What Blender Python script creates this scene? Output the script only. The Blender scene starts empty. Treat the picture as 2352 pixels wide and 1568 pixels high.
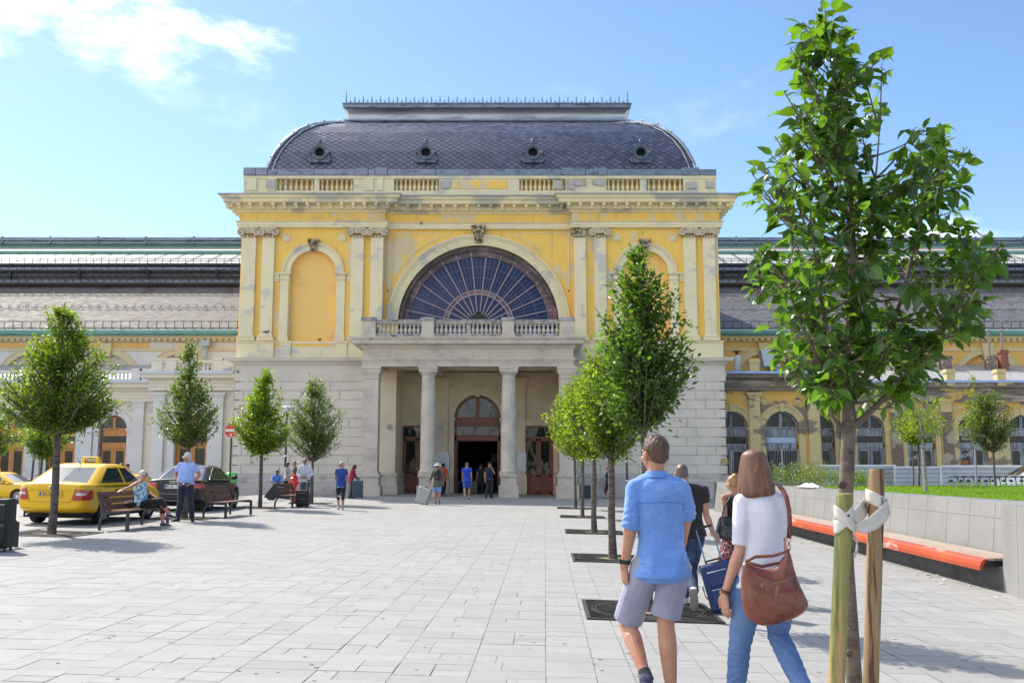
import bpy, bmesh, math, random
from mathutils import Vector, Matrix, noise as mnoise
R = math.radians
sc = bpy.context.scene
COL = sc.collection
# ------------------------------------------------------------ camera
CAMZ = 1.63
F = 2205.0                       # focal length in units of a 2352 px wide picture
PITCH = math.atan((1070 - 784) / F)
cam_d = bpy.data.cameras.new('camera')
cam = bpy.data.objects.new('camera', cam_d); COL.objects.link(cam)
cam.location = (0, 0, CAMZ); cam.rotation_euler = (R(90) + PITCH, 0, 0)
cam_d.sensor_width = 36; cam_d.lens = 36 * F / 2352
cam_d.clip_start = 0.05; cam_d.clip_end = 3000
sc.camera = cam
# ------------------------------------------------------------ sun, sky, exposure
SUN_EL = 46.0
SUN_AZ = 43.0                    # degrees to the left of the view axis (+Y)
sd = Vector((-math.sin(R(SUN_AZ)) * math.cos(R(SUN_EL)), math.cos(R(SUN_AZ)) * math.cos(R(SUN_EL)), math.sin(R(SUN_EL))))
sl = bpy.data.lights.new('sun', 'SUN'); sun = bpy.data.objects.new('sun', sl); COL.objects.link(sun)
sl.energy = 3.7; sl.angle = R(0.55); sl.color = (1.0, 0.93, 0.82)
sun.rotation_euler = sd.to_track_quat('Z', 'Y').to_euler()
sc.view_settings.view_transform = 'Standard'; sc.view_settings.look = 'None'
sc.view_settings.exposure = 0.87; sc.view_settings.gamma = 1.0
world = bpy.data.worlds.new('World'); sc.world = world; world.use_nodes = True
wn = world.node_tree.nodes; wl = world.node_tree.links
bg = wn['Background']
sky = wn.new('ShaderNodeTexSky'); sky.sky_type = 'NISHITA'; sky.sun_disc = False
sky.sun_elevation = R(SUN_EL); sky.sun_rotation = R(-SUN_AZ)
sky.air_density = 1.0; sky.dust_density = 0.35; sky.ozone_density = 2.2; sky.altitude = 120
bg.inputs['Strength'].default_value = 0.112
def wnode(t, **k):
    n = wn.new(t)
    for a, b in k.items(): setattr(n, a, b)
    return n
def build_world():
    tc = wnode('ShaderNodeTexCoord')
    # clouds: directions squashed so that bands lie level; thick ones upper left, thin veils low on the right
    mp = wnode('ShaderNodeMapping'); mp.inputs['Scale'].default_value = (1.0, 1.0, 2.3); mp.inputs['Location'].default_value = (3.1, 0.4, 1.7)
    wl.new(tc.outputs['Generated'], mp.inputs['Vector'])
    nz = wnode('ShaderNodeTexNoise'); nz.inputs['Scale'].default_value = 4.6; nz.inputs['Detail'].default_value = 12; nz.inputs['Roughness'].default_value = 0.6
    wl.new(mp.outputs['Vector'], nz.inputs['Vector'])
    sx = wnode('ShaderNodeSeparateXYZ'); wl.new(tc.outputs['Generated'], sx.inputs[0])
    def math_(op, a, b=None, c=None, clamp=False):
        n = wnode('ShaderNodeMath', operation=op, use_clamp=clamp)
        for i, q in enumerate((a, b, c)):
            if q is None: continue
            if isinstance(q, (int, float)): n.inputs[i].default_value = q
            else: wl.new(q, n.inputs[i])
        return n.outputs[0]
    def sm(v, a, b):
        n = wnode('ShaderNodeMapRange', interpolation_type='SMOOTHSTEP'); wl.new(v, n.inputs[0])
        n.inputs[1].default_value = a; n.inputs[2].default_value = b
        return n.outputs[0]
    X, Y, Z = sx.outputs
    azi = math_('DIVIDE', X, math_('MAXIMUM', Y, 0.05))
    ele = math_('DIVIDE', Z, math_('MAXIMUM', Y, 0.05))
    left = math_('MULTIPLY', sm(ele, 0.36, 0.52), math_('SUBTRACT', 1.0, sm(azi, -0.26, -0.10)))
    veil = math_('MULTIPLY', math_('MULTIPLY', sm(azi, 0.16, 0.40), math_('SUBTRACT', 1.0, sm(ele, 0.24, 0.32))), 0.55)
    thr = math_('ADD', math_('MULTIPLY', left, 0.185), math_('MULTIPLY', veil, 0.34))
    dens = sm(math_('ADD', nz.outputs['Fac'], thr), 0.57, 0.76)
    dens = math_('MULTIPLY', dens, math_('ADD', math_('ADD', math_('MULTIPLY', left, 0.95), math_('MULTIPLY', veil, 1.0)), 0.10), clamp=True)
    hs = wnode('ShaderNodeHueSaturation'); hs.inputs['Saturation'].default_value = 1.09; wl.new(sky.outputs[0], hs.inputs['Color'])
    mx = wnode('ShaderNodeMix', data_type='RGBA'); wl.new(dens, mx.inputs[0]); wl.new(hs.outputs[0], mx.inputs[6])
    mx.inputs[7].default_value = (11, 11.2, 11.6, 1)
    wl.new(mx.outputs[2], bg.inputs['Color'])
build_world()
# ------------------------------------------------------------ picture geometry helpers (a pixel of the 2352 px wide photo + a distance = a place)
cp, sp = math.cos(PITCH), math.sin(PITCH)
def at(px, py, Y):
    xc = (px - 1176) / F; yc = (784 - py) / F
    d = Vector((xc, cp - sp * yc, sp + cp * yc)); t = Y / d.y
    return Vector((d.x * t, Y, CAMZ + d.z * t))
def ZZ(py, Y): return at(1176, py, Y).z
def XX(px, py, Y): return at(px, py, Y).x
def gz(x, y):                    # the square falls gently to the right
    t = min(max((y - 15) / 35, 0), 1); k = 0.028 - 0.015 * t
    if x > -12.5: return -x * k
    q = min(1, (-12.5 - x) / 4.5); q = q*q*(3-2*q)
    return 12.5 * k * (1-q) - 0.08 * q
def gr(px, py):                  # where the sight line meets the square
    lo, hi = 1.0, 90.0
    for _ in range(50):
        m = (lo + hi) / 2; p = at(px, py, m)
        if p.z > gz(p.x, p.y): lo = m
        else: hi = m
    p = at(px, py, lo); return Vector((p.x, p.y, gz(p.x, p.y)))
def gp(px, Y):                   # on the square in the column px at distance Y
    x = XX(px, 1100, Y); return Vector((x, Y, gz(x, Y)))
# ------------------------------------------------------------ objects
def tag(o, label=None, cat=None, group=None, kind=None):
    if label: o['label'] = label
    if cat: o['category'] = cat
    if group: o['group'] = group
    if kind: o['kind'] = kind
    return o
def thing(name, label, cat, loc=(0, 0, 0), rz=0, group=None, kind=None):
    o = bpy.data.objects.new(name, None); COL.objects.link(o); o.empty_display_size = 0.2
    o.location = loc; o.rotation_euler = (0, 0, rz)
    return tag(o, label, cat, group, kind)
def copy_tree(o, parent=None):
    c = o.copy(); COL.objects.link(c)
    if parent: c.parent = parent
    for ch in list(o.children): copy_tree(ch, c)
    return c
def rt(o):
    p = Vector((0, 0, 0))
    while o: p = p + o.location; o = o.parent
    return p
SPLIT = {'base_wall':0,'rusticated_blocks':0,'plinth':0,'lower_cornice':0,'niche_back':0,'niche_pilasters':'niche_pilaster','parapet_piers':'parapet_pier','bare_patches':'bare_patch','hip_ridges':'hip_ridge','lightning_rods':'lightning_rod','recess_jamb':0,'jamb_base':0,'wing_roundels':'roundel','porch_roundels':'roundel','plaque_bolts':'plaque_bolt','door_handles':'door_handle','door_handle':0,'bumper_reflectors':'bumper_reflector','bare_brickwork':0,'camisole_straps':'camisole_strap','pack_straps':'pack_strap','porch_wall_trim':0,'spandrel_moulding':0,'sticker':0,'bar_stack':0,'window_trim':0,'collar':0,'wall_box':0,'hall_mouldings':0,'door_glass':0,'leaf_glass':0,'cornice_flashing':0,'parapet':0,'telescopic_tubes':'telescopic_tube','front_pockets':'front_pocket','parapet_flashing':0,'seat_bracket':0,'open_door_leaf':0,'ticket_counter':'hall_fitting','yoke_seams':'shirt_seam','stitched_seams':'stitched_seam','eyes':'eye','pupils':'pupil','modillions':'modillion','plaque_lettering':'lettering_line','wing_balusters':0}
def clusters(vs, fs, gap=0.03):
    par = list(range(len(vs)))
    def fd(i):
        while par[i] != i: par[i] = par[par[i]]; i = par[i]
        return i
    for f in fs:
        a = fd(f[0])
        for q in f[1:]: par[fd(q)] = a
    bb = {}
    for i, p in enumerate(vs):
        b = bb.setdefault(fd(i), [list(p), list(p)])
        for k in range(3): b[0][k] = min(b[0][k], p[k]); b[1][k] = max(b[1][k], p[k])
    ks = list(bb); g = {k: k for k in ks}
    def fg(k):
        while g[k] != k: g[k] = g[g[k]]; k = g[k]
        return k
    for i, a in enumerate(ks):
        for b in ks[i+1:]:
            if all(bb[a][0][k]-gap <= bb[b][1][k] and bb[b][0][k]-gap <= bb[a][1][k] for k in range(3)): g[fg(a)] = fg(b)
    out = {}
    for n_, f in enumerate(fs): out.setdefault(fg(fd(f[0])), []).append(n_)
    return list(out.values())
class MB:
    def __init__(s): s.v = []; s.f = []; s.uv = None; s.col = None; s.mi = []
    def add(s, vs, fs, m=0):
        b = len(s.v); s.v.extend([tuple(p) for p in vs]); s.f.extend([tuple(i + b for i in f) for f in fs]); s.mi.extend([m] * len(fs)); return s
    def box(s, x0, x1, y0, y1, z0, z1, m=0):
        if x0 > x1: x0, x1 = x1, x0
        if y0 > y1: y0, y1 = y1, y0
        if z0 > z1: z0, z1 = z1, z0
        return s.add([(x0,y0,z0),(x1,y0,z0),(x1,y1,z0),(x0,y1,z0),(x0,y0,z1),(x1,y0,z1),(x1,y1,z1),(x0,y1,z1)],
              [(0,3,2,1),(4,5,6,7),(0,1,5,4),(1,2,6,5),(2,3,7,6),(3,0,4,7)], m)
    def obox(s, M, sx, sy, sz, m=0):    # box centred on a matrix
        vs = [M @ Vector((a*sx/2, b*sy/2, c*sz/2)) for c in (-1,1) for a, b in ((-1,-1),(1,-1),(1,1),(-1,1))]
        return s.add(vs, [(0,3,2,1),(4,5,6,7),(0,1,5,4),(1,2,6,5),(2,3,7,6),(3,0,4,7)], m)
    def bar(s, a, b, w, h, m=0):
        a = Vector(a); b = Vector(b); d = (b - a); L = d.length
        if L < 1e-6: return s
        q = d.to_track_quat('Y', 'Z'); M = Matrix.Translation((a + b) / 2) @ q.to_matrix().to_4x4()
        return s.obox(M, w, L, h, m)
    def tube(s, pts, rad, n=8, cap=True, m=0):
        pts = [Vector(p) for p in pts]; k = len(pts)
        if not hasattr(rad, '__len__'): rad = [rad] * k
        vs = []; up = None
        for i, p in enumerate(pts):
            d = (pts[min(i+1, k-1)] - pts[max(i-1, 0)])
            d = d.normalized() if d.length > 1e-9 else Vector((0,0,1))
            if up is None: up = d.orthogonal().normalized()
            up = (up - d * up.dot(d)); up = up.normalized() if up.length > 1e-6 else d.orthogonal().normalized()
            w = d.cross(up)
            for j in range(n):
                a = 2 * math.pi * j / n; vs.append(p + (up * math.cos(a) + w * math.sin(a)) * rad[i])
        fs = [(i*n+j, i*n+(j+1)%n, (i+1)*n+(j+1)%n, (i+1)*n+j) for i in range(k-1) for j in range(n)]
        if cap: fs += [tuple(range(n-1, -1, -1)), tuple((k-1)*n + j for j in range(n))]
        return s.add(vs, fs, m)
    def lathe(s, prof, c, n=16, m=0, axis='Z', cap=True, sq=1.0):
        vs = []
        for r, h in prof:
            for j in range(n):
                a = 2 * math.pi * j / n; x, y = r * math.cos(a), r * math.sin(a) * sq
                if axis == 'Z': p = (c[0]+x, c[1]+y, c[2]+h)
                elif axis == 'Y': p = (c[0]+x, c[1]+h, c[2]+y)
                else: p = (c[0]+h, c[1]+x, c[2]+y)
                vs.append(p)
        k = len(prof)
        fs = [(i*n+j, i*n+(j+1)%n, (i+1)*n+(j+1)%n, (i+1)*n+j) for i in range(k-1) for j in range(n)]
        if cap: fs += [tuple(range(n-1, -1, -1)), tuple((k-1)*n + j for j in range(n))]
        return s.add(vs, fs, m)
    def sphere(s, c, r, n=10, m=0, sc_=(1,1,1)):
        pr = [(r*math.sin(math.pi*i/n)+1e-4, -r*math.cos(math.pi*i/n)) for i in range(n+1)]
        b = len(s.v); s.lathe(pr, (0,0,0), n+2, m)
        for i in range(b, len(s.v)):
            p = s.v[i]; s.v[i] = (c[0]+p[0]*sc_[0], c[1]+p[1]*sc_[1], c[2]+p[2]*sc_[2])
        return s
    def prism(s, pts, y0, y1, m=0):     # outline in XZ, extruded along Y
        n = len(pts); vs = [(x, y0, z) for x, z in pts] + [(x, y1, z) for x, z in pts]
        fs = [tuple(range(n)), tuple(range(2*n-1, n-1, -1))] + [(i, n+i, n+(i+1)%n, (i+1)%n) for i in range(n)]
        return s.add(vs, fs, m)
    def prismz(s, pts, z0, z1, m=0):
        n = len(pts); vs = [(x, y, z0) for x, y in pts] + [(x, y, z1) for x, y in pts]
        fs = [tuple(range(n-1, -1, -1)), tuple(range(n, 2*n))] + [(i, (i+1)%n, n+(i+1)%n, n+i) for i in range(n)]
        return s.add(vs, fs, m)
    def prismx(s, pts, x0, x1, m=0):    # outline in YZ
        n = len(pts); vs = [(x0, y, z) for y, z in pts] + [(x1, y, z) for y, z in pts]
        fs = [tuple(range(n)), tuple(range(2*n-1, n-1, -1))] + [(i, n+i, n+(i+1)%n, (i+1)%n) for i in range(n)]
        return s.add(vs, fs, m)
    def arc(s, cx, cz, r0, r1, y0, y1, a0=0, a1=180, n=32, m=0):   # ring slab in XZ
        vs = []; 
        for i in range(n+1):
            a = R(a0 + (a1-a0)*i/n); c, q = math.cos(a), math.sin(a)
            for r, y in ((r0,y0),(r1,y0),(r1,y1),(r0,y1)): vs.append((cx+r*c, y, cz+r*q))
        fs = []
        for i in range(n):
            b = 4*i
            for j in range(4): fs.append((b+j, b+(j+1)%4, b+4+(j+1)%4, b+4+j))
        fs += [(0,3,2,1), tuple(4*n+j for j in range(4))]
        return s.add(vs, fs, m)
    def sweep(s, path, prof, m=0, closed=False, cap=True):  # plan path (x,y), outward on its right; profile (out, z) bottom to top
        n = len(path); P = [Vector((p[0], p[1])) for p in path]; vs = []
        for i in range(n):
            if closed: a, b = P[i-1], P[(i+1) % n]
            else: a = P[i-1] if i else None; b = P[i+1] if i < n-1 else None
            ds = []
            if a is not None: ds.append((P[i]-a).normalized())
            if b is not None: ds.append((b-P[i]).normalized())
            ns = [Vector((d.y, -d.x)) for d in ds]
            if len(ns) == 2:
                mm = ns[0] + ns[1]; mm = mm / max(0.2, mm.dot(ns[0]))
            else: mm = ns[0]
            for o, z in prof: vs.append((P[i].x + mm.x*o, P[i].y + mm.y*o, z))
        k = len(prof); fs = []
        for i in range(n if closed else n-1):
            a = i*k; b = ((i+1) % n)*k
            for j in range(k-1): fs.append((a+j, b+j, b+j+1, a+j+1))
        if cap and not closed: fs += [tuple(range(k-1,-1,-1)), tuple((n-1)*k+j for j in range(k))]
        return s.add(vs, fs, m)
    def arched(s, x0, x1, z0, z1, ops, y0, depth, n=20, m=0):   # wall with arched openings (cx, half width, z spring, z bottom); jambs go back by depth
        xs = x0; ops = sorted(ops)
        for cx, hw, zs, zb in ops:
            s.add([(xs,y0,z0),(cx-hw,y0,z0),(cx-hw,y0,z1),(xs,y0,z1)], [(0,1,2,3)], m)
            if zb > z0 + 1e-3:
                s.add([(cx-hw,y0,z0),(cx+hw,y0,z0),(cx+hw,y0,zb),(cx-hw,y0,zb),(cx-hw,y0+depth,zb),(cx+hw,y0+depth,zb)], [(0,1,2,3),(3,2,5,4)], m)
            pts = [(cx-hw, zb)] + [(cx - hw*math.cos(math.pi*i/n), zs + hw*math.sin(math.pi*i/n)) for i in range(n+1)] + [(cx+hw, zb)]
            for (xa, za), (xb, zb_) in zip(pts, pts[1:]):
                if abs(xa-xb) > 1e-6: s.add([(xa,y0,za),(xb,y0,zb_),(xb,y0,z1),(xa,y0,z1)], [(0,1,2,3)], m)
                s.add([(xa,y0,za),(xa,y0+depth,za),(xb,y0+depth,zb_),(xb,y0,zb_)], [(0,1,2,3)], m)
            xs = cx + hw
        s.add([(xs,y0,z0),(x1,y0,z0),(x1,y0,z1),(xs,y0,z1)], [(0,1,2,3)], m)
        return s
    def half(s, cx, cz, r, y, n=28, m=0, zb=None):      # filled half disc facing the square
        pts = [(cx + r*math.cos(math.pi*i/n), y, cz + r*math.sin(math.pi*i/n)) for i in range(n+1)]
        if zb is not None: pts = [(cx+r, y, zb)] + pts + [(cx-r, y, zb)]
        return s.add(pts, [tuple(range(len(pts)-1, -1, -1))], m)
    def xf(s, M, start=0):
        for i in range(start, len(s.v)): s.v[i] = tuple(M @ Vector(s.v[i]))
        return s
    def build(s, name, mats, parent=None, smooth=None, bevel=None, world=True, weld=False):
        if name in SPLIT and not s.uv and not s.col and len(s.f) < 9000:
            cl = clusters(s.v, s.f, 0.12 if name == 'wing_balusters' else 0.03); name = SPLIT[name] or name
            if len(cl) > 1:
                o = None
                for c in cl:
                    m2 = MB(); ix = {}
                    for n_ in c:
                        m2.f.append(tuple(ix.setdefault(i, len(ix)) for i in s.f[n_])); m2.mi.append(s.mi[n_])
                    m2.v = [s.v[i] for i in ix]; q = m2.build(name+'\0', mats, parent, smooth, bevel, world); o = o or q
                return o
        name = name.rstrip('\0')
        me = bpy.data.meshes.new(name)
        o_ = rt(parent) if (parent and world) else Vector((0,0,0))
        me.from_pydata([(p[0]-o_.x, p[1]-o_.y, p[2]-o_.z) for p in s.v], [], s.f)
        if not isinstance(mats, (list, tuple)): mats = [mats]
        for mm in mats: me.materials.append(mm)
        if len(mats) > 1: me.polygons.foreach_set('material_index', s.mi)
        if s.uv:
            l = me.uv_layers.new(name='UVMap'); l.data.foreach_set('uv', [c for p in me.loops for c in s.uv[p.vertex_index]])
        if s.col:
            ca = me.color_attributes.new('tint', 'FLOAT_COLOR', 'POINT'); ca.data.foreach_set('color', [c for q in s.col for c in (q, q, q, 1)])
        if smooth is not None:
            me.polygons.foreach_set('use_smooth', [True]*len(me.polygons))
            if smooth < 179: me.set_sharp_from_angle(angle=R(smooth))
        me.update()
        o = bpy.data.objects.new(name, me); COL.objects.link(o)
        if parent: o.parent = parent
        if bevel:
            b = o.modifiers.new('bevel', 'BEVEL'); b.width = bevel; b.segments = 2; b.limit_method = 'ANGLE'; b.angle_limit = R(40)
        return o
def bake(o):                    # turn modifiers into plain mesh data
    dg = bpy.context.evaluated_depsgraph_get(); me = bpy.data.meshes.new_from_object(o.evaluated_get(dg), depsgraph=dg)
    old = o.data; o.modifiers.clear(); o.data = me; me.name = old.name; return o
def text_mesh(name, txt, size, mat, parent, M, depth=0.004, align='CENTER', bold=0.0, sx=1.0):
    c = bpy.data.curves.new(name, 'FONT'); c.body = txt; c.size = size; c.extrude = depth; c.align_x = align; c.align_y = 'CENTER'; c.offset = bold
    t = bpy.data.objects.new(name, c); COL.objects.link(t)
    dg = bpy.context.evaluated_depsgraph_get(); me = bpy.data.meshes.new_from_object(t.evaluated_get(dg), depsgraph=dg)
    bpy.data.objects.remove(t)
    me.transform(M @ Matrix.Diagonal((sx, 1, 1, 1))); me.materials.clear(); me.materials.append(mat)
    o = bpy.data.objects.new(name, me); COL.objects.link(o)
    if parent: o.parent = parent
    return o
FACE = Matrix.Rotation(R(90), 4, 'X')      # lettering upright, read from the camera side (-Y)
# ------------------------------------------------------------ materials
MATS = {}
def mat(name, base, rough=0.7, metal=0.0, layers=(), bump=None, coords='Object', spec=0.5, emit=None, coat=0.0, alpha=None, tint=False, sheen=0.0, trans=None, tintlo=0.7, tinthi=1.25, rvar=0.0):
    """layers: (colour, scale, lo, hi, detail, stretch, strength)"""
    m = bpy.data.materials.new(name); m.use_nodes = True; nt = m.node_tree; N = nt.nodes; L = nt.links
    b = N['Principled BSDF']; b.inputs['Roughness'].default_value = rough; b.inputs['Metallic'].default_value = metal
    b.inputs['Specular IOR Level'].default_value = spec; b.inputs['Coat Weight'].default_value = coat; b.inputs['Sheen Weight'].default_value = sheen
    b.inputs['Coat Roughness'].default_value = 0.05
    tc = N.new('ShaderNodeTexCoord'); vec = tc.outputs[coords]
    cur = N.new('ShaderNodeRGB').outputs[0]; cur.default_value = (*base, 1)
    for k, ly in enumerate(layers):
        c2, scale, lo, hi = ly[:4]; det = ly[4] if len(ly) > 4 else 5; st = ly[5] if len(ly) > 5 else (1,1,1); fac = ly[6] if len(ly) > 6 else 1.0
        mp = N.new('ShaderNodeMapping'); mp.inputs['Scale'].default_value = st; mp.inputs['Location'].default_value = (k*7.3, k*3.1, k*1.7); L.new(vec, mp.inputs[0])
        nz = N.new('ShaderNodeTexNoise'); nz.inputs['Scale'].default_value = scale; nz.inputs['Detail'].default_value = det; nz.inputs['Roughness'].default_value = 0.6
        L.new(mp.outputs[0], nz.inputs['Vector'])
        mr = N.new('ShaderNodeMapRange'); mr.interpolation_type = 'SMOOTHSTEP'; mr.inputs[1].default_value = lo; mr.inputs[2].default_value = hi; mr.inputs[4].default_value = fac
        L.new(nz.outputs['Fac'], mr.inputs[0])
        mx = N.new('ShaderNodeMix'); mx.data_type = 'RGBA'; L.new(mr.outputs[0], mx.inputs[0]); L.new(cur, mx.inputs[6]); mx.inputs[7].default_value = (*c2, 1); cur = mx.outputs[2]
    if tint:
        at_ = N.new('ShaderNodeAttribute'); at_.attribute_name = 'tint'
        mr = N.new('ShaderNodeMapRange'); mr.inputs[3].default_value = tintlo; mr.inputs[4].default_value = tinthi; L.new(at_.outputs['Fac'], mr.inputs[0])
        mx = N.new('ShaderNodeVectorMath'); mx.operation = 'SCALE'; L.new(cur, mx.inputs[0]); L.new(mr.outputs[0], mx.inputs['Scale']); cur = mx.outputs[0]
    L.new(cur, b.inputs['Base Color'])
    if rvar:
        nz = N.new('ShaderNodeTexNoise'); nz.inputs['Scale'].default_value = 3; nz.inputs['Detail'].default_value = 4; L.new(vec, nz.inputs['Vector'])
        mr = N.new('ShaderNodeMapRange'); mr.inputs[3].default_value = rough - rvar; mr.inputs[4].default_value = rough + rvar; L.new(nz.outputs['Fac'], mr.inputs[0]); L.new(mr.outputs[0], b.inputs['Roughness'])
    if bump:
        sc0, dist = bump[:2]; st = bump[2] if len(bump) > 2 else (1,1,1); det = bump[3] if len(bump) > 3 else 6
        mp = N.new('ShaderNodeMapping'); mp.inputs['Scale'].default_value = st; L.new(vec, mp.inputs[0])
        nz = N.new('ShaderNodeTexNoise'); nz.inputs['Scale'].default_value = sc0; nz.inputs['Detail'].default_value = det; L.new(mp.outputs[0], nz.inputs['Vector'])
        bp = N.new('ShaderNodeBump'); bp.inputs['Distance'].default_value = dist; bp.inputs['Strength'].default_value = 1.0; L.new(nz.outputs['Fac'], bp.inputs['Height']); L.new(bp.outputs[0], b.inputs['Normal'])
    if emit: b.inputs['Emission Color'].default_value = (*emit[:3], 1); b.inputs['Emission Strength'].default_value = emit[3]
    if trans:                   # light through a thin leaf
        tr = N.new('ShaderNodeBsdfTranslucent'); mc = N.new('ShaderNodeVectorMath'); mc.operation = 'MULTIPLY'; L.new(cur, mc.inputs[0]); mc.inputs[1].default_value = trans[:3]
        L.new(mc.outputs[0], tr.inputs['Color']); ms = N.new('ShaderNodeMixShader'); ms.inputs[0].default_value = trans[3]
        L.new(b.outputs[0], ms.inputs[1]); L.new(tr.outputs[0], ms.inputs[2]); L.new(ms.outputs[0], N['Material Output'].inputs[0])
    MATS[name] = m; return m
def mnodes(m): return m.node_tree.nodes, m.node_tree.links, m.node_tree.nodes['Principled BSDF']
GREY = (0.36, 0.35, 0.33)
PALE = (0.56, 0.49, 0.33)
ochre = mat('ochre_plaster', (0.88, 0.56, 0.125), 0.9, layers=[((0.78,0.50,0.15), 0.9, 0.45, 0.7), ((0.60,0.54,0.42), 0.40, 0.55, 0.60, 4, (1.8,1.8,0.8), 0.7), ((0.42,0.31,0.15), 1.3, 0.52, 0.78, 7, (3,3,0.16), 0.6)], bump=(6, 0.01))
ochre_l = mat('ochre_plaster_niche', (0.86, 0.54, 0.165), 0.9, layers=[((0.70,0.57,0.38), 1.7, 0.60, 0.70, 6, (1,1,1), 0.8), ((0.55,0.33,0.12), 0.8, 0.5, 0.75, 4, (1,1,1), 0.5)], bump=(6, 0.01))
cream = mat('cream_plaster', (0.78, 0.68, 0.44), 0.9, layers=[((0.70,0.61,0.42), 0.8, 0.4, 0.7), ((0.50,0.48,0.46), 0.45, 0.57, 0.63, 3, (1,1,1.5), 0.75), ((0.30,0.25,0.16), 2.2, 0.6, 0.8, 6, (3,3,0.4), 0.5)], bump=(7, 0.01))
cream_c = mat('cream_cornice', (0.78, 0.67, 0.42), 0.9, layers=[((0.40,0.38,0.35), 0.36, 0.50, 0.60, 3, (1,1,2.0), 0.8), ((0.26,0.22,0.16), 1.9, 0.58, 0.78, 6, (2.5,2.5,0.5), 0.55)], bump=(7, 0.01))
pale_st = mat('pale_plaster', (0.66, 0.59, 0.51), 0.9, layers=[((0.56,0.51,0.45), 0.6, 0.4, 0.7), ((0.42,0.38,0.33), 2.0, 0.6, 0.8, 6, (3,3,0.4), 0.35)], bump=(8, 0.008))
plinth_m = mat('plinth_stone', (0.47, 0.43, 0.40), 0.9, layers=[((0.24,0.22,0.20), 1.2, 0.48, 0.7, 7, (1,1,1.6), 0.75)], bump=(5, 0.015))
porch_pl = mat('porch_plaster', (0.72, 0.60, 0.45), 0.9, layers=[((0.60,0.49,0.35), 0.6, 0.4, 0.7)], bump=(8, 0.006))
stone = mat('portico_stone', (0.58, 0.50, 0.41), 0.88, layers=[((0.40,0.345,0.30), 1.1, 0.42, 0.66, 7, (1.2,1.2,1.2), 0.7), ((0.58,0.53,0.46), 2.3, 0.55, 0.72, 6, (3,3,0.5), 0.6), ((0.20,0.17,0.15), 3.1, 0.60, 0.76, 7, (2.5,2.5,0.6), 0.6)], bump=(9, 0.012))
stone_d = mat('lichened_stone', (0.42, 0.40, 0.37), 0.95, layers=[((0.16,0.16,0.15), 2.5, 0.42, 0.62, 8, (1,1,1), 0.8), ((0.6,0.57,0.52), 5, 0.56, 0.7, 6, (1,1,1), 0.6)], bump=(14, 0.015))
carve = mat('carved_stone_dark', (0.50, 0.40, 0.24), 0.9, layers=[((0.08,0.07,0.055), 5, 0.42, 0.6, 6)], bump=(18, 0.03))
carve2 = mat('capital_stone', (0.62, 0.51, 0.36), 0.9, layers=[((0.36,0.29,0.21), 6, 0.45, 0.65, 6)], bump=(18, 0.02))
zinc = mat('zinc_sheet', (0.20, 0.225, 0.285), 0.42, metal=0.5, layers=[((0.10,0.12,0.16), 1.3, 0.45, 0.7, 5, (1,1,3)), ((0.36,0.38,0.43), 2.1, 0.58, 0.75, 6, (1,1,1), 0.6)], bump=(3, 0.02))
zinc_l = mat('zinc_light', (0.42, 0.44, 0.47), 0.35, metal=0.7, layers=[((0.24,0.25,0.27), 1.0, 0.45, 0.7, 5, (0.4,1,3))], bump=(2, 0.02))
iron = mat('dark_iron', (0.035, 0.038, 0.045), 0.55, metal=0.4)
iron_b = mat('painted_iron_blue', (0.13, 0.17, 0.26), 0.5, metal=0.3)
steelg = mat('anthracite_steel', (0.055, 0.06, 0.068), 0.45, metal=0.5, rvar=0.1)
bronze = mat('bronze_frame', (0.10, 0.075, 0.075), 0.5, metal=0.4, layers=[((0.24,0.14,0.15), 1.0, 0.45, 0.62, 3), ((0.03,0.03,0.035), 3, 0.5, 0.7)], bump=(12, 0.01))
bar_m = mat('window_bar', (0.34, 0.26, 0.28), 0.5)
glass_b = mat('lunette_glass', (0.012, 0.028, 0.095), 0.12, spec=0.2, layers=[((0.03,0.05,0.13), 0.6, 0.4, 0.65, 4)], bump=(1.6, 0.003))
glass_d = mat('window_glass', (0.012, 0.014, 0.018), 0.04, spec=0.45, bump=(1.4, 0.02, (1,1,0.5), 2))
glass_p = mat('dusty_glass', (0.022, 0.02, 0.02), 0.14, spec=0.3, layers=[((0.09,0.075,0.065), 1.3, 0.5, 0.75, 5)], bump=(1.0, 0.03, (1,1,0.4), 2))
def woodm(n, c, d, r=0.4):
    return mat(n, c, r, layers=[(d, 3.0, 0.4, 0.66, 6, (6, 6, 0.6)), (tuple(q*0.5 for q in d), 8.0, 0.58, 0.78, 6, (10, 10, 0.5), 0.5)], bump=(16, 0.002, (8,8,0.5)))
wood_r = woodm('red_brown_door_wood', (0.235, 0.075, 0.032), (0.14, 0.042, 0.02))
wood_o = woodm('honey_door_wood', (0.56, 0.24, 0.055), (0.38, 0.14, 0.03))
wood_w = mat('weathered_blue_wood', (0.30, 0.33, 0.37), 0.85, layers=[((0.13,0.13,0.14), 2.0, 0.42, 0.62, 7, (6,6,0.7)), ((0.45,0.47,0.5), 5, 0.6, 0.72)], bump=(20, 0.004, (4,4,0.6)))
dark = mat('dark_interior', (0.012, 0.011, 0.010), 0.9)
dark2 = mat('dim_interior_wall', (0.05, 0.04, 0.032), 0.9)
white_wall = mat('white_plaster', (0.66, 0.64, 0.62), 0.9, layers=[((0.60,0.585,0.57), 0.7, 0.4, 0.7), ((0.50,0.48,0.44), 2.0, 0.62, 0.8, 6, (2,2,0.4), 0.4)], bump=(8, 0.005))
ivory = mat('ivory_plaster', (0.70, 0.64, 0.53), 0.9, layers=[((0.66,0.60,0.50), 0.7, 0.4, 0.7)], bump=(8, 0.005))
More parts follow.
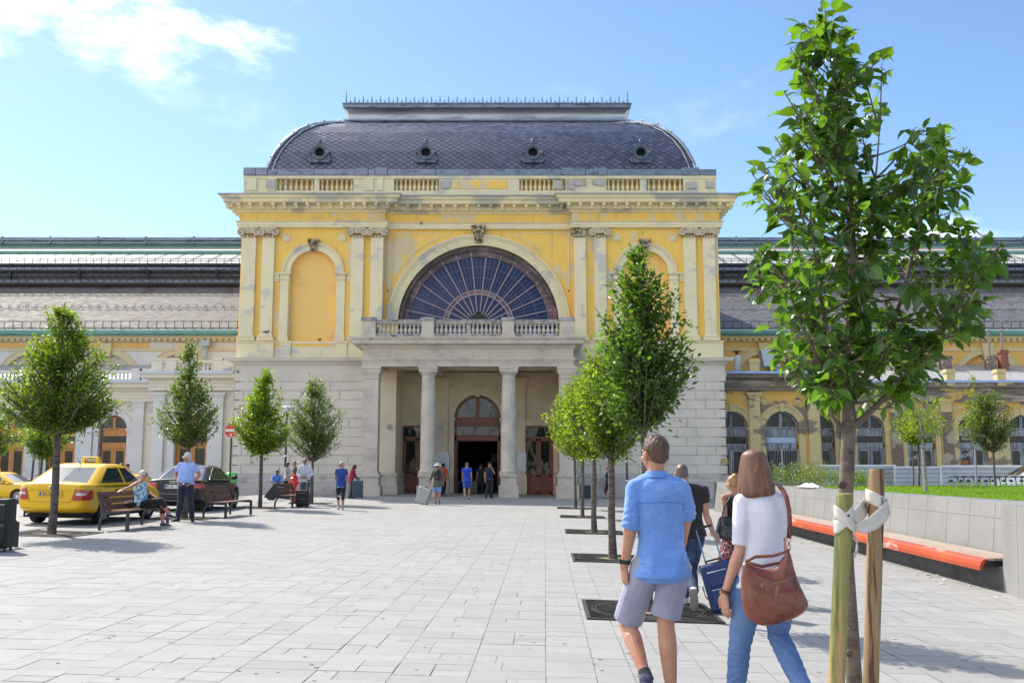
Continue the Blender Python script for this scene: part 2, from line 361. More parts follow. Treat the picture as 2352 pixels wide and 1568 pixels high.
ochre_r = mat('peeling_ochre_plaster', (0.68, 0.41, 0.10), 0.92, layers=[((0.54,0.35,0.12), 0.9, 0.45, 0.7), ((0.20,0.165,0.14), 0.32, 0.515, 0.54, 8, (0.8,1,1.3), 0.95)], bump=(6, 0.015))
cream_r = mat('peeling_cream_plaster', (0.58, 0.46, 0.23), 0.92, layers=[((0.50,0.40,0.22), 0.9, 0.45, 0.7), ((0.20,0.165,0.14), 0.36, 0.555, 0.585, 8, (0.8,1,1.3), 0.9)], bump=(6, 0.015))
peeled = mat('bare_sooty_render', (0.18, 0.15, 0.125), 0.95, layers=[((0.34,0.30,0.25), 1.2, 0.5, 0.62, 8, (0.5,1,2.5)), ((0.60,0.40,0.13), 0.8, 0.58, 0.615, 7, (0.7,1,1.6)), ((0.09,0.08,0.07), 2, 0.55, 0.7, 6, (0.5,1,3), 0.7)], bump=(6, 0.02))
greenp = mat('green_painted_gutter', (0.115, 0.30, 0.245), 0.5, layers=[((0.09,0.24,0.20), 2, 0.4, 0.7)])
brick_m = mat('chimney_brick', (0.30, 0.10, 0.065), 0.9, layers=[((0.16,0.08,0.06), 6, 0.45, 0.65)], bump=(30, 0.01))
white_m = mat('white_paint', (0.78, 0.78, 0.77), 0.5)
redp = mat('red_paint', (0.62, 0.012, 0.02), 0.35, coat=0.3)
black_m = mat('black_plastic', (0.012, 0.012, 0.013), 0.45)
def slate(name, c1, c2, line, w, h, rough=0.42, lw=0.07, stain=None, coords='UV', stain_st=(1,1,1), metal=0.0):
    m = bpy.data.materials.new(name); m.use_nodes = True; N, L, b = mnodes(m)
    tc = N.new('ShaderNodeTexCoord'); sx = N.new('ShaderNodeSeparateXYZ'); L.new(tc.outputs[coords], sx.inputs[0])
    def M_(op, a, b_=None, cl=False):
        n = N.new('ShaderNodeMath'); n.operation = op; n.use_clamp = cl
        for i, q in enumerate((a, b_)):
            if q is None: continue
            if isinstance(q, (int, float)): n.inputs[i].default_value = q
            else: L.new(q, n.inputs[i])
        return n.outputs[0]
    u = M_('DIVIDE', sx.outputs[0], w); v = M_('DIVIDE', sx.outputs[1], h)
    a = M_('ADD', u, v); c = M_('SUBTRACT', u, v)
    fa = M_('FRACT', a); fc = M_('FRACT', c)
    da = M_('MINIMUM', fa, M_('SUBTRACT', 1.0, fa)); dc = M_('MINIMUM', fc, M_('SUBTRACT', 1.0, fc))
    d = M_('MINIMUM', da, dc)
    mr = N.new('ShaderNodeMapRange'); L.new(d, mr.inputs[0]); mr.inputs[1].default_value = lw*0.35; mr.inputs[2].default_value = lw; mr.interpolation_type = 'SMOOTHSTEP'
    cb = N.new('ShaderNodeCombineXYZ'); L.new(M_('FLOOR', a), cb.inputs[0]); L.new(M_('FLOOR', c), cb.inputs[1])
    wh = N.new('ShaderNodeTexWhiteNoise'); L.new(cb.outputs[0], wh.inputs['Vector'])
    mx = N.new('ShaderNodeMix'); mx.data_type = 'RGBA'; L.new(wh.outputs['Value'], mx.inputs[0]); mx.inputs[6].default_value = (*c1, 1); mx.inputs[7].default_value = (*c2, 1)
    cur = mx.outputs[2]
    if stain:
        mp = N.new('ShaderNodeMapping'); mp.inputs['Scale'].default_value = stain_st; L.new(tc.outputs[coords], mp.inputs[0])
        nz = N.new('ShaderNodeTexNoise'); nz.inputs['Scale'].default_value = stain[1]; nz.inputs['Detail'].default_value = 7; L.new(mp.outputs[0], nz.inputs['Vector'])
        m2 = N.new('ShaderNodeMapRange'); m2.inputs[1].default_value = stain[2]; m2.inputs[2].default_value = stain[3]; L.new(nz.outputs['Fac'], m2.inputs[0])
        mx2 = N.new('ShaderNodeMix'); mx2.data_type = 'RGBA'; L.new(m2.outputs[0], mx2.inputs[0]); L.new(cur, mx2.inputs[6]); mx2.inputs[7].default_value = (*stain[0], 1); cur = mx2.outputs[2]
    mx3 = N.new('ShaderNodeMix'); mx3.data_type = 'RGBA'; L.new(mr.outputs[0], mx3.inputs[0]); mx3.inputs[6].default_value = (*line, 1); L.new(cur, mx3.inputs[7])
    L.new(mx3.outputs[2], b.inputs['Base Color'])
    r2 = N.new('ShaderNodeMapRange'); L.new(wh.outputs['Value'], r2.inputs[0]); r2.inputs[3].default_value = rough-0.08; r2.inputs[4].default_value = rough+0.08; L.new(r2.outputs[0], b.inputs['Roughness'])
    bp = N.new('ShaderNodeBump'); bp.inputs['Distance'].default_value = 0.03
    hh = M_('ADD', mr.outputs[0], M_('MULTIPLY', wh.outputs['Value'], 0.5)); L.new(hh, bp.inputs['Height']); L.new(bp.outputs[0], b.inputs['Normal'])
    b.inputs['Metallic'].default_value = metal
    MATS[name] = m; return m
slate_d = slate('dome_slate', (0.060, 0.068, 0.125), (0.120, 0.125, 0.190), (0.012, 0.012, 0.025), 0.50, 0.34, 0.30, 0.10, stain=((0.05,0.055,0.10), 0.5, 0.5, 0.75))
slate_h = slate('hall_slate_glare', (0.165, 0.147, 0.135), (0.235, 0.21, 0.195), (0.04, 0.035, 0.035), 0.62, 0.42, 0.75, 0.12, stain=((0.13,0.085,0.06), 0.25, 0.56, 0.72), stain_st=(2.6, 0.5, 1))  # left roof: same slate as the right, sun glare put into a lighter colour
slate_r = slate('hall_slate_no_glare', (0.13, 0.125, 0.13), (0.21, 0.20, 0.20), (0.02, 0.02, 0.025), 0.62, 0.42, 0.5, 0.10, stain=((0.20,0.13,0.09), 0.25, 0.58, 0.74), stain_st=(2.6, 0.5, 1))  # right roof: darker copy of the same slate, coloured as seen without glare
def brickmat(name, c1, c2, mortar, w, h, over=None):
    m = bpy.data.materials.new(name); m.use_nodes = True; N, L, b = mnodes(m)
    tc = N.new('ShaderNodeTexCoord'); mp = N.new('ShaderNodeMapping'); mp.inputs['Rotation'].default_value = (R(90), 0, 0); L.new(tc.outputs['Object'], mp.inputs[0])
    br = N.new('ShaderNodeTexBrick'); L.new(mp.outputs[0], br.inputs['Vector']); br.inputs['Scale'].default_value = 1.0
    br.inputs['Brick Width'].default_value = w; br.inputs['Row Height'].default_value = h; br.inputs['Mortar Size'].default_value = 0.012
    br.inputs['Color1'].default_value = (*c1, 1); br.inputs['Color2'].default_value = (*c2, 1); br.inputs['Mortar'].default_value = (*mortar, 1)
    nz = N.new('ShaderNodeTexNoise'); nz.inputs['Scale'].default_value = 0.7; nz.inputs['Detail'].default_value = 8; L.new(tc.outputs['Object'], nz.inputs['Vector'])
    mr = N.new('ShaderNodeMapRange'); mr.inputs[1].default_value = 0.55; mr.inputs[2].default_value = 0.59; L.new(nz.outputs['Fac'], mr.inputs[0])
    mx = N.new('ShaderNodeMix'); mx.data_type = 'RGBA'; L.new(mr.outputs[0], mx.inputs[0]); L.new(br.outputs[0], mx.inputs[6]); mx.inputs[7].default_value = (*(over or c1), 1)
    L.new(mx.outputs[2], b.inputs['Base Color']); b.inputs['Roughness'].default_value = 0.95
    bp = N.new('ShaderNodeBump'); bp.inputs['Distance'].default_value = 0.015; L.new(br.outputs['Fac'], bp.inputs['Height']); bp.invert = True; L.new(bp.outputs[0], b.inputs['Normal'])
    MATS[name] = m; return m
bare_brick = brickmat('bare_brick', (0.27, 0.175, 0.125), (0.17, 0.12, 0.095), (0.20, 0.17, 0.14), 0.29, 0.085, (0.42, 0.36, 0.26))
def streaks(name, base, line, wid, rough, axis=0, metal=0.0):   # standing seams across the roof
    m = bpy.data.materials.new(name); m.use_nodes = True; N, L, b = mnodes(m)
    tc = N.new('ShaderNodeTexCoord'); wv = N.new('ShaderNodeTexWave'); wv.bands_direction = 'X' if axis == 0 else 'Z'; L.new(tc.outputs['Object'], wv.inputs[0])
    wv.inputs['Scale'].default_value = 0.314/wid; wv.inputs['Distortion'].default_value = 0
    mr = N.new('ShaderNodeMapRange'); mr.inputs[1].default_value = 0.86; mr.inputs[2].default_value = 0.97; L.new(wv.outputs['Fac'], mr.inputs[0])
    mx = N.new('ShaderNodeMix'); mx.data_type = 'RGBA'; L.new(mr.outputs[0], mx.inputs[0]); mx.inputs[6].default_value = (*base, 1); mx.inputs[7].default_value = (*line, 1)
    L.new(mx.outputs[2], b.inputs['Base Color']); b.inputs['Roughness'].default_value = rough; b.inputs['Metallic'].default_value = metal
    bp = N.new('ShaderNodeBump'); bp.inputs['Distance'].default_value = 0.04; L.new(mr.outputs[0], bp.inputs['Height']); L.new(bp.outputs[0], b.inputs['Normal'])
    MATS[name] = m; return m
seam = streaks('seamed_sheet_roof', (0.42, 0.42, 0.43), (0.15, 0.15, 0.16), 0.6, 0.4)
seam_b = streaks('bluish_sheet_roof', (0.36, 0.38, 0.42), (0.17, 0.18, 0.22), 0.55, 0.4)
skylight = streaks('hall_skylight_glass', (0.62, 0.60, 0.56), (0.30, 0.24, 0.19), 1.6, 0.25)

mnodes(slate_d)[2].inputs['Specular IOR Level'].default_value = 0.9
zinc_k = mat('dormer_zinc', (0.085, 0.11, 0.14), 0.45, metal=0.4, layers=[((0.18,0.22,0.24), 3, 0.5, 0.7, 5)])

mnodes(slate_h)[2].inputs['Specular IOR Level'].default_value = 0.25
# ============================================================ the entrance pavilion
YF = 54.0; YC = 54.4; YP = 51.0; YB = 57.5
def GB(x): return gz(x, 54) - 0.25
pav = thing('station_pavilion', 'tall ochre station pavilion with blue slate dome, half-round window and stone columned porch', 'building', (XX(1100, 1134, YF), YF, 0))
xl, xr = XX(553, 600, YF), XX(1650, 600, YF)
xb1, xb2 = XX(881, 500, YF), XX(1317, 500, YF)
xll, xrr = XX(535, 1000, YF), XX(1668, 1000, YF)
XM = XX(1099, 650, YC)
def pth(xa, xb, dy=0, yb=68, c1=None, c2=None, cy=YC):
    c1 = xb1 if c1 is None else c1; c2 = xb2 if c2 is None else c2
    return [(xa, yb), (xa, YF+dy), (c1, YF+dy), (c1, cy+dy), (c2, cy+dy), (c2, YF+dy), (xb, YF+dy), (xb, yb)]
zg = -0.6
z_low_top = ZZ(820, YF-0.45)            # top of the cornice over the rusticated base
# ---- base walls (rusticated) left and right of the porch, with the plaster field behind the blocks
xpl, xpr = XX(909, 1000, YF), XX(1290, 1000, YF)    # recess of the porch
zr0, zr1 = ZZ(1089, YF), ZZ(876, YF)
m = MB()
for a, b in ((xll, xpl), (xpr, xrr)):
    m.box(a + (0.03 if a > xll else 0), b - (0.03 if b < xrr else 0), YF, YF+3.4, zg, z_low_top-0.1)
m.box(xll, xll+0.3, YF, 68, zg, z_low_top-0.1); m.box(xrr-0.3, xrr, YF, 68, zg, z_low_top-0.1)
m.build('base_wall', pale_st, pav)
rnd = random.Random(4)
m = MB(); nrow = 10; rh = (zr1 - zr0) / nrow
def block(m, x0, x1, z0, z1, y, t=0.045, g=0.016, c=0.02):
    x0 += g; x1 -= g; z0 += g; z1 -= g
    vs = [(x0,y,z0),(x1,y,z0),(x1,y,z1),(x0,y,z1),(x0+c,y-t,z0+c),(x1-c,y-t,z0+c),(x1-c,y-t,z1-c),(x0+c,y-t,z1-c)]
    m.add(vs, [(4,5,6,7),(0,1,5,4),(1,2,6,5),(2,3,7,6),(3,0,4,7)])
for a, b in ((xll, XX(838, 1000, YF)), (XX(1312, 1000, YF), xrr)):
    for r in range(nrow):
        x = a + (0 if r % 2 else -0.55); first = True
        while x < b - 0.01:
            w = 1.08 if rnd.random() < 0.45 else 2.16
            if first: w = 1.08; first = False
            x2 = min(x + w, b)
            if b - x2 < 0.45: x2 = b
            block(m, max(x, a), x2, zr0 + r*rh, zr0 + (r+1)*rh, YF-0.002); x = x2
for s_, xa in ((-1, xll), (1, xrr)):         # short returns on the flanks
    for r in range(nrow):
        for k in range(4):
            y0 = YF + k*1.5 + (0.7 if r % 2 else 0); z0 = zr0 + r*rh
            m.box(xa + s_*0.003, xa + s_*0.04, y0+0.016, y0+1.48, z0+0.016, z0+rh-0.016)
m.build('rusticated_blocks', pale_st, pav)
m = MB()
for a, b, pa in ((xll, xpl, [(xll, 66), (xll, YF), (XX(838,1100,YF), YF)]), (xpr, xrr, [(XX(1312,1100,YF), YF), (xrr, YF), (xrr, 66)])):
    m.sweep(pa, [(0, zg), (0.16, zg), (0.16, zr0-0.35), (0.10, zr0-0.28), (0.10, zr0-0.08), (0.07, zr0-0.02), (0, zr0-0.02)])
m.build('plinth', plinth_m, pav)
# ---- lower cornice
zc = [ZZ(v, YF) for v in (875, 868, 860, 858, 838, 832, 822, 819)]
m = MB()
prof = [(0, zc[0]), (0.05, zc[0]), (0.05, zc[1]), (0.10, zc[2]), (0.10, zc[3]), (0.03, zc[3]+0.01), (0.03, zc[4]), (0.12, zc[4]+0.03), (0.2, zc[5]), (0.42, zc[5]+0.05), (0.45, zc[6]-0.02), (0.5, zc[6]), (0.5, z_low_top-0.06), (-0.2, z_low_top+0.06)]
m.sweep([(xll, 68), (xll, YF), (XX(838,850,YF), YF)], prof); m.sweep([(XX(1312,850,YF), YF), (xrr, YF), (xrr, 68)], prof)
m.sweep([(XX(838,850,YF), YF+0.0), (XX(838,850,YF)+0.5, YF)], prof); m.sweep([(XX(1312,850,YF)-0.5, YF), (XX(1312,850,YF), YF)], prof)
m.build('lower_cornice', pale_st, pav, smooth=30)
# ---- upper storey: dado, walls, arches
zd0, zd1 = z_low_top-0.2, ZZ(783, YF)
x_dl, x_dr = XX(538, 800, YF), XX(1664, 800, YF)
m = MB(); m.sweep([(x_dl+0.25, 68), (x_dl+0.25, YF+0.02), (xb1+0.2, YF+0.02), (xb1+0.2, YC), (xb2-0.2, YC), (xb2-0.2, YF+0.02), (x_dr-0.25, YF+0.02), (x_dr-0.25, 68)], [(0, zd0), (0.0, zd1-0.16), (0.05, zd1-0.14), (0.05, zd1-0.03), (0, zd1)])
# pedestals under pilasters
ped = [(545, 629), (643, 668), (772, 797), (801, 884), (1314, 1398), (1404, 1429), (1534, 1560), (1566, 1660)]
for a, b in ped:
    X0, X1 = XX(a, 800, YF), XX(b, 800, YF)
    m.box(X0, X1, YF-0.14 if b-a > 60 else YF-0.07, YF+0.3, zd0, zd1-0.12); m.box(X0-0.04, X1+0.04, YF-0.19 if b-a > 60 else YF-0.12, YF+0.3, zd1-0.12, zd1+0.004)
m.build('dado', cream, pav)
z_arc = ZZ(524, YF)                   # underside of the architrave
zt_wall = ZZ(500, YF)
nl = (XX(719, 640, YF), XX(771.5, 640, YF)-XX(719, 640, YF), ZZ(627, YF))
nr = (XX(1482.5, 640, YF), nl[1], nl[2])
zlb = ZZ(783, YF)
wall_z1 = v_zctop = ZZ(452, YF)
m = MB()
m.arched(xl, xb1, zlb-0.3, wall_z1, [(nl[0], nl[1], nl[2], zlb)], YF, 0.32)
m.arched(xb2, xr, zlb-0.3, wall_z1, [(nr[0], nr[1], nr[2], zlb)], YF, 0.32)
RW = XX(1284, 740, YC) - XM
zL = ZZ(745, YC)
m.arched(xb1, xb2, zd0-0.4, wall_z1, [(XM, RW, zL, zd0-0.35)], YC, 0.45, n=48)
for a, b in ((xl, YF), (xr, YF)): m.add([(a, YF, zd0), (a, 68, zd0), (a, 68, wall_z1), (a, YF, wall_z1)], [(0,1,2,3)])
m.add([(xb1, YF, zd0), (xb1, YC, zd0), (xb1, YC, wall_z1), (xb1, YF, wall_z1)], [(0,1,2,3)]); m.add([(xb2, YF, zd0), (xb2, YC, zd0), (xb2, YC, wall_z1), (xb2, YF, wall_z1)], [(0,1,2,3)])
m.box(xl+0.1, xr-0.1, 67.5, 68, zg, wall_z1)
m.build('upper_wall', ochre, pav)
m = MB()
for q in (nl, nr): m.add([(q[0]-q[1]-0.05, YF+0.3, zlb-0.2), (q[0]+q[1]+0.05, YF+0.3, zlb-0.2), (q[0]+q[1]+0.05, YF+0.3, q[2]+q[1]+0.1), (q[0]-q[1]-0.05, YF+0.3, q[2]+q[1]+0.1)], [(0,1,2,3)])
m.build('niche_back', ochre_l, pav)
# niche arches: archivolts, keystones, imposts, little pilasters, roundels
for q in (nl, nr):
    m = MB(); r = q[1]
    m.arc(q[0], q[2], r, r+0.30, YF-0.07, YF+0.1); m.arc(q[0], q[2], r+0.30, r+0.42, YF-0.12, YF+0.1); m.arc(q[0], q[2], r+0.40, r+0.47, YF-0.15, YF+0.1)
    for k in range(44):                        # bead moulding
        a = math.pi*(k+0.5)/44; m.sphere((q[0]+(r+0.36)*math.cos(a), YF-0.13, q[2]+(r+0.36)*math.sin(a)), 0.035, 4)
    m.build('niche_archivolt', cream, pav)
    m = MB(); w = 0.24
    for s_ in (-1, 1):
        X = q[0] + s_*(r+0.30)
        m.box(X-w, X+w, YF-0.10, YF+0.1, zlb, q[2]-0.4)
        m.box(X-w-0.05, X+w+0.05, YF-0.15, YF+0.1, zlb, zlb+0.22)
        for z0, z1, e in ((-0.40,-0.34,0.05), (-0.34,-0.14,0.0), (-0.14,-0.08,0.06), (-0.08,-0.003,0.13)): m.box(X-w-e, X+w+e, YF-0.10-e, YF+0.1, q[2]+z0, q[2]+z1)
        a, b = (X-s_*-w, X+s_*(w+0.42))
        for z0, z1, e in ((-0.50,-0.42,0.03), (-0.40,-0.12,0.0), (-0.12,-0.02,0.06)): m.box(X+s_*(w+0.10), X+s_*(w+0.40), YF-0.05-e, YF+0.1, q[2]+z0, q[2]+z1)
    m.build('niche_pilasters', cream, pav)
    m = MB(); zt = q[2]+r+0.62
    m.box(q[0]-0.34, q[0]+0.34, YF-0.36, YF+0.05, zt-0.10, zt); m.box(q[0]-0.27, q[0]+0.27, YF-0.30, YF+0.05, zt-0.2, zt-0.1)
    m.prism([(q[0]-0.16, zt-0.68), (q[0]+0.16, zt-0.68), (q[0]+0.23, zt-0.2), (q[0]-0.23, zt-0.2)], YF-0.22, YF+0.05)
    for s_ in (-1, 1): m.lathe([(0.001, -0.3), (0.09, -0.28), (0.09, -0.12)], (q[0]+s_*0.2, YF, zt-0.3), 10, axis='Y'); m.sphere((q[0]+s_*0.1, YF-0.24, zt-0.55), 0.07, 6)
    m.sphere((q[0], YF-0.26, zt-0.42), 0.13, 8)
    m.build('keystone', carve, pav, smooth=40)
    for s_ in (-1, 1):
        X = q[0] + s_*1.6; Z = ZZ(546.5, YF); m = MB()
        m.lathe([(0.24,0.05),(0.24,-0.05),(0.19,-0.08),(0.16,-0.02),(0.11,-0.02),(0.10,-0.07),(0.001,-0.10)], (X, YF, Z), 22, axis='Y', cap=False); m.build('roundel', cream, pav, smooth=40)
# ---- big lunette window
win = MB(); win.half(XM, zL, RW+0.02, YC+0.40, zb=zd0-0.35, n=40); wobj = win.build('half_round_window', glass_b, pav)
m = MB(); m.arc(XM, zL, RW-0.30, RW, YC+0.22, YC+0.42, n=56); m.arc(XM, zL, RW-0.22, RW-0.10, YC+0.12, YC+0.3, n=56)
m.arc(XM, zL, RW-0.62, RW-0.52, YC+0.30, YC+0.44, n=56); m.build('window_frame_ring', bronze, wobj, smooth=40)
m = MB(); rm = RW*0.44
m.arc(XM, zL, rm-0.26, rm-0.2, YC+0.30, YC+0.41, n=44); m.arc(XM, zL, rm-0.03, rm+0.03, YC+0.28, YC+0.41, n=44)
nb = 15; r0 = 0.62
for k in range(nb+1):
    a = math.pi*(k+0.0)/nb; c, s_ = math.cos(a), math.sin(a)
    m.bar((XM+r0*c, YC+0.34, zL+r0*s_), (XM+(RW-0.3)*c, YC+0.34, zL+(RW-0.3)*s_), 0.042, 0.06)
m.build('radial_bars', bar_m, wobj)
m = MB(); m.arc(XM, zL, rm-0.2, rm-0.03, YC+0.34, YC+0.40, n=44); m.arc(XM, zL, RW-0.52, RW-0.3, YC+0.33, YC+0.41, n=56)
m.build('pierced_iron_band', bronze, wobj)
m = MB()
for k in range(nb*3):
    if k % 3 == 0: continue
    a = math.pi*k/(nb*3); c, s_ = math.cos(a), math.sin(a)
    m.bar((XM+(rm+0.05)*c, YC+0.38, zL+(rm+0.05)*s_), (XM+(RW-0.62)*c, YC+0.38, zL+(RW-0.62)*s_), 0.018, 0.02)
for rr in (rm + (RW-0.6-rm)*0.38, rm + (RW-0.6-rm)*0.7): m.arc(XM, zL, rr-0.012, rr+0.012, YC+0.37, YC+0.39, n=48)
m.build('glazing_bars', mat('thin_glazing_bar', (0.13, 0.12, 0.17), 0.5), wobj)
m = MB(); m.arc(XM, zL, 0.36, 0.66, YC+0.2, YC+0.42, n=28); m.arc(XM, zL, 0.30, 0.40, YC+0.14, YC+0.4, n=28)
for k in range(5): a = math.pi*k/4; m.bar((XM, YC+0.3, zL), (XM+0.34*math.cos(a), YC+0.3, zL+0.34*math.sin(a)), 0.05, 0.05)
m.sphere((XM, YC+0.26, zL+0.72), 0.11, 7); m.build('window_hub', iron, wobj, smooth=40)
m = MB(); ra = RW
m.arc(XM, zL, ra, ra+0.40, YC-0.08, YC+0.1, n=56); m.arc(XM, zL, ra+0.40, ra+0.46, YC-0.14, YC+0.1, n=56); m.arc(XM, zL, ra+0.54, ra+0.62, YC-0.18, YC+0.1, n=56)
m.arc(XM, zL, ra+0.46, ra+0.54, YC-0.12, YC+0.1, n=56)
m.arc(XM, zL, ra+0.14, ra+0.17, YC-0.11, YC+0.1, n=56); m.arc(XM, zL, ra+0.28, ra+0.31, YC-0.11, YC+0.1, n=56)
for k in range(150): a = math.pi*(k+0.5)/150; m.obox(Matrix.Translation((XM+(ra+0.5)*math.cos(a), YC-0.14, zL+(ra+0.5)*math.sin(a))) @ Matrix.Rotation(-a, 4, 'Y'), 0.08, 0.07, 0.055)
m.build('great_archivolt', cream, pav)
m = MB(); zt = ZZ(521, YC)      # bearded mask keystone
m.box(XM-0.42, XM+0.42, YC-0.45, YC+0.1, zt-0.12, zt); m.box(XM-0.34, XM+0.34, YC-0.38, YC+0.1, zt-0.28, zt-0.12)
m.prism([(XM-0.2, zt-1.0), (XM+0.2, zt-1.0), (XM+0.32, zt-0.28), (XM-0.32, zt-0.28)], YC-0.24, YC+0.1)
m.sphere((XM, YC-0.30, zt-0.56), 0.17, 10, sc_=(0.9, 0.8, 1.25)); m.sphere((XM, YC-0.32, zt-0.78), 0.12, 8, sc_=(1, 0.8, 1.5)); m.sphere((XM, YC-0.44, zt-0.58), 0.035, 6, sc_=(0.8, 1, 1.8))
for s_ in (-1, 1):
    m.sphere((XM+s_*0.16, YC-0.28, zt-0.5), 0.08, 7, sc_=(1, 1, 2.2)); m.lathe([(0.001, -0.46), (0.12, -0.42), (0.12, -0.2)], (XM+s_*0.28, YC, zt-0.3), 10, axis='Y')
    m.sphere((XM+s_*0.07, YC-0.41, zt-0.53), 0.03, 6)
m.build('mask_keystone', carve, pav, smooth=40)
# spandrel mouldings beside the great arch
m = MB()
for s_ in (-1, 1):
    x0 = XM + s_*(RW+0.95-0.0) ; ztp = ZZ(536, YC); x1 = XM + s_*2.2; zb_ = zL + 1.9; xe = XM + s_*(XX(1306, 600, YC)-XM)
    pts = [(x1, ztp), (xe, ztp), (xe, zb_)]; rr = RW+0.95
    n = 14; a0 = math.acos(min(1, abs(xe-XM)/rr)); 
    for k in range(n+1):
        a = a0 + (math.asin(min(0.999,(ztp-zL)/ (rr+0.0)) if (ztp-zL) < rr else 1.35) - a0)*k/n if (ztp-zL) < rr else a0 + (1.42-a0)*k/n
        pts.append((XM + s_*rr*math.cos(a), min(zL + rr*math.sin(a), ztp)))
    for p, q in zip(pts, pts[1:]): m.bar((p[0], YC-0.01, p[1]), (q[0], YC-0.01, q[1]), 0.06, 0.04)
m.build('spandrel_moulding', cream, pav)
# ---- pilasters with scrolled capitals
def capital(m, X, w, y, zt, n=1, half_=False):
    m.box(X-w*0.62, X+w*0.62, y-0.14, y+0.2, zt-0.09, zt)
    if half_:
        m.box(X-w*0.5, X+w*0.5, y-0.05, y+0.2, zt-0.5, zt-0.09); m.sphere((X-w*0.62, y-0.02, zt-0.38), 0.11, 7); return
    for s_ in (-1, 1):
        c = X + s_*w*0.60
        m.lathe([(0.001,-0.19),(0.06,-0.20),(0.07,-0.15),(0.12,-0.15),(0.13,-0.21),(0.205,-0.20),(0.215,-0.12),(0.215,0.15)], (c, y, zt-0.285), 16, axis='Y')
    m.box(X-w*0.62, X+w*0.62, y-0.12, y+0.2, zt-0.22, zt-0.09); m.prism([(X-w*0.5, zt-0.36), (X+w*0.5, zt-0.36), (X+w*0.56, zt-0.22), (X-w*0.56, zt-0.22)], y-0.13, y+0.1)
    for k in range(5): m.sphere((X+(k-2)*w*0.19, y-0.14, zt-0.3), 0.055, 5, sc_=(0.8, 0.8, 1.4))
    for k in range(4): m.sphere((X+(k-1.5)*w*0.24, y-0.06, zt-0.52), 0.07, 5, sc_=(0.9, 0.6, 1.3))
pil = [(556,587),(602,629.6),(806.7,835),(851.5,880),(1318.6,1345.8),(1364.5,1392.4),(1570.5,1598.3),(1615,1642.3)]
for i, (a, b) in enumerate(pil):
    X0, X1 = XX(a, 640, YF), XX(b, 640, YF); X = (X0+X1)/2; w = (X1-X0)
    m = MB(); zb = ZZ(783, YF); zt = z_arc
    m.box(X-w/2, X+w/2, YF-0.20, YF+0.1, zb+0.3, zt-0.62)
    for z0, z1, e in ((0.004,0.13,0.13), (0.13,0.2,0.09), (0.2,0.26,0.11), (0.26,0.33,0.05)): m.box(X-w/2-e, X+w/2+e, YF-0.20-e, YF+0.1, zb+z0, zb+z1)
    m.box(X-w/2-0.03, X+w/2+0.03, YF-0.23, YF+0.1, zt-0.66, zt-0.6); 
    po = m.build('pilaster', cream, pav, bevel=0.012)
    m = MB(); capital(m, X, w, YF-0.2, zt-0.02, half_=(i == 4)); m.build('capital', carve2 if i not in (4,) else carve, po, smooth=40)
# ---- entablature
v = lambda y_: ZZ(y_, YF)
za0, za1, zf1 = v(524), v(510), v(489)
m = MB(); m.sweep(pth(xl, xr), [(0, za0), (0.22, za0), (0.22, za0+0.14), (0.25, za0+0.15), (0.25, za1-0.08), (0.32, za1-0.03), (0.34, za1), (0.05, za1+0.02)])
m.build('architrave', cream, pav)
m = MB(); m.sweep(pth(xl, xr), [(0.1, za1-0.05), (0.1, zf1)]); m.build('frieze', ochre, pav)
zct = ZZ(443, YF-1.24); zm1 = ZZ(463, YF-0.97); zm0 = ZZ(480, YF-0.42); ztop = zct
k_ = zct - zm1
m = MB(); m.sweep(pth(xl, xr), [(0.10, zf1-0.02), (0.18, zf1), (0.22, zf1+0.10), (0.34, zf1+0.14), (0.36, zm0), (0.42, zm0+0.02), (0.42, zm1), (0.86, zm1+0.02), (0.88, zm1+k_*0.2), (0.90, zm1+k_*0.48), (0.98, zm1+k_*0.55), (1.06, zm1+k_*0.88), (1.10, zm1+k_*0.92), (1.10, zct), (0.0, zct+0.16)])
m.build('main_cornice', cream_c, pav, smooth=25)
zc_top = zct
m = MB()
m.sweep(pth(xl, xr), [(1.07, zc_top-0.005), (1.13, zc_top-0.02), (1.13, zc_top+0.03), (0.0, zc_top+0.18)])
m.build('cornice_flashing', zinc, pav)
m = MB()
def modil(x, y): m.box(x-0.085, x+0.085, y-0.80, y-0.40, zm1-0.14, zm1+0.01); m.box(x-0.085, x+0.085, y-0.60, y-0.40, zm1-0.27, zm1-0.14)
for a, b, y in ((xl-0.68, xb1+0.3, YF), (xb1+0.75, xb2-0.7, YC), (xb2-0.3, xr+0.68, YF)):
    n = max(2, int(round((b-a)/0.665))); 
    for k in range(n+1): modil(a + (b-a)*k/n, y)
for k in range(16): y = YF-0.6+k*0.665; m.box(xl-0.80, xl-0.40, y-0.08, y+0.08, zm1-0.2, zm1+0.01); m.box(xr+0.40, xr+0.80, y-0.08, y+0.08, zm1-0.2, zm1+0.01)
mo = m.build('modillions', cream_c, pav)
# ---- parapet with balusters
YR = YF + 0.15
zp0 = v(438); zp1 = v(402); zp2 = v(388)
xpa, xpb = XX(560, 420, YR), XX(1645, 420, YR)
def baluster_mesh(h, r, mt, nm='baluster'):
    m = MB(); pr = [(r*0.9,0),(r*0.9,h*0.06),(r*0.45,h*0.10),(r*0.6,h*0.16),(r*0.95,h*0.30),(r*0.9,h*0.40),(r*0.45,h*0.62),(r*0.38,h*0.74),(r*0.6,h*0.80),(r*0.42,h*0.84),(r*0.8,h*0.94),(r*0.8,h)]
    return pr
zb0, zb1 = v(436)+0.0, v(409)
par = MB(); par.box(xpa+0.2, xpb-0.2, YR+0.75, YR+0.9, zc_top, zp1); par.box(xpa, xpa+0.25, YR+0.5, 66, zc_top, zp1); par.box(xpb-0.25, xpb, YR+0.5, 66, zc_top, zp1)
par.build('parapet_back_wall', ochre, pav)
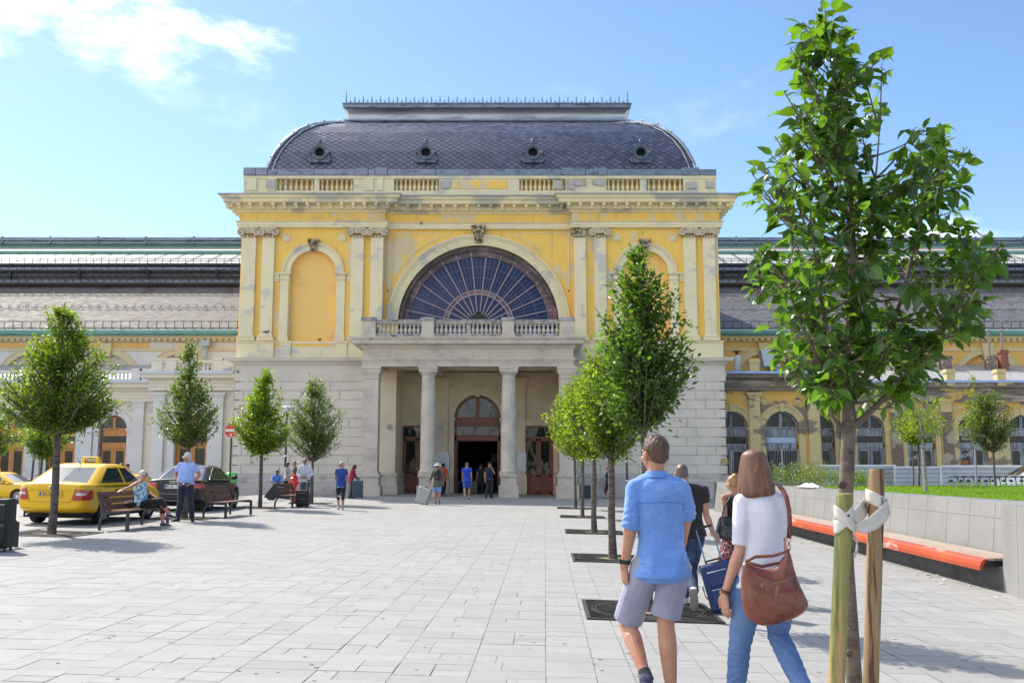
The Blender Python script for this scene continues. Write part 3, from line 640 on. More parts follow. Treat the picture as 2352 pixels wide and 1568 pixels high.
segs = [(635.6,722,7),(733,812,7),(905,1008,10),(1193,1298,10),(1393,1470,7),(1485,1570,7)]
m = MB(); solid = [(560,635.6),(722,733),(812,905),(1008,1193),(1298,1393),(1470,1485),(1570,1645)]
for a, b in solid:
    X0, X1 = XX(a, 420, YR), XX(b, 420, YR); m.box(X0, X1, YR, YR+0.55, zc_top-0.05, zb1+0.001)
m.box(xpa, xpb, YR-0.02, YR+0.55, zc_top-0.05, zb0); m.box(xpa-0.03, xpb+0.03, YR-0.05, YR+0.58, zb1, zp1)
m.build('parapet', cream, pav)
m = MB()                      # patches of bare brick and raised piers
for a, b in ((563,590),(615,634),(838,858),(868,880)): m.box(XX(a,420,YR), XX(b,420,YR), YR-0.07, YR, zb0, zb1)
m.build('parapet_piers', cream, pav)
m = MB()
for a, b, f0, f1 in ((612,634,0.12,0.95),(1011,1034,0.1,0.8),(1270,1290,0,0.9),(1299,1319,0.02,0.98),(1320,1345,0.35,1.0),(1360,1389,0.4,1.0),(1575,1600,0.1,0.75),(1620,1640,0.15,0.85)):
    X0, X1 = XX(a,420,YR), XX(b,420,YR); n = 9; up = []; lo = []
    for k in range(n+1):
        x = X0+(X1-X0)*k/n; up.append((x, zb0+(zb1-zb0)*min(1, f1+rnd.uniform(-.12,.04)))); lo.append((x, zb0+(zb1-zb0)*max(0, f0+rnd.uniform(-.04,.12))))
    m.prism(lo+up[::-1], YR-0.085, YR-0.05)
m.build('bare_patches', plinth_m, pav)
m = MB(); m.box(XX(1040,420,YR), XX(1165,420,YR), YR-0.03, YR, zb0+0.1, zb1-0.1); m.build('parapet_panel', ochre, pav)
m = MB(); edges = [(560,588),(588,616),(616,636),(636,722),(722,816),(816,846),(846,862),(862,890),(890,912),(912,1001),(1001,1190),(1190,1290),(1290,1320),(1320,1344),(1344,1364),(1364,1394),(1394,1566),(1566,1606),(1606,1645)]
for i, (a, b) in enumerate(edges):
    X0, X1 = XX(a, 395, YR), XX(b, 395, YR); up_ = 0.09 if (b-a) in (28, 30, 24, 40) else 0
    m.box(X0+0.01, X1-0.01, YR-(0.14 if up_ else 0.10), YR+0.62, zp1+0.004, zp2+up_)
m.build('parapet_flashing', zinc, pav, bevel=0.015)
proto = None
for a, b, n in segs:
    for k in range(n):
        x = XX(a + (b-a)*(k+0.5)/n, 420, YR)
        if proto is None:
            m = MB(); m.lathe(baluster_mesh(zb1-zb0, 0.105, cream), (0,0,0), 10); proto = m.build('baluster', cream, pav, smooth=40, world=False); o = proto
        else: o = proto.copy(); COL.objects.link(o)
        o.location = (x - pav.location.x, YR+0.25 - pav.location.y, zb0)
# ---- slate dome
YD = YF + 1.9; zd = ZZ(388, YD) - 0.35
xdl, xdr = XX(611, 388, YD), XX(1600, 388, YD)
run = 4.75
tab = [(0,0),(0.035,0.16),(0.10,0.34),(0.19,0.51),(0.30,0.66),(0.43,0.785),(0.57,0.875),(0.72,0.94),(0.86,0.98),(1.0,1.0)]
ztd = ZZ(290, YD+run); HD = ztd - zd; yback = YD + 18
def dome_p(t):                     # 0..1 -> (inset, height)
    t = t*(len(tab)-1); i = min(int(t), len(tab)-2); f = t-i
    return (tab[i][0]+(tab[i+1][0]-tab[i][0])*f)*run, (tab[i][1]+(tab[i+1][1]-tab[i][1])*f)*HD
NS = 36
m = MB(); m.uv = []; arc_l = [0]
for k in range(NS):
    a, b = dome_p(k/NS), dome_p((k+1)/NS); arc_l.append(arc_l[-1] + math.hypot(b[0]-a[0], b[1]-a[1]))
for side in range(4):
    for k in range(NS):
        i0, h0 = dome_p(k/NS); i1, h1 = dome_p((k+1)/NS); q = []
        for ii, hh in ((i0,h0),(i1,h1)):
            c = [(xdl+ii, YD+ii), (xdr-ii, YD+ii), (xdr-ii, yback-ii), (xdl+ii, yback-ii)]
            q.append((c[side], c[(side+1)%4], zd+hh))
        (a0, b0, z0), (a1, b1, z1) = q
        m.add([(a0[0],a0[1],z0),(b0[0],b0[1],z0),(b1[0],b1[1],z1),(a1[0],a1[1],z1)], [(0,1,2,3)])
        ax = 0 if side % 2 == 0 else 1
        m.uv += [(a0[ax],arc_l[k]),(b0[ax],arc_l[k]),(b1[ax],arc_l[k+1]),(a1[ax],arc_l[k+1])]
roof = m.build('dome_roof', slate_d, pav, smooth=30)
m = MB()                           # hip ridges and their batten
for sx_, x0 in ((1, xdl), (-1, xdr)):
    for off, w in ((0.0, 0.11), (0.34, 0.05)):
        pts = []
        for k in range(NS+1):
            i_, h_ = dome_p(k/NS); pts.append((x0 + sx_*(i_+off), YD+i_+0.0-0.03, zd+h_+0.05))
        m.tube(pts, w, 6)
    pts = []
    for k in range(NS+1):
        i_, h_ = dome_p(k/NS); pts.append((x0 + sx_*(i_), YD+i_+0.5, zd+h_+0.05))
    m.tube(pts, 0.06, 6)
    for k in (5, 10, 15, 20, 25, 30):
        i_, h_ = dome_p(k/NS); m.sphere((x0+sx_*(i_-0.05), YD+i_-0.05, zd+h_+0.18), 0.07, 5)
m.build('hip_ridges', zinc_l, roof, smooth=60)
m = MB(); m.sweep([(xdl, yback), (xdl, YD), (xdr, YD), (xdr, yback)], [(0.05, zd-0.3), (0.16, zd), (0.1, zd+0.08), (0, zd+0.1)]); m.build('dome_gutter', zinc, roof)
# lantern on top
YL = YD+run-0.15; zl0 = ztd-0.05
xla, xlb = XX(797, 285, YL), XX(1440, 285, YL)
zq = [ZZ(p, YL) for p in (292, 287, 279, 276, 262, 252, 250, 241)]
yl2 = yback-run+0.3; Pl = [(xla, yl2), (xla, YL), (xlb, YL), (xlb, yl2)]
m = MB(); m.sweep(Pl, [(0, zl0-0.3), (0.05, zl0), (0.18, zq[0]+0.02), (0.18, zq[1]), (0.05, zq[1]+0.02), (0.10, zq[2]-0.08), (0.2, zq[2]-0.03), (0.2, zq[2]+0.06), (0.1, zq[3])])
m.build('lantern_base', zinc, pav, smooth=40)
m = MB(); m.sweep(Pl, [(-0.2, zq[3]-0.05), (-0.05, zq[3]), (-0.12, zq[3]+0.15), (-0.10, zq[4]), (0.0, zq[5]-0.1), (0.18, zq[5])])
m.build('lantern_cove', zinc_l, pav, smooth=40)
m = MB(); m.sweep(Pl, [(0.1, zq[5]-0.02), (0.24, zq[6]), (0.24, zq[7]-0.04), (0.30, zq[7]-0.03), (0.30, zq[7]+0.03), (0.0, zq[7]+0.08)], cap=True)
m.box(xla, xlb, YL, yl2, zq[7]-0.3, zq[7]+0.05)
m.build('lantern_cornice', zinc, pav)
m = MB(); zk = zq[7]+0.05; n = 66; hh = ZZ(226, YL)-ZZ(241, YL)
for k in range(n+1):
    x = xla-0.05 + (xlb-xla+0.1)*k/n
    if k % 2 == 0:
        m.box(x-0.018, x+0.018, YL-0.17, YL-0.13, zk, zk+hh); m.box(x-0.055, x+0.055, YL-0.165, YL-0.135, zk+hh*0.80, zk+hh*0.84); m.box(x-0.045, x+0.045, YL-0.165, YL-0.135, zk+hh*0.52, zk+hh*0.57)
        for s_ in (-1, 1): m.bar((x, YL-0.15, zk+hh*0.1), (x+s_*0.085, YL-0.15, zk+hh*0.42), 0.022, 0.02); m.bar((x+s_*0.085, YL-0.15, zk+hh*0.42), (x+s_*0.03, YL-0.15, zk+hh*0.5), 0.02, 0.02)
    else:
        m.box(x-0.014, x+0.014, YL-0.165, YL-0.135, zk, zk+hh*0.6); m.sphere((x, YL-0.15, zk+hh*0.3), 0.05, 4); 
        for s_ in (-1, 1): m.bar((x, YL-0.15, zk+hh*0.08), (x+s_*0.09, YL-0.15, zk+hh*0.2), 0.02, 0.02)
m.box(xla-0.1, xlb+0.1, YL-0.17, YL-0.13, zk, zk+0.04)
m.build('roof_cresting', iron_b, pav)
m = MB()
for x in (xla-0.05, xlb+0.05): m.tube([(x, YL-0.15, zk), (x, YL-0.15, zk+hh*1.75)], 0.022, 6)
m.build('lightning_rods', iron, pav)
# dormers
first = None
for px in (734, 978, 1224, 1472):
    bk_ = min(((abs(ZZ(372, YD+dome_p(k/200)[0]) - (zd+dome_p(k/200)[1])), k) for k in range(200)))[1]
    Yd = YD + dome_p(bk_/200)[0] - 0.12; c = at(px, 350, Yd); zb = ZZ(374, Yd)
    if first is None:
        m = MB(); r = 0.36; H = c.z - zb
        m.box(-0.62, 0.62, -0.06, 1.6, -H, -H+0.14); m.prism([(-0.55,-H+0.14),(0.55,-H+0.14),(0.46,-H+0.42),(-0.46,-H+0.42)], 0, 1.5)
        pts = [(-0.44, -H+0.4)] + [(-0.50*math.cos(math.pi*i/14), 0.0+0.52*math.sin(math.pi*i/14)) for i in range(15)] + [(0.44, -H+0.4)]
        m.arc(0, 0, r, 0.47, -0.08, 0.12, 0, 360, 28); m.arc(0, 0, r-0.08, r, -0.02, 0.1, 0, 360, 28)
        m.arc(0, 0, 0.46, 0.53, -0.02, 1.5, -20, 200, 24)
        m.box(-0.5, -0.3, 0.02, 1.4, -H+0.3, 0); m.box(0.3, 0.5, 0.02, 1.4, -H+0.3, 0); m.box(-0.4, 0.4, 0.02, 0.1, -H+0.3, -0.36)
        for s_ in (-1, 1): m.lathe([(0.001,-0.1),(0.10,-0.09),(0.10,0.2)], (s_*0.55, 0, 0.02), 10, axis='Y'); m.prism([(s_*0.5, -H+0.14), (s_*0.74, -H+0.14), (s_*0.52, -0.05)], 0, 0.2)
        m.lathe([(0.06,0),(0.10,0.06),(0.13,0.15),(0.10,0.26),(0.03,0.34),(0.001,0.42)], (0, 0.0, 0.5), 8, sq=0.6); m.sphere((0, -0.1, -H+0.05), 0.09, 6)
        d = thing('dormer', None, None); d.parent = pav; first = d
        m.build('dormer_frame', zinc_k, d, smooth=40, world=False)
        m = MB(); m.lathe([(r-0.07, 0.25), (0.001, 0.26)], (0,0,0), 20, axis='Y', cap=False); m.build('dormer_opening', dark, d, world=False)
    else: d = copy_tree(first); d.parent = pav
    d.location = c - pav.location
# ============================================================ porch in front of the pavilion (parts of it)
gx = lambda px: XX(px, 1000, YP)
zE0, zE1, zE2, zE3, zE4 = [ZZ(q, YP-0.45) for q in (841, 826, 822, 797, 777)]
xe0, xe1 = XX(833, 810, YP-0.45), XX(1317, 810, YP-0.45)
zpb = ZZ(1142, YP) - 0.3
m = MB(); P = [(xe0, YC+0.2), (xe0, YP-0.45), (xe1, YP-0.45), (xe1, YC+0.2)]
m.sweep(P, [(-0.9, zE0), (0.0, zE0), (0.0, zE0+0.2), (0.04, zE0+0.21), (0.04, zE1-0.06), (0.1, zE1), (0.1, zE2), (0.0, zE2+0.02), (0.0, zE3-0.1), (0.06, zE3-0.06), (0.12, zE3+0.06), (0.22, zE3+0.1), (0.50, zE3+0.14), (0.52, zE4-0.14), (0.58, zE4-0.1), (0.62, zE4-0.02), (0.62, zE4+0.02), (-0.6, zE4+0.14)])
# inner faces of the beams, so that one looks up at a coffered ceiling
m.box(xe0+0.02, xe0+0.9, YP-0.4, YF+0.2, zE0+0.002, zE0+0.5); m.box(xe1-0.9, xe1-0.02, YP-0.4, YF+0.2, zE0+0.002, zE0+0.5)
m.build('porch_entablature', stone, pav)
m = MB(); m.box(xe0+0.5, xe1-0.5, YP, YB+0.3, zE0+0.42, zE0+0.6)
for px in (983, 1168):
    x = gx(px); m.box(x-0.35, x+0.35, YP+0.4, YB, zE0+0.05, zE0+0.42)
m.box(xe0+0.9, xe1-0.9, YP+0.4, YP+0.55, zE0+0.12, zE0+0.42); m.box(xe0+0.9, xe1-0.9, YF+0.2, YF+0.8, zE0+0.18, zE0+0.42)
for a, b in ((885, 950), (1015, 1135), (1200, 1270)): m.box(gx(a)+0.25, gx(b)-0.25, YP+1.2, YP+2.4, zE0+0.36, zE0+0.42)
m.build('porch_ceiling', porch_pl, pav)
# balustrade
YQ = YP - 0.35; zq0, zq1, zq2, zq3 = [ZZ(q, YQ) for q in (774, 767, 744, 735)]
bl = MB(); bl.box(XX(833,770,YQ), XX(1318,770,YQ), YQ-0.18, YQ+0.18, zE4-0.1, zq1); bl.box(XX(833,740,YQ)+0.3, XX(1318,740,YQ)-0.3, YQ-0.17, YQ+0.17, zq2, zq3); bl.box(XX(833,740,YQ)+0.3, XX(1318,740,YQ)-0.3, YQ-0.21, YQ+0.21, zq3-0.06, zq3)
bo = bl.build('balustrade', stone_d, pav, bevel=0.01)
for a, b in ((832.6,864.2),(968.9,997.3),(1153.5,1181),(1286,1318)):
    m = MB(); X0, X1 = XX(a,750,YQ), XX(b,750,YQ); zt = ZZ(731, YQ)
    m.box(X0, X1, YQ-0.28, YQ+0.28, zq1-0.02, zt-0.16); m.box(X0-0.04, X1+0.04, YQ-0.32, YQ+0.32, zE4, zq1); m.build('balustrade_pier', stone, bo, bevel=0.012)
    m = MB(); m.box(X0-0.05, X1+0.05, YQ-0.33, YQ+0.33, zt-0.16, zt-0.03); m.box(X0-0.02, X1+0.02, YQ-0.28, YQ+0.28, zt-0.03, zt+0.03); m.build('pier_cap', stone_d, bo, bevel=0.015)
m = MB(); m.box(XX(1072,755,YQ), XX(1081,755,YQ), YQ-0.1, YQ+0.1, zq1, zq2); m.build('balustrade_pier', stone_d, bo)
proto = None
for a, b, n in ((868, 966, 10), (999, 1071, 7), (1082, 1152, 7), (1183, 1284, 10)):
    for k in range(n):
        if proto is None: m = MB(); m.lathe(baluster_mesh(zq2-zq1, 0.11, stone), (0,0,0), 12); proto = m.build('baluster', stone, bo, smooth=40, world=False); o = proto
        else: o = proto.copy(); COL.objects.link(o)
        x = XX(a+(b-a)*(k+0.5)/n, 755, YQ); o.location = Vector((x, YQ, zq1)) - rt(bo)
for s_, X in ((-1, xe0), (1, xe1)):                # returns of the balustrade to the wall
    m = MB(); X = X + (0.25 if s_ < 0 else -0.25); m.box(X-0.16, X+0.16, YQ+0.3, YC, zE4, zq1); m.box(X-0.17, X+0.17, YQ+0.3, YC, zq2, zq3)
    for k in range(9): m.lathe(baluster_mesh(zq2-zq1, 0.11, stone), (X, YQ+0.55+k*0.33, zq1), 8)
    m.build('balustrade_return', stone_d, bo, smooth=40)
# columns and square pillars
def pedestal(m, X, w, Y, z0, zt, zm):
    m.box(X-w-0.14, X+w+0.14, Y-w-0.14, Y+w+0.14, z0-0.5, zm); m.box(X-w-0.04, X+w+0.04, Y-w-0.04, Y+w+0.04, zm, zt-0.14); m.box(X-w-0.1, X+w+0.1, Y-w-0.1, Y+w+0.1, zt-0.14, zt-0.0)
zS = ZZ(1089, YP-0.5); zSm = ZZ(1115, YP-0.5); zCt = zE0
for px in (983, 1168.5):
    X = gx(px); m = MB(); zg_ = gz(X, YP); pedestal(m, X, 0.38, YP, zg_, zS, zSm); m.build('column_pedestal', stone, pav, bevel=0.02)
    H = zCt - zS; m = MB()
    pr = [(0.50,0),(0.50,0.06),(0.47,0.08),(0.50,0.12),(0.49,0.17),(0.43,0.20),(0.405,0.26)]
    for f in (0.27, 0.2701, 0.55, 0.5501): pass
    pr += [(0.40, H*0.25),(0.392, H*0.2505),(0.395, H*0.26),(0.395, H*0.43),(0.386, H*0.4305),(0.39, H*0.436),(0.385, H*0.62),(0.375,H*0.6205),(0.38,H*0.625),(0.355, H-0.75),(0.375, H-0.73),(0.375,H-0.68),(0.35,H-0.66),(0.35,H-0.48),(0.38,H-0.44),(0.46,H-0.30)]
    m.lathe(pr, (X, YP, zS), 36); m.box(X-0.48, X+0.48, YP-0.48, YP+0.48, zCt-0.30, zCt-0.12); m.box(X-0.52, X+0.52, YP-0.52, YP+0.52, zCt-0.12, zCt+0.01)
    m.build('porch_column', stone, pav, smooth=35)
for px, w in ((852.5, 0.42), (1302, 0.42)):
    X = gx(px); m = MB(); zg_ = gz(X, YP); pedestal(m, X, 0.45, YP, zg_, zS, zSm); m.build('column_pedestal', stone, pav, bevel=0.02)
    m = MB(); m.box(X-0.46, X+0.46, YP-0.46, YP+0.46, zS, zS+0.16)
    H = zCt-0.65-zS-0.16
    for a, b in ((0, 0.24), (0.24, 0.42), (0.42, 0.72), (0.72, 1.0)): m.box(X-0.40, X+0.40, YP-0.40, YP+0.40, zS+0.16+a*H+0.005, zS+0.16+b*H-0.005)
    m.box(X-0.385, X+0.385, YP-0.385, YP+0.385, zS+0.1, zCt-0.4)
    for z0, z1, e in ((-0.65,-0.6,0.04),(-0.6,-0.42,0.0),(-0.42,-0.32,0.05),(-0.32,-0.14,0.09),(-0.14,0.0,0.13)): m.box(X-0.4-e, X+0.4+e, YP-0.4-e, YP+0.4+e, zCt+z0, zCt+z1)
    m.build('porch_pillar', stone, pav, bevel=0.012)
# side piers of the recess (cream jambs) and back wall
xja, xjb = XX(880,1000,YF), XX(909,1000,YF)
zjt = ZZ(873, YF)
m = MB()
for s_, a in ((1, XX(1290,1000,YF)),):
    pass
m.box(XX(868,1000,YF), xpl, YF-0.12, YB, zg, zE0+0.5); m.box(xpr, XX(1325,1000,YF), YF-0.12, YB, zg, zE0+0.5)
m.build('recess_jamb', porch_pl, pav)
m = MB()
for a, b in ((XX(866,1100,YF), xpl+0.14), (xpr-0.14, XX(1327,1100,YF))):
    for z0, z1, e in ((-1, zSm, 0.12), (zSm, zS-0.1, 0.06), (zS-0.1, zS+0.05, 0.1)): m.box(a-e, b+e-0.1, YF-0.2-e, YB, z0, z1)
m.build('jamb_base', stone, pav)
b_ = lambda px, py=1000: XX(px, py, YB)
bz = lambda py: ZZ(py, YB)
xbl, xbr = b_(900)-0.6, b_(1300)+0.6
rd = (b_(1149.8)-b_(1043))/2; xd = (b_(1149.8)+b_(1043))/2; zsp = bz(959.8)
dl = (b_(390/3.137+880/1) if False else XX(924, 1050, YB), XX(993, 1050, YB)); dr_ = (XX(1204, 1050, YB), XX(1270, 1050, YB)); zdt = bz(978)
m = MB(); m.arched(xbl, xbr, -0.8, bz(855), [(xd, rd, zsp, -0.8)], YB, 0.5, n=30); 
bw = m.build('porch_back_wall', porch_pl, pav)
m = MB()
m.arc(xd, zsp, rd, rd+0.22, YB-0.05, YB+0.1, n=30); m.arc(xd, zsp, rd+0.22, rd+0.3, YB-0.09, YB+0.1, n=30)
for s_ in (-1, 1):
    X = xd+s_*(rd+0.16); m.box(X-0.16, X+0.16, YB-0.06, YB+0.1, -0.6, zsp-0.02)
    for z0, z1, e in ((-0.30,-0.24,0.03),(-0.18,-0.1,0.05),(-0.1,0.0,0.09)): m.box(X-0.16-e, X+0.16+e, YB-0.06-e, YB+0.1, zsp+z0, zsp+z1)
    z2 = bz(985); m.box(X-0.19, X+0.19, YB-0.1, YB+0.1, z2-0.15, z2)
    X2 = xd+s_*(rd+0.62+0.30); m.box(X2-0.55, X2+0.55, YB-0.16, YB+0.1, -0.6, bz(892)); m.box(X2-0.62, X2+0.62, YB-0.24, YB+0.1, bz(892), bz(873)); m.box(X2-0.66, X2+0.66, YB-0.3, YB+0.1, bz(874), bz(868))
    m.box(X2-0.64, X2+0.64, YB-0.28, YB+0.1, -0.6, bz(1093)); m.box(X2-0.60, X2+0.60, YB-0.24, YB+0.1, bz(1093), bz(1088))
for a, b in (dl, dr_):
    m.box(a-0.28, a, YB-0.07, YB+0.1, -0.6, zdt+0.05); m.box(b, b+0.28, YB-0.07, YB+0.1, -0.6, zdt+0.05); m.box(a-0.32, b+0.32, YB-0.1, YB+0.1, zdt+0.04, zdt+0.32); m.box(a-0.36, b+0.36, YB-0.15, YB+0.1, zdt+0.32, zdt+0.40)
    z0, z1 = bz(952), bz(885); m.box(a-0.1, b+0.1, YB-0.03, YB+0.05, z0-0.05, z0)
    for p in ((a-0.1, a-0.05), (b+0.05, b+0.1)): m.box(p[0], p[1], YB-0.03, YB+0.05, z0, z1)
    m.box(a-0.1, b+0.1, YB-0.03, YB+0.05, z1, z1+0.05)
    m.box(a-0.3, b+0.3, YB-0.06, YB+0.05, bz(866), bz(855))
m.build('porch_wall_trim', porch_pl, pav)
m = MB()
for s_ in (-1, 1): m.lathe([(0.27,0.05),(0.27,-0.07),(0.20,-0.07),(0.15,0.0),(0.11,-0.05),(0.001,-0.05)], (xd+s_*1.30, YB, bz(890.5)), 22, axis='Y', cap=False)
m.prism([(xd-0.14, zsp+rd-0.1), (xd+0.14, zsp+rd-0.1), (xd+0.2, zsp+rd+0.5), (xd-0.2, zsp+rd+0.5)], YB-0.16, YB+0.05); m.box(xd-0.26, xd+0.26, YB-0.22, YB+0.05, zsp+rd+0.45, zsp+rd+0.56)
for s_ in (-1,1): m.lathe([(0.001,-0.2),(0.06,-0.19),(0.06,-0.1)], (xd+s_*0.12, YB, zsp+rd+0.4), 8, axis='Y')
m.build('porch_roundels', porch_pl, pav, smooth=40)
# central door: arched fanlight, transom, open doorway with dark hall behind
YW = YB+0.30; zda = bz(1003); zdb = bz(1012); zt1, zt0 = bz(977), bz(999)
m = MB(); m.arc(xd, zsp, rd-0.16, rd, YW-0.05, YW+0.12, n=30)
m.box(xd-0.10, xd+0.10, YW-0.06, YW+0.12, zsp, zsp+rd-0.08); m.box(xd-rd, xd+rd, YW-0.06, YW+0.12, bz(973), zsp+0.05); m.box(xd-rd+0.1, xd+rd-0.1, YW-0.12, YW, zsp-0.02, zsp+0.06)
m.box(xd-rd, xd+rd, YW-0.05, YW+0.12, zdb, zt0); m.box(xd-rd, xd+rd, YW-0.12, YW+0.12, zt0-0.06, zt0+0.02)
for a, b in ((-rd, -rd+0.14), (rd-0.14, rd)): m.box(xd+a, xd+b, YW-0.05, YW+0.12, -0.6, zt1+0.2)
m.box(xd-rd, xd+rd, YW-0.04, YW+0.1, bz(978), bz(973))
cd = m.build('main_doorway', wood_r, pav, bevel=0.01)
m = MB(); m.half(xd, zsp, rd-0.1, YW+0.06); m.build('fanlight_glass', glass_d, cd)
m = MB(); m.box(xd-rd+0.14, xd+rd-0.14, YW+0.04, YW+0.06, zt0+0.02, bz(978)-0.01); m.build('transom_glass', glass_d, cd)
m = MB()
for s_ in (-1, 1): m.box(xd+s_*(rd-0.15), xd+s_*(rd-0.19), YW+0.05, YW+1.0, -0.3, zdb); 
m.build('open_door_leaf', wood_r, cd)
hz0 = gz(xd, 56) - 0.05
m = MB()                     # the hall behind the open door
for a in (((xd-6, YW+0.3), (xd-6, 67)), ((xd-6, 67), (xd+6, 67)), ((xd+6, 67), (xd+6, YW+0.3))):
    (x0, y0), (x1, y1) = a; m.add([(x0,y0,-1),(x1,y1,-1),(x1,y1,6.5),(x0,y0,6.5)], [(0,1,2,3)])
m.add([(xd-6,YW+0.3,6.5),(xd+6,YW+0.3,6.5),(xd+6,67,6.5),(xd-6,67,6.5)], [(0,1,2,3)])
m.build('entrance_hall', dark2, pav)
m = MB(); m.box(xd+0.7, xd+1.25, 63, 63.3, hz0+1.9, hz0+2.5); m.box(xd-2.0, xd-1.5, 62, 66, hz0, hz0+4); m.build('ticket_counter', mat('dim_hall_fitting', (0.12, 0.09, 0.05), 0.6), pav)
# side doors
def wdoor(a, b, z0, zt, y, wood, parent, tr=0.16, nm='double_door', glz=glass_d):
    w = b-a; H = zt-z0; mid = (a+b)/2; zt_ = zt-H*tr
    m = MB(); m.box(a, a+0.09, y, y+0.12, z0, zt); m.box(b-0.09, b, y, y+0.12, z0, zt); m.box(a, b, y-0.01, y+0.12, zt-0.1, zt); m.box(a, b, y-0.03, y+0.12, zt_-0.1, zt_)
    for x0, x1 in ((a+0.09, mid-0.01), (mid+0.01, b-0.09)):
        f = 0.13*min(1, (x1-x0)/0.6)
        m.box(x0, x0+f, y+0.03, y+0.09, z0, zt_-0.1); m.box(x1-f, x1, y+0.03, y+0.09, z0, zt_-0.1)
        m.box(x0, x1, y+0.03, y+0.09, z0, z0+0.16); m.box(x0, x1, y+0.03, y+0.09, zt_-0.26, zt_-0.1); zm = z0+H*0.27
        m.box(x0, x1, y+0.03, y+0.09, zm-0.08, zm+0.08); m.box(x0+f, x1-f, y+0.05, y+0.08, z0+0.16, zm-0.08); m.box(x0+f+0.05, x1-f-0.05, y+0.035, y+0.07, z0+0.22, zm-0.14)
    m.box(mid-0.03, mid+0.03, y+0.01, y+0.05, z0, zt_-0.1)
    o = m.build(nm, wood, parent, bevel=0.006)
    g = MB(); g.box(a+0.09, b-0.09, y+0.06, y+0.065, z0+H*0.27, zt_-0.12); g.box(a+0.1, b-0.1, y+0.06, y+0.065, zt_+0.0, zt-0.1); g.build('door_glass', glz, o)
    h = MB(); h.box(mid-0.045, mid-0.03, y-0.04, y+0.0, z0+H*0.34, z0+H*0.34+0.18); h.box(mid+0.03, mid+0.045, y-0.04, y+0.0, z0+H*0.34, z0+H*0.34+0.18); h.build('door_handle', bar_brass, o)
    return o
bar_brass = mat('brass', (0.55, 0.38, 0.14), 0.3, metal=0.9)
for a, b in (dl, dr_): wdoor(a, b, gz(a, 57)-0.02, zdt, YB-0.12, wood_r, pav)
# wall lamps and plaques in the porch
for px, py, Y in ((973-80, 979.5, YF-0.14), (1013, 979.5, YB-0.18)):
    c = at(px, py, Y); m = MB(); m.box(c.x-0.09, c.x+0.09, c.y-0.12, c.y, c.z-0.12, c.z+0.12); m.build('wall_lamp', mat('grey_lamp_box', (0.30,0.33,0.38), 0.4, metal=0.4), pav, bevel=0.01)
pq = thing('plaque', 'white marble plaque with lines of lettering behind the second porch column', 'plaque', at(1015, 1060, YB-0.20))
c = pq.location; m = MB(); m.box(-0.42, 0.42, -0.03, 0.0, -0.55, 0.55); m.build('plaque_slab', mat('white_marble', (0.68,0.70,0.75), 0.4), pq, world=False)
m = MB()
for a in (-0.37, 0.37):
    for b in (-0.49, 0.49): m.sphere((a, -0.04, b), 0.03, 6)
m.build('plaque_bolts', iron, pq, world=False)
m = MB(); rr = random.Random(3)
for i in range(11):
    z = 0.42 - i*0.075; x = -rr.uniform(0.2, 0.33); e = -x
    while x < e:
        w = rr.uniform(0.02, 0.07); m.box(x, min(x+w, e), -0.034, -0.031, z-0.012, z+0.012); x += w + 0.02
m.box(-0.07, 0.07, -0.034, -0.031, -0.47, -0.43)
m.build('plaque_lettering', mat('engraved_grey', (0.25,0.25,0.27), 0.6), pq, world=False)
pq2 = thing('plaque', 'white marble plaque seen nearly edge on behind the third porch column', 'plaque', at(1192, 1060, YB-0.20))
m = MB(); m.box(-0.12, 0.42, -0.03, 0.0, -0.55, 0.55); m.build('plaque_slab', MATS['white_marble'], pq2, world=False)
m = MB(); m.sphere((-0.08, -0.04, 0.49), 0.03, 6); m.sphere((-0.08, -0.04, -0.49), 0.03, 6); m.build('plaque_bolts', iron, pq2, world=False)
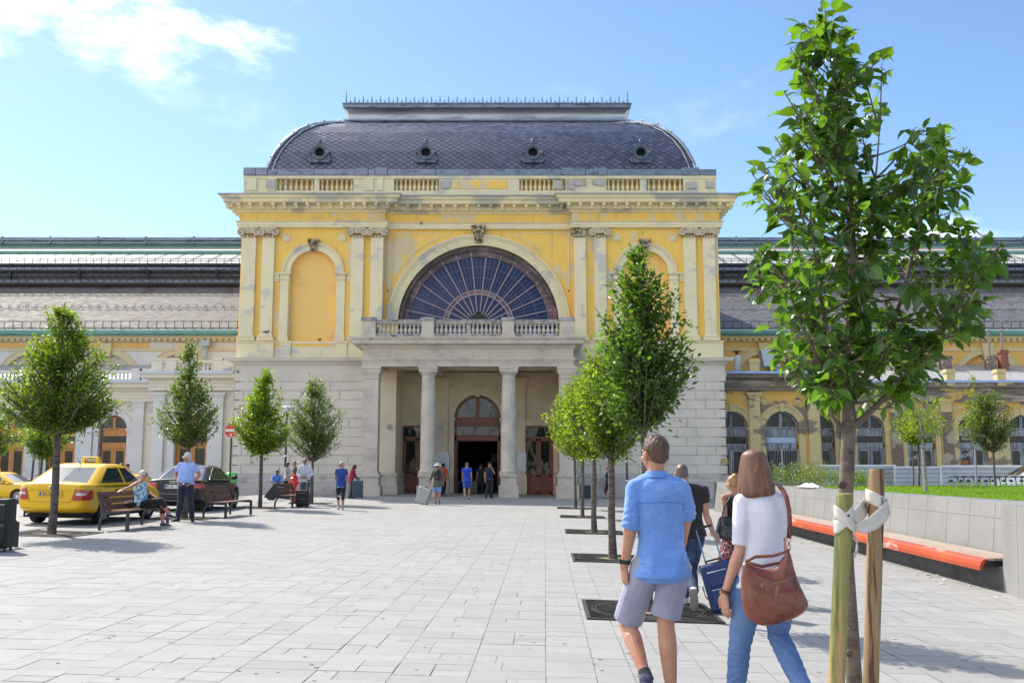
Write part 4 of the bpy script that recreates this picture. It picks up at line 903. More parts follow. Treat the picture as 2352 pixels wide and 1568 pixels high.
# ============================================================ low wings with arched doors, and the long train hall behind
YWB, YWR, YH = 56.0, 59.0, 66.0
wing_l = thing('station_wing', 'ivory and white low station wing with honey-coloured arched doors, left of the pavilion', 'building', (XX(200,1120,YWR), YWR, 0.3))
wing_r = thing('station_wing', 'decaying ochre low station wing with weathered grey arched doors, right of the pavilion', 'building', (XX(2000,1120,YWR), YWR, -0.4))
def arch_door(cx, hw, zs, z0, zdoor, ztr0, ztr1, Y, wood, glass, parent, nm='arched_door', grille=False, paper=None):
    m = MB(); zt = zs + hw
    m.arc(cx, zs, hw-0.10, hw, Y-0.05, Y+0.1, n=24); m.box(cx-0.09, cx+0.09, Y-0.05, Y+0.1, zs, zt-0.04)
    m.box(cx-hw, cx+hw, Y-0.04, Y+0.1, ztr1, zs+0.03); m.box(cx-hw, cx+hw, Y-0.09, Y+0.05, zs-0.02, zs+0.06); m.box(cx-hw, cx+hw, Y-0.05, Y+0.1, zdoor-0.02, ztr0)
    m.box(cx-hw, cx-hw+0.08, Y-0.05, Y+0.1, z0, zs); m.box(cx+hw-0.08, cx+hw, Y-0.05, Y+0.1, z0, zs)
    m.box(cx-0.14, cx+0.14, Y-0.07, Y+0.05, (ztr1+zs)/2-0.1, (ztr1+zs)/2+0.1)
    o = m.build(nm, wood, parent, bevel=0.008)
    g = MB(); g.half(cx, zs, hw-0.05, Y+0.03, n=20); g.box(cx-hw+0.08, cx+hw-0.08, Y+0.02, Y+0.03, ztr0, ztr1); go = g.build('arch_glass', glass, o)
    if paper: g = MB(); g.box(cx-hw+0.10, cx+hw-0.10, Y-0.0, Y+0.01, ztr0+0.03, ztr1-0.03); g.build('paper_covering', paper, o)
    if grille:
        d = MB(); n = 9
        d.box(cx-hw+0.08, cx+hw-0.08, Y+0.08, Y+0.1, z0, zdoor); d.build('door_void', dark, o)
        d = MB()
        for s_ in (-1, 1):
            x0, x1 = (cx-hw+0.12, cx-0.06) if s_ < 0 else (cx+0.06, cx+hw-0.12)
            for k in range(9):
                x = x0+(x1-x0)*k/8; d.tube([(x, Y-0.02, z0), (x, Y-0.02, zdoor-0.05)], 0.014, 5)
                if k < 8:
                    for q in range(7):
                        za = z0+0.3+q*0.30
                        if za+0.3 > zdoor: break
                        xn = x0+(x1-x0)*(k+1)/8; d.bar((x, Y-0.03, za), ((x+xn)/2, Y-0.03, za+0.15), 0.012, 0.012); d.bar(((x+xn)/2, Y-0.03, za+0.15), (xn, Y-0.03, za), 0.012, 0.012)
            d.box(x0, x1, Y-0.04, Y, zdoor-0.10, zdoor-0.05); d.box(x0, x1, Y-0.04, Y, z0+1.2, z0+1.25)
        d.box(cx-0.05, cx+0.05, Y-0.06, Y, z0, zdoor); d.build('folding_grille', mat('galvanised_grille', (0.36,0.36,0.37), 0.5, metal=0.4), o)
    else: wdoor_leaves(cx-hw+0.08, cx+hw-0.08, z0, zdoor, Y, wood, o, glass)
    return o
def wdoor_leaves(a, b, z0, zt, y, wood, parent, glz):
    mid = (a+b)/2; H = zt-z0; m = MB()
    for x0, x1 in ((a, mid-0.008), (mid+0.008, b)):
        f = 0.15; zm = z0+H*0.30
        m.box(x0, x0+f, y, y+0.06, z0, zt); m.box(x1-f, x1, y, y+0.06, z0, zt); m.box(x0+f, x1-f, y, y+0.06, zt-0.18, zt); m.box(x0+f, x1-f, y, y+0.06, z0, z0+0.2); m.box(x0+f, x1-f, y, y+0.06, zm-0.09, zm+0.09); m.box(x0+f, x1-f, y+0.02, y+0.05, z0+0.2, zm-0.09); m.box(x0+f+0.06, x1-f-0.06, y+0.005, y+0.05, z0+0.26, zm-0.15)
    o = m.build('door_leaves', wood, parent, bevel=0.006)
    g = MB(); g.box(a+0.1, mid-0.1, y+0.03, y+0.035, z0+H*0.3, zt-0.15); g.box(mid+0.1, b-0.1, y+0.03, y+0.035, z0+H*0.3, zt-0.15); g.build('leaf_glass', glz, o)
def wing(T, side, mw, mt, mfr, wood, glass, centres, blk, blkc, x_end, x_tow, roofm, roofblue):
    Z = lambda p: ZZ(p, YWR); ZB = lambda p: ZZ(p, YWB); zbot = -0.9
    hw = XX(2031.5,1000,YWR)-XX(2031.5-32.5,1000,YWR); zs = Z(985); zc = Z(926)
    bx0, bx1 = blk
    xin = bx0 if side < 0 else bx1       # block edge next to the recess
    a, b = (x_end, xin) if side < 0 else (xin, x_end)
    cs = [XX(p, 1000, YWR) for p in centres]
    m = MB(); m.arched(a-0.3, b+0.3, zbot, Z(905), [(c, hw, zs, zbot) for c in cs if a-0.3 < c-hw and c+hw < b+0.3], YWR, 0.35, n=20); m.build('wing_wall', mw, T)
    # piers between arches, archivolts, roundels
    for c in cs:
        if not (a-0.3 < c-hw and c+hw < b+0.3): continue
        m = MB(); m.arc(c, zs, hw, hw+0.26, YWR-0.05, YWR+0.1, n=24); m.arc(c, zs, hw+0.26, hw+0.36, YWR-0.09, YWR+0.1, n=24)
        m.prism([(c-0.09, zs+hw-0.03), (c+0.09, zs+hw-0.03), (c+0.13, zs+hw+0.42), (c-0.13, zs+hw+0.42)], YWR-0.13, YWR+0.05)
        for s_ in (-1, 1):
            X = c+s_*(hw+0.16); m.box(X-0.155, X+0.155, YWR-0.05, YWR+0.1, zbot, zs-0.02)
            for z0, z1, e in ((-0.34,-0.29,0.02),(-0.2,-0.1,0.04),(-0.1,0.0,0.08)): m.box(X-0.155-e, X+0.155+e, YWR-0.05-e, YWR+0.1, zs+z0, zs+z1)
        m.build('archivolt', mt, T)
        arch_door(c, hw, zs, -0.6, Z(1028), Z(1016), Z(1001), YWR+0.22, wood, glass, T)
    sp_ = XX(2000,1000,YWR)-XX(1884,1000,YWR)
    k0 = cs[0]-sp_/2 if side > 0 else cs[-1]-sp_/2
    xs = sorted(set([round(c-sp_/2, 3) for c in cs] + [round(c+sp_/2, 3) for c in cs])); used = []
    for X in xs:
        if any(abs(X-u) < 0.5 for u in used) or X < a+0.2 or X > b-0.2: continue
        used.append(X); m = MB()
        m.box(X-0.34, X+0.34, YWR-0.16, YWR+0.1, zbot, zc-0.25)
        for z0, z1, e in ((-0.25,-0.18,0.04),(-0.18,-0.02,0.0),(-0.02,0.08,0.05),(0.08,0.17,0.1)): m.box(X-0.34-e, X+0.34+e, YWR-0.16-e, YWR+0.1, zc+z0, zc+z1)
        m.build('wing_pilaster', mt, T)
        m = MB()
        for s_ in (-1, 1): m.lathe([(0.22,0.05),(0.22,-0.05),(0.17,-0.06),(0.13,0.0),(0.09,-0.04),(0.001,-0.05)], (X+s_*0.62, YWR, Z(937)), 18, axis='Y', cap=False)
        m.build('wing_roundels', mt, T, smooth=40)
    m = MB(); e = [(0,Z(922)),(0.2,Z(922)),(0.2,Z(916)),(0.24,Z(914)),(0.24,Z(909)),(0.16,Z(909)+0.01),(0.16,Z(900)),(0.26,Z(898)),(0.30,Z(893)),(0.55,Z(891)),(0.57,Z(884)),(0.65,Z(880)),(0.65,Z(878)),(0,Z(877))]
    m.sweep([(a-0.3, YWR), (b+0.3, YWR)], e); m.build('wing_cornice', mfr, T, smooth=25)
    m = MB(); m.box(a-0.3, b+0.3, YWR-0.72, YWR-0.5, Z(880), Z(875)); m.build('gutter_edge', roofblue, T)
    # sheet roof rising to the hall wall
    zr = ZZ(876, YWR); m = MB(); m.add([(a-0.5, YWR-0.6, zr), (b+0.5, YWR-0.6, zr), (b+0.5, YH, ZZ(838,YH)), (a-0.5, YH, ZZ(838,YH))], [(0,1,2,3)]); m.build('wing_roof', roofm, T)
    # block beside the pavilion
    bc = XX(blkc, 1000, YWB); bh = XX(1835,1000,YWB)-XX(1797,1000,YWB); bzs = ZB(982)
    ops = [(bc, bh, bzs, zbot)]
    if side > 0: c1 = XX(1681,1000,YWB); ops.append((c1, bh, bzs, zbot))
    m = MB(); m.arched(min(bx0,bx1), max(bx0,bx1), zbot, ZB(880), ops, YWB, 0.4, n=22)
    xe = bx1 if side > 0 else bx0; m.add([(xe,YWB,zbot),(xe,YWR+0.3,zbot),(xe,YWR+0.3,ZB(860)),(xe,YWB,ZB(860))], [(0,1,2,3)])
    m.build('block_wall', mw, T)
    for c, h, _, _ in ops:
        m = MB(); m.arc(c, bzs, h, h+0.30, YWB-0.05, YWB+0.1, n=24); m.arc(c, bzs, h+0.30, h+0.42, YWB-0.1, YWB+0.1, n=24)
        m.prism([(c-0.1, bzs+h-0.03), (c+0.1, bzs+h-0.03), (c+0.15, bzs+h+0.46), (c-0.15, bzs+h+0.46)], YWB-0.15, YWB+0.05)
        for s_ in (-1, 1):
            X = c+s_*(h+0.2); m.box(X-0.19, X+0.19, YWB-0.06, YWB+0.1, zbot, bzs-0.02)
            for z0, z1, e in ((-0.34,-0.29,0.02),(-0.2,-0.1,0.05),(-0.1,0.0,0.1)): m.box(X-0.19-e, X+0.19+e, YWB-0.06-e, YWB+0.1, bzs+z0, bzs+z1)
            m.lathe([(0.24,0.05),(0.24,-0.05),(0.18,-0.07),(0.14,0.0),(0.09,-0.05),(0.001,-0.06)], (c+s_*(h+0.02), YWB, ZB(921)), 18, axis='Y', cap=False)
        m.build('archivolt', mt, T)
        arch_door(c, h, bzs, -0.6, ZB(1022 if side < 0 else 1030), ZB(1016 if side < 0 else 1018), ZB(1000 if side < 0 else 1002), YWB+0.28, wood, glass, T, grille=(side > 0 and c == bc), paper=(MATS['faded_paper'] if side > 0 and c == bc else None))
    pl = [(1721,1746),(1856,1882)] if side > 0 else [(352,377),(478,512)]
    for p0, p1 in pl:
        X0, X1 = XX(p0,1000,YWB), XX(p1,1000,YWB); m = MB(); zc2 = ZB(913)
        m.box(X0, X1, YWB-0.2, YWB+0.1, zbot, zc2-0.2)
        for z0, z1, e in ((-0.2,-0.12,0.04),(-0.12,0.05,0.0),(0.05,0.16,0.06),(0.16,0.28,0.14)): m.box(X0-e, X1+e, YWB-0.2-e, YWB+0.1, zc2+z0, zc2+z1)
        m.build('block_pilaster', mt, T)
    m = MB(); pa = [(bx0, YWR), (bx0, YWB), (bx1, YWB)] if side < 0 else [(bx0, YWB), (bx1, YWB), (bx1, YWR)]
    m.sweep(pa, [(0,ZB(897)),(0.25,ZB(897)),(0.25,ZB(890)),(0.3,ZB(888)),(0.3,ZB(884)),(0.2,ZB(884)+0.01),(0.2,ZB(875)),(0.32,ZB(872)),(0.6,ZB(869)),(0.62,ZB(863)),(0.7,ZB(860)),(0.7,ZB(858)),(0,ZB(857))]); m.build('block_cornice', mfr, T, smooth=25)
    m = MB(); m.sweep(pa, [(0.6,ZB(860)),(0.74,ZB(860)),(0.74,ZB(855)),(0.0,ZB(855)+0.08)]); m.build('block_gutter', roofblue, T)
    m = MB(); z1 = ZB(856); m.add([(bx0, YWB-0.6, z1), (bx1, YWB-0.6, z1), (bx1, YH, z1+0.7), (bx0, YH, z1+0.7)], [(0,1,2,3)]); xe = bx1 if side > 0 else bx0; m.add([(xe, YWR-0.5, zr-0.5), (xe, YH, zr-0.5), (xe, YH, z1+0.7), (xe, YWR-0.5, z1+0.1)], [(0,1,2,3)]); m.build('block_roof', roofm, T)
faded = mat('faded_paper', (0.42, 0.50, 0.66), 0.8, layers=[((0.06,0.06,0.08), 9, 0.66, 0.69, 2)])
wing(wing_l, -1, ivory, white_wall, ivory, wood_o, glass_d, [-555, -439, -323, -207, -92, 25, 142, 259], (XX(351,950,YWB), XX(540,950,YWB)), 439.5, XX(-640,1000,YWR), None, seam_b, mat('pale_zinc_gutter', (0.42,0.46,0.55), 0.35, metal=0.4))
wing(wing_r, 1, ochre_r, cream_r, peeled, wood_w, glass_p, [1884, 2000, 2116, 2234, 2350, 2466, 2582, 2698, 2814], (XX(1660,950,YWB), XX(1884,950,YWB)), 1797, XX(2890,1000,YWR), None, seam, mat('blue_gutter', (0.28,0.42,0.72), 0.4))
# brick patch where the render has fallen off the right wing
m = MB(); Zr = lambda p: ZZ(p, YWR)
def brick_patch(x0, x1, y, zt=None):
    m.add([(x0, y, -0.5), (x1, y, -0.5), (x1, y, zt or Zr(928)), (x0, y, zt or Zr(928))], [(0,1,2,3)])
hw_ = XX(2031.5,1000,YWR)-XX(1999,1000,YWR)
for c0, c1 in ((2000, 2116), (2116, 2234)):
    x0 = XX(c0,1000,YWR)+hw_+0.33; x1 = XX(c1,1000,YWR)-hw_-0.33; brick_patch(x0, (x0+x1)/2-0.35, YWR-0.006); brick_patch((x0+x1)/2+0.35, x1, YWR-0.006); brick_patch((x0+x1)/2-0.345, (x0+x1)/2+0.345, YWR-0.166, Zr(946))
m.build('bare_brickwork', bare_brick, wing_r)
# white lettering on the shop glass
tw = mat('white_lettering', (0.75,0.75,0.75), 0.6)
c = at(2234-27, 1001, YWR+0.2); 
text_mesh('shop_lettering', 'SOUVENIR', 0.17, tw, wing_r, Matrix.Translation(Vector((XX(2228,1008,YWR), YWR+0.2, Zr(1008))) - wing_r.location) @ FACE)
text_mesh('shop_lettering', 'AKCIÓ', 0.26, tw, wing_r, Matrix.Translation(Vector((XX(2218,1047,YWR), YWR+0.16, Zr(1046))) - wing_r.location) @ Matrix.Rotation(R(-14), 4, 'Y') @ FACE)
text_mesh('shop_lettering', 'AKCIÓ', 0.26, tw, wing_r, Matrix.Translation(Vector((XX(2098,1052,YWR), YWR+0.16, Zr(1052))) - wing_r.location) @ Matrix.Rotation(R(-14), 4, 'Y') @ FACE)
m = MB(); X = XX(2216,1065,YWR); m.box(X-0.42, X+0.34, YWR+0.20, YWR+0.21, -0.2, Zr(1058)); m.build('orange_display', mat('orange_display', (0.50,0.16,0.04), 0.7, layers=[((0.12,0.06,0.03), 7, 0.45, 0.55)]), wing_r)
# balustrades on the left wing roof
def roof_balustrade(T, x0, x1, Y, z0, z1, mt, piers, mb):
    m = MB(); m.box(x0, x1, Y-0.16, Y+0.16, z0, z0+0.12); m.box(x0, x1, Y-0.16, Y+0.16, z1-0.12, z1)
    for p in piers: m.box(p-0.32, p+0.32, Y-0.2, Y+0.2, z0, z1+0.04); m.box(p-0.36, p+0.36, Y-0.24, Y+0.24, z1+0.02, z1+0.12)
    o = m.build('roof_balustrade', mt, T, bevel=0.01); m = MB(); x = x0+0.1; h = z1-z0-0.24
    while x < x1:
        if not any(abs(x-p) < 0.38 for p in piers): m.lathe([(0.075,0),(0.04,h*.15),(0.085,h*.4),(0.04,h*.75),(0.07,h)], (x, Y, z0+0.12), 8)
        x += 0.24
    m.build('wing_balusters', mb, o, smooth=50)
X = lambda p: XX(p, 860, YWR)
roof_balustrade(wing_l, X(-600), X(330), YWR-0.25, ZZ(876,YWR), ZZ(853,YWR), white_wall, [X(340-k*117*1.0) for k in range(9)]+[X(320)], white_wall)
X = lambda p: XX(p, 840, YWB)
roof_balustrade(wing_l, X(354), X(535), YWB-0.2, ZZ(855,YWB), ZZ(829,YWB), ivory, [X(366), X(398), X(506), X(530)], white_wall)
# security camera and pipe on the left block
m = MB(); c = at(524, 847, YF-0.2); m.box(c.x-0.25, c.x+0.15, c.y-0.1, c.y+0.1, c.z-0.09, c.z+0.05); m.box(c.x-0.0, c.x+0.35, c.y-0.03, c.y+0.03, c.z+0.05, c.z+0.10)
m.build('security_camera', mat('camera_housing', (0.4,0.4,0.4), 0.5), pav, bevel=0.01)
c = at(546, 853, YF-0.05); m = MB(); m.box(c.x-0.07, c.x+0.07, c.y-0.03, c.y, c.z-0.07, c.z+0.07); m.build('wall_box', mat('brown_wall_box', (0.2,0.16,0.12), 0.6), pav)
# ---------------- chimneys, vents and hatch on the right wing
def on(px, py, Y): return at(px, py, Y)
def chimney(px, py0, py1, wpx, Y, m_, lab, pipe=None, cap=True):
    w = XX(px+wpx/2, py0, Y)-XX(px-wpx/2, py0, Y); z0, z1 = ZZ(py0, Y)-0.4, ZZ(py1, Y); x = XX(px, (py0+py1)/2, Y)
    t = thing('chimney', lab, 'chimney', (x, Y, z0)); t.parent = None
    m = MB(); m.box(-w/2, w/2, -w/2, w/2, 0, z1-z0-0.12)
    if cap: m.box(-w/2-0.06, w/2+0.06, -w/2-0.06, w/2+0.06, z1-z0-0.22, z1-z0-0.1); m.box(-w/2-0.03, w/2+0.03, -w/2-0.03, w/2+0.03, z1-z0-0.1, z1-z0)
    m.build('chimney_stack', m_, t, world=False)
    if pipe:
        h = ZZ(pipe, Y)-z0; m = MB(); m.tube([(0,0,z1-z0-0.05),(0,0,h)], 0.075, 8); m.lathe([(0.075,h-0.02),(0.14,h-0.01),(0.14,h+0.02),(0.001,h+0.12)], (0,0,0), 10); m.tube([(0,0,(z1-z0+h)/2-0.03),(0,0,(z1-z0+h)/2+0.05)], 0.095, 8); m.build('flue_pipe', mat('rusty_flue', (0.30,0.27,0.25), 0.6, metal=0.3, layers=[((0.25,0.12,0.07), 3, 0.5, 0.6)]), t, world=False, smooth=50)
    return t
def reparent(t, T):     # roof furniture that is built into the wing is part of it
    t.location = t.location - T.location; t.parent = T
    for k in ('label', 'category'):
        if k in t: del t[k]
cx_ = lambda u: (1780+u/3.015)/1.0884
cy_ = lambda v_: (580+v_/3.015)/1.0884
sooty = mat('sooty_brick', (0.17,0.13,0.12), 0.95, layers=[((0.32,0.25,0.2), 6, 0.5, 0.6)])
for a in ((cx_(2097), cy_(1040), cy_(935), 19, 63.5, sooty, 'sooty brick chimney with tall thin flue on the right wing roof', cy_(742)),
          (cx_(2193), cy_(1040), cy_(890), 17, 63.5, brick_m, 'red brick chimney with rusty flue on the right wing roof', cy_(742)),
          (cx_(1758), cy_(1040), cy_(935), 21, 63.5, sooty, 'short sooty brick chimney without a flue on the right wing roof', None)):
    reparent(chimney(*a), wing_r)
for u in (1785, 2165): reparent(chimney(cx_(u), cy_(1110), cy_(1035), 19, 58.6, cream_r, 'x', None), wing_r)
reparent(chimney(cx_(310), cy_(1045), cy_(958), 22, 55.9, cream_r, 'x', None), wing_r)
m = MB(); c = on(cx_(192), cy_(1030), 56.6); h = ZZ(cy_(890), 56.6)-c.z; m.tube([(c.x,c.y,c.z-0.2),(c.x,c.y,c.z+h-0.3)], 0.20, 12); m.build('vent_pipe', mat('white_vent', (0.6,0.6,0.62), 0.5), wing_r, smooth=50)
m = MB(); m.lathe([(0.2,h-0.3),(0.1,h-0.25),(0.1,h-0.12),(0.26,h-0.1),(0.24,h-0.04),(0.001,h)], tuple(c), 12); m.build('vent_cowl', mat('rusty_cowl', (0.16,0.07,0.05), 0.8), wing_r, smooth=40)
m = MB(); c = on(cx_(450), cy_(1010), 58.0); s_ = 0.62; m.prism([(c.x-0.45,c.z),(c.x+0.5,c.z),(c.x+0.5,c.z+1.0),(c.x-0.62,c.z+1.0)], c.y, c.y+0.8); m.build('roof_hatch', mat('pale_metal_box', (0.42,0.48,0.58), 0.4, metal=0.3), wing_r)
# ============================================================ train hall
def hall(side, T, x0, x1, wallm, roofm, lowm, trimm):
    z = lambda p, Y=YH: ZZ(p, Y)
    sp_ = XX(2269,850,YH)-XX(2098,850,YH); r = 0.40*sp_
    cs = [XX(p, 850, YH) for p in ([1756, 1927, 2098, 2269, 2440, 2611, 2782, 2953] if side > 0 else [414, 243, 72, -99, -270, -441, -612])]
    zsp = z(813)-r*1.0
    m = MB(); m.arched(x0, x1, 3.0, z(772), sorted([(c, r, zsp, 3.2) for c in cs if x0 < c-r and c+r < x1]), YH, 0.3, n=24); m.build('hall_wall', wallm, T)
    m = MB()
    for c in cs:
        if x0 < c-r-0.3 and c+r+0.3 < x1: m.arc(c, zsp, r, r+0.35, YH-0.06, YH+0.1, n=28); m.arc(c, zsp, r+0.35, r+0.43, YH-0.1, YH+0.1, n=28); m.arc(c, zsp, r-0.5, r-0.42, YH+0.2, YH+0.3, n=28); m.prism([(c-0.3, zsp+r-0.2), (c+0.3, zsp+r-0.2), (c+0.42, zsp+r+0.75), (c-0.42, zsp+r+0.75)], YH-0.25, YH+0.1)
    m.sweep([(x0, YH), (x1, YH)], [(0,z(806)),(0.08,z(806)),(0.10,z(799)),(0,z(799)+0.02)])
    m.sweep([(x0, YH), (x1, YH)], [(0,z(786)),(0.12,z(785)),(0.14,z(782)),(0.45,z(778)),(0.5,z(771)),(0.6,z(768)),(0,z(768)+0.02)])
    n = int((x1-x0)/0.42)
    for k in range(n): x = x0+(k+0.5)*(x1-x0)/n; m.box(x-0.1, x+0.1, YH-0.42, YH-0.1, z(784), z(779)+0.05)
    m.build('hall_mouldings', trimm, T)
    m = MB(); m.add([(x0, YH+0.29, 3.0), (x1, YH+0.29, 3.0), (x1, YH+0.29, z(800)), (x0, YH+0.29, z(800))], [(0,1,2,3)]); m.build('lunette_infill', lowm, T)
    ye = YH-0.75
    m = MB(); m.prismx([(ye, z(770,ye)), (ye-0.12, z(766,ye)), (ye-0.12, z(758,ye)), (ye+0.3, z(758,ye)), (ye+0.6, z(770,ye))], x0, x1); m.build('hall_gutter', greenp, T)
    # long slate slope, then the raised glazed lantern
    ya, yb = ye+0.1, YH+11.0; za, zb = z(757,ya), z(655,yb); L_ = math.hypot(yb-ya, zb-za)
    m = MB(); m.uv = [(x0,0),(x1,0),(x1,L_),(x0,L_)]; m.add([(x0,ya,za),(x1,ya,za),(x1,yb,zb),(x0,yb,zb)], [(0,1,2,3)]); ro = m.build('hall_roof', roofm, T)
    m = MB(); m.box(x0, x1, yb-0.05, yb+0.3, zb-0.2, z(612,yb)); m.build('clerestory', mat('dark_clerestory', (0.13,0.12,0.115), 0.8, layers=[((0.20,0.16,0.13), 3, 0.5, 0.7, 5, (0.3,1,4))]), T)
    m = MB(); m.prismx([(yb-1.0, z(649,yb-1.0)), (yb-1.05, z(643,yb-1.0)), (yb-0.7, z(641,yb-1)), (yb-0.2, z(649,yb))], x0, x1); m.build('snow_board', zinc, T)
    m = MB(); m.tube([(x0, yb-0.45, z(621,yb)), (x1, yb-0.45, z(621,yb))], 0.20, 10); m.tube([(x0, yb-0.35, z(634,yb)), (x1, yb-0.35, z(634,yb))], 0.06, 6); m.build('service_pipe', zinc, T, smooth=50)
    m = MB(); m.box(x0, x1, yb-0.55, yb+0.3, z(613,yb), z(609,yb)); m.build('gallery_floor', steelg, T)
    m = MB(); k = 0; x = x0
    while x < x1:       # walkway rail with struts
        m.box(x-0.02, x+0.02, yb-0.85, yb-0.81, z(643,yb), z(599,yb)); m.bar((x, yb-0.83, z(634,yb)), (x+0.45, yb-1.2, z(648,yb-1)), 0.04, 0.04)
        if k % 9 == 0: m.box(x-0.06, x+0.06, yb-0.6, yb-0.4, z(648,yb), z(608,yb))
        x += 0.62; k += 1
    for p in (599, 604, 610): m.box(x0, x1, yb-0.85, yb-0.82, z(p,yb)-0.02, z(p,yb)+0.02)
    m.build('walkway_rail', iron, T)
    yc, yd = yb, yb+5.5; m = MB(); m.add([(x0,yc,z(600,yc)-0.3),(x1,yc,z(600,yc)-0.3),(x1,yd,z(583,yd)),(x0,yd,z(583,yd))], [(0,1,2,3)]); m.build('glazed_slope', skylight, T)
    m = MB(); m.box(x0, x1, yd-0.1, yd+0.2, z(583,yd), z(576,yd)); m.build('green_fascia', greenp, T)
    m = MB(); m.add([(x0,yd,z(576,yd)),(x1,yd,z(576,yd)),(x1,yd+2.2,z(568,yd+2.2)),(x0,yd+2.2,z(568,yd+2.2))], [(0,1,2,3)]); m.build('upper_slope', mat('pinkish_panel', (0.55,0.45,0.38), 0.6), T)
    ye2 = yd+2.2; m = MB(); m.box(x0, x1, ye2-0.1, ye2+0.2, z(569,ye2), z(562,ye2)); m.build('ridge_fascia', greenp, T)
    m = MB(); m.box(x0, x1, ye2-0.35, ye2+0.6, z(562,ye2), z(556,ye2)); m.box(x0, x1, ye2-0.5, ye2+0.8, z(555,ye2), z(548,ye2))
    x = x0
    while x < x1: m.box(x-0.08, x+0.08, ye2-0.45, ye2-0.3, z(562,ye2), z(548,ye2)+0.12); x += 4.3
    m.build('ridge_cap', zinc, T)
    # eaves rail and snow hooks
    m = MB(); yr = ya+0.25; zr0, zr1 = za+0.1, z(738,yr); x = x0
    while x < x1: m.box(x-0.018, x+0.018, yr-0.02, yr+0.02, zr0, zr1); x += 0.62
    for zz in (zr0+0.05, zr1-0.0): m.box(x0, x1, yr-0.015, yr+0.015, zz-0.02, zz+0.02)
    m.build('eaves_rail', iron, T)
    m = MB(); t_ = 0.42; ys, zs_ = ya+(yb-ya)*t_, za+(zb-za)*t_+0.03; x = x0
    while x < x1:
        for dx in (-0.12, 0.12): m.bar((x+dx, ys, zs_), (x-dx, ys-0.05, zs_+0.32), 0.03, 0.03)
        x += 0.66
    m.box(x0, x1, ys-0.03, ys+0.01, zs_+0.08, zs_+0.11); m.build('snow_hooks', mat('galvanised_hooks', (0.45,0.45,0.46) if side > 0 else (0.16,0.15,0.16), 0.4, metal=0.5), T)
hall_l = thing('train_hall', 'long train hall roof of bright sunlit slate with glazed ridge, left of the domed pavilion', 'building', (XX(200,800,YH), YH, 0))
hall_r = thing('train_hall', 'long train hall with ochre wall and slate roof behind the right wing', 'building', (XX(2000,800,YH), YH, 0))
hall(-1, hall_l, XX(-900,700,YH), xl+0.3, white_wall, slate_h, ivory, mat('hall_ivory_trim', (0.62,0.52,0.32), 0.9))
hall(1, hall_r, xr-0.3, XX(3300,700,YH), mat('hall_ochre', (0.74,0.44,0.13), 0.9, layers=[((0.68,0.40,0.12), 0.8, 0.45, 0.7)]), slate_r, MATS['hall_ochre'], mat('hall_cream_trim', (0.66,0.53,0.28), 0.9))
m = MB(); a, b = XX(228,803,YH), XX(342,803,YH); m.box(XX(0,800,YH), b, YH-0.05, YH, ZZ(798,YH), ZZ(787,YH)); m.build('ochre_band', MATS['hall_ochre'], hall_l)
m = MB(); c = at(474, 790, YH-0.3); m.box(c.x-0.3, c.x+0.3, c.y-0.3, c.y+0.1, c.z-0.15, c.z+0.25); m.tube([(c.x, c.y, c.z-0.1), (c.x, c.y, c.z-2)], 0.1, 8); m.build('rainwater_head', mat('grey_downpipe', (0.35,0.40,0.45), 0.5), hall_l)
# ============================================================ ground
g0 = mat('joint_grit', (0.15, 0.147, 0.14), 0.95)
far = mat('distant_paving', (0.31, 0.30, 0.28), 0.9, layers=[((0.30,0.29,0.28), 0.3, 0.4, 0.7)])
def sheet(name, xs, ys, dz, mt, zf=gz):
    m = MB(); n = len(xs)
    for y in ys:
        for x in xs: m.v.append((x, y, zf(x, y) + dz))
    for j in range(len(ys)-1):
        for i in range(n-1): m.f.append((j*n+i, j*n+i+1, (j+1)*n+i+1, (j+1)*n+i)); m.mi.append(0)
    return tag(m.build(name, mt), kind='structure')
def gzfar(x, y): return gz(max(-45, min(45, x)), y)
sheet('ground', [-400,-150,-60,-45,-30,-20,-17,-16,-15,-14,-13,-12.5,-6,0,15,30,45,60,150,400], [-60,-20,0,5,10,15,20,25,30,35,40,45,50,55,60,100,400], -0.05, far, gzfar)
pav_m = mat('granite_paving', (0.298, 0.295, 0.288), 0.8, layers=[((0.255,0.247,0.237), 0.35, 0.45, 0.75, 6, (1,1,1), 0.6), ((0.22,0.21,0.20), 90, 0.5, 0.7, 2, (1,1,1), 0.45), ((0.17,0.16,0.15), 2.3, 0.64, 0.74, 6, (1,1,1), 0.45), ((0.24,0.235,0.225), 7, 0.5, 0.7, 6, (1,1,1), 0.5)], bump=(120, 0.0015), tint=True, tintlo=0.93, tinthi=1.05)
joint = sheet('paving_bed', [-32+i for i in range(47)], [-2]+[i*2 for i in range(0, 31)], -0.006, g0)
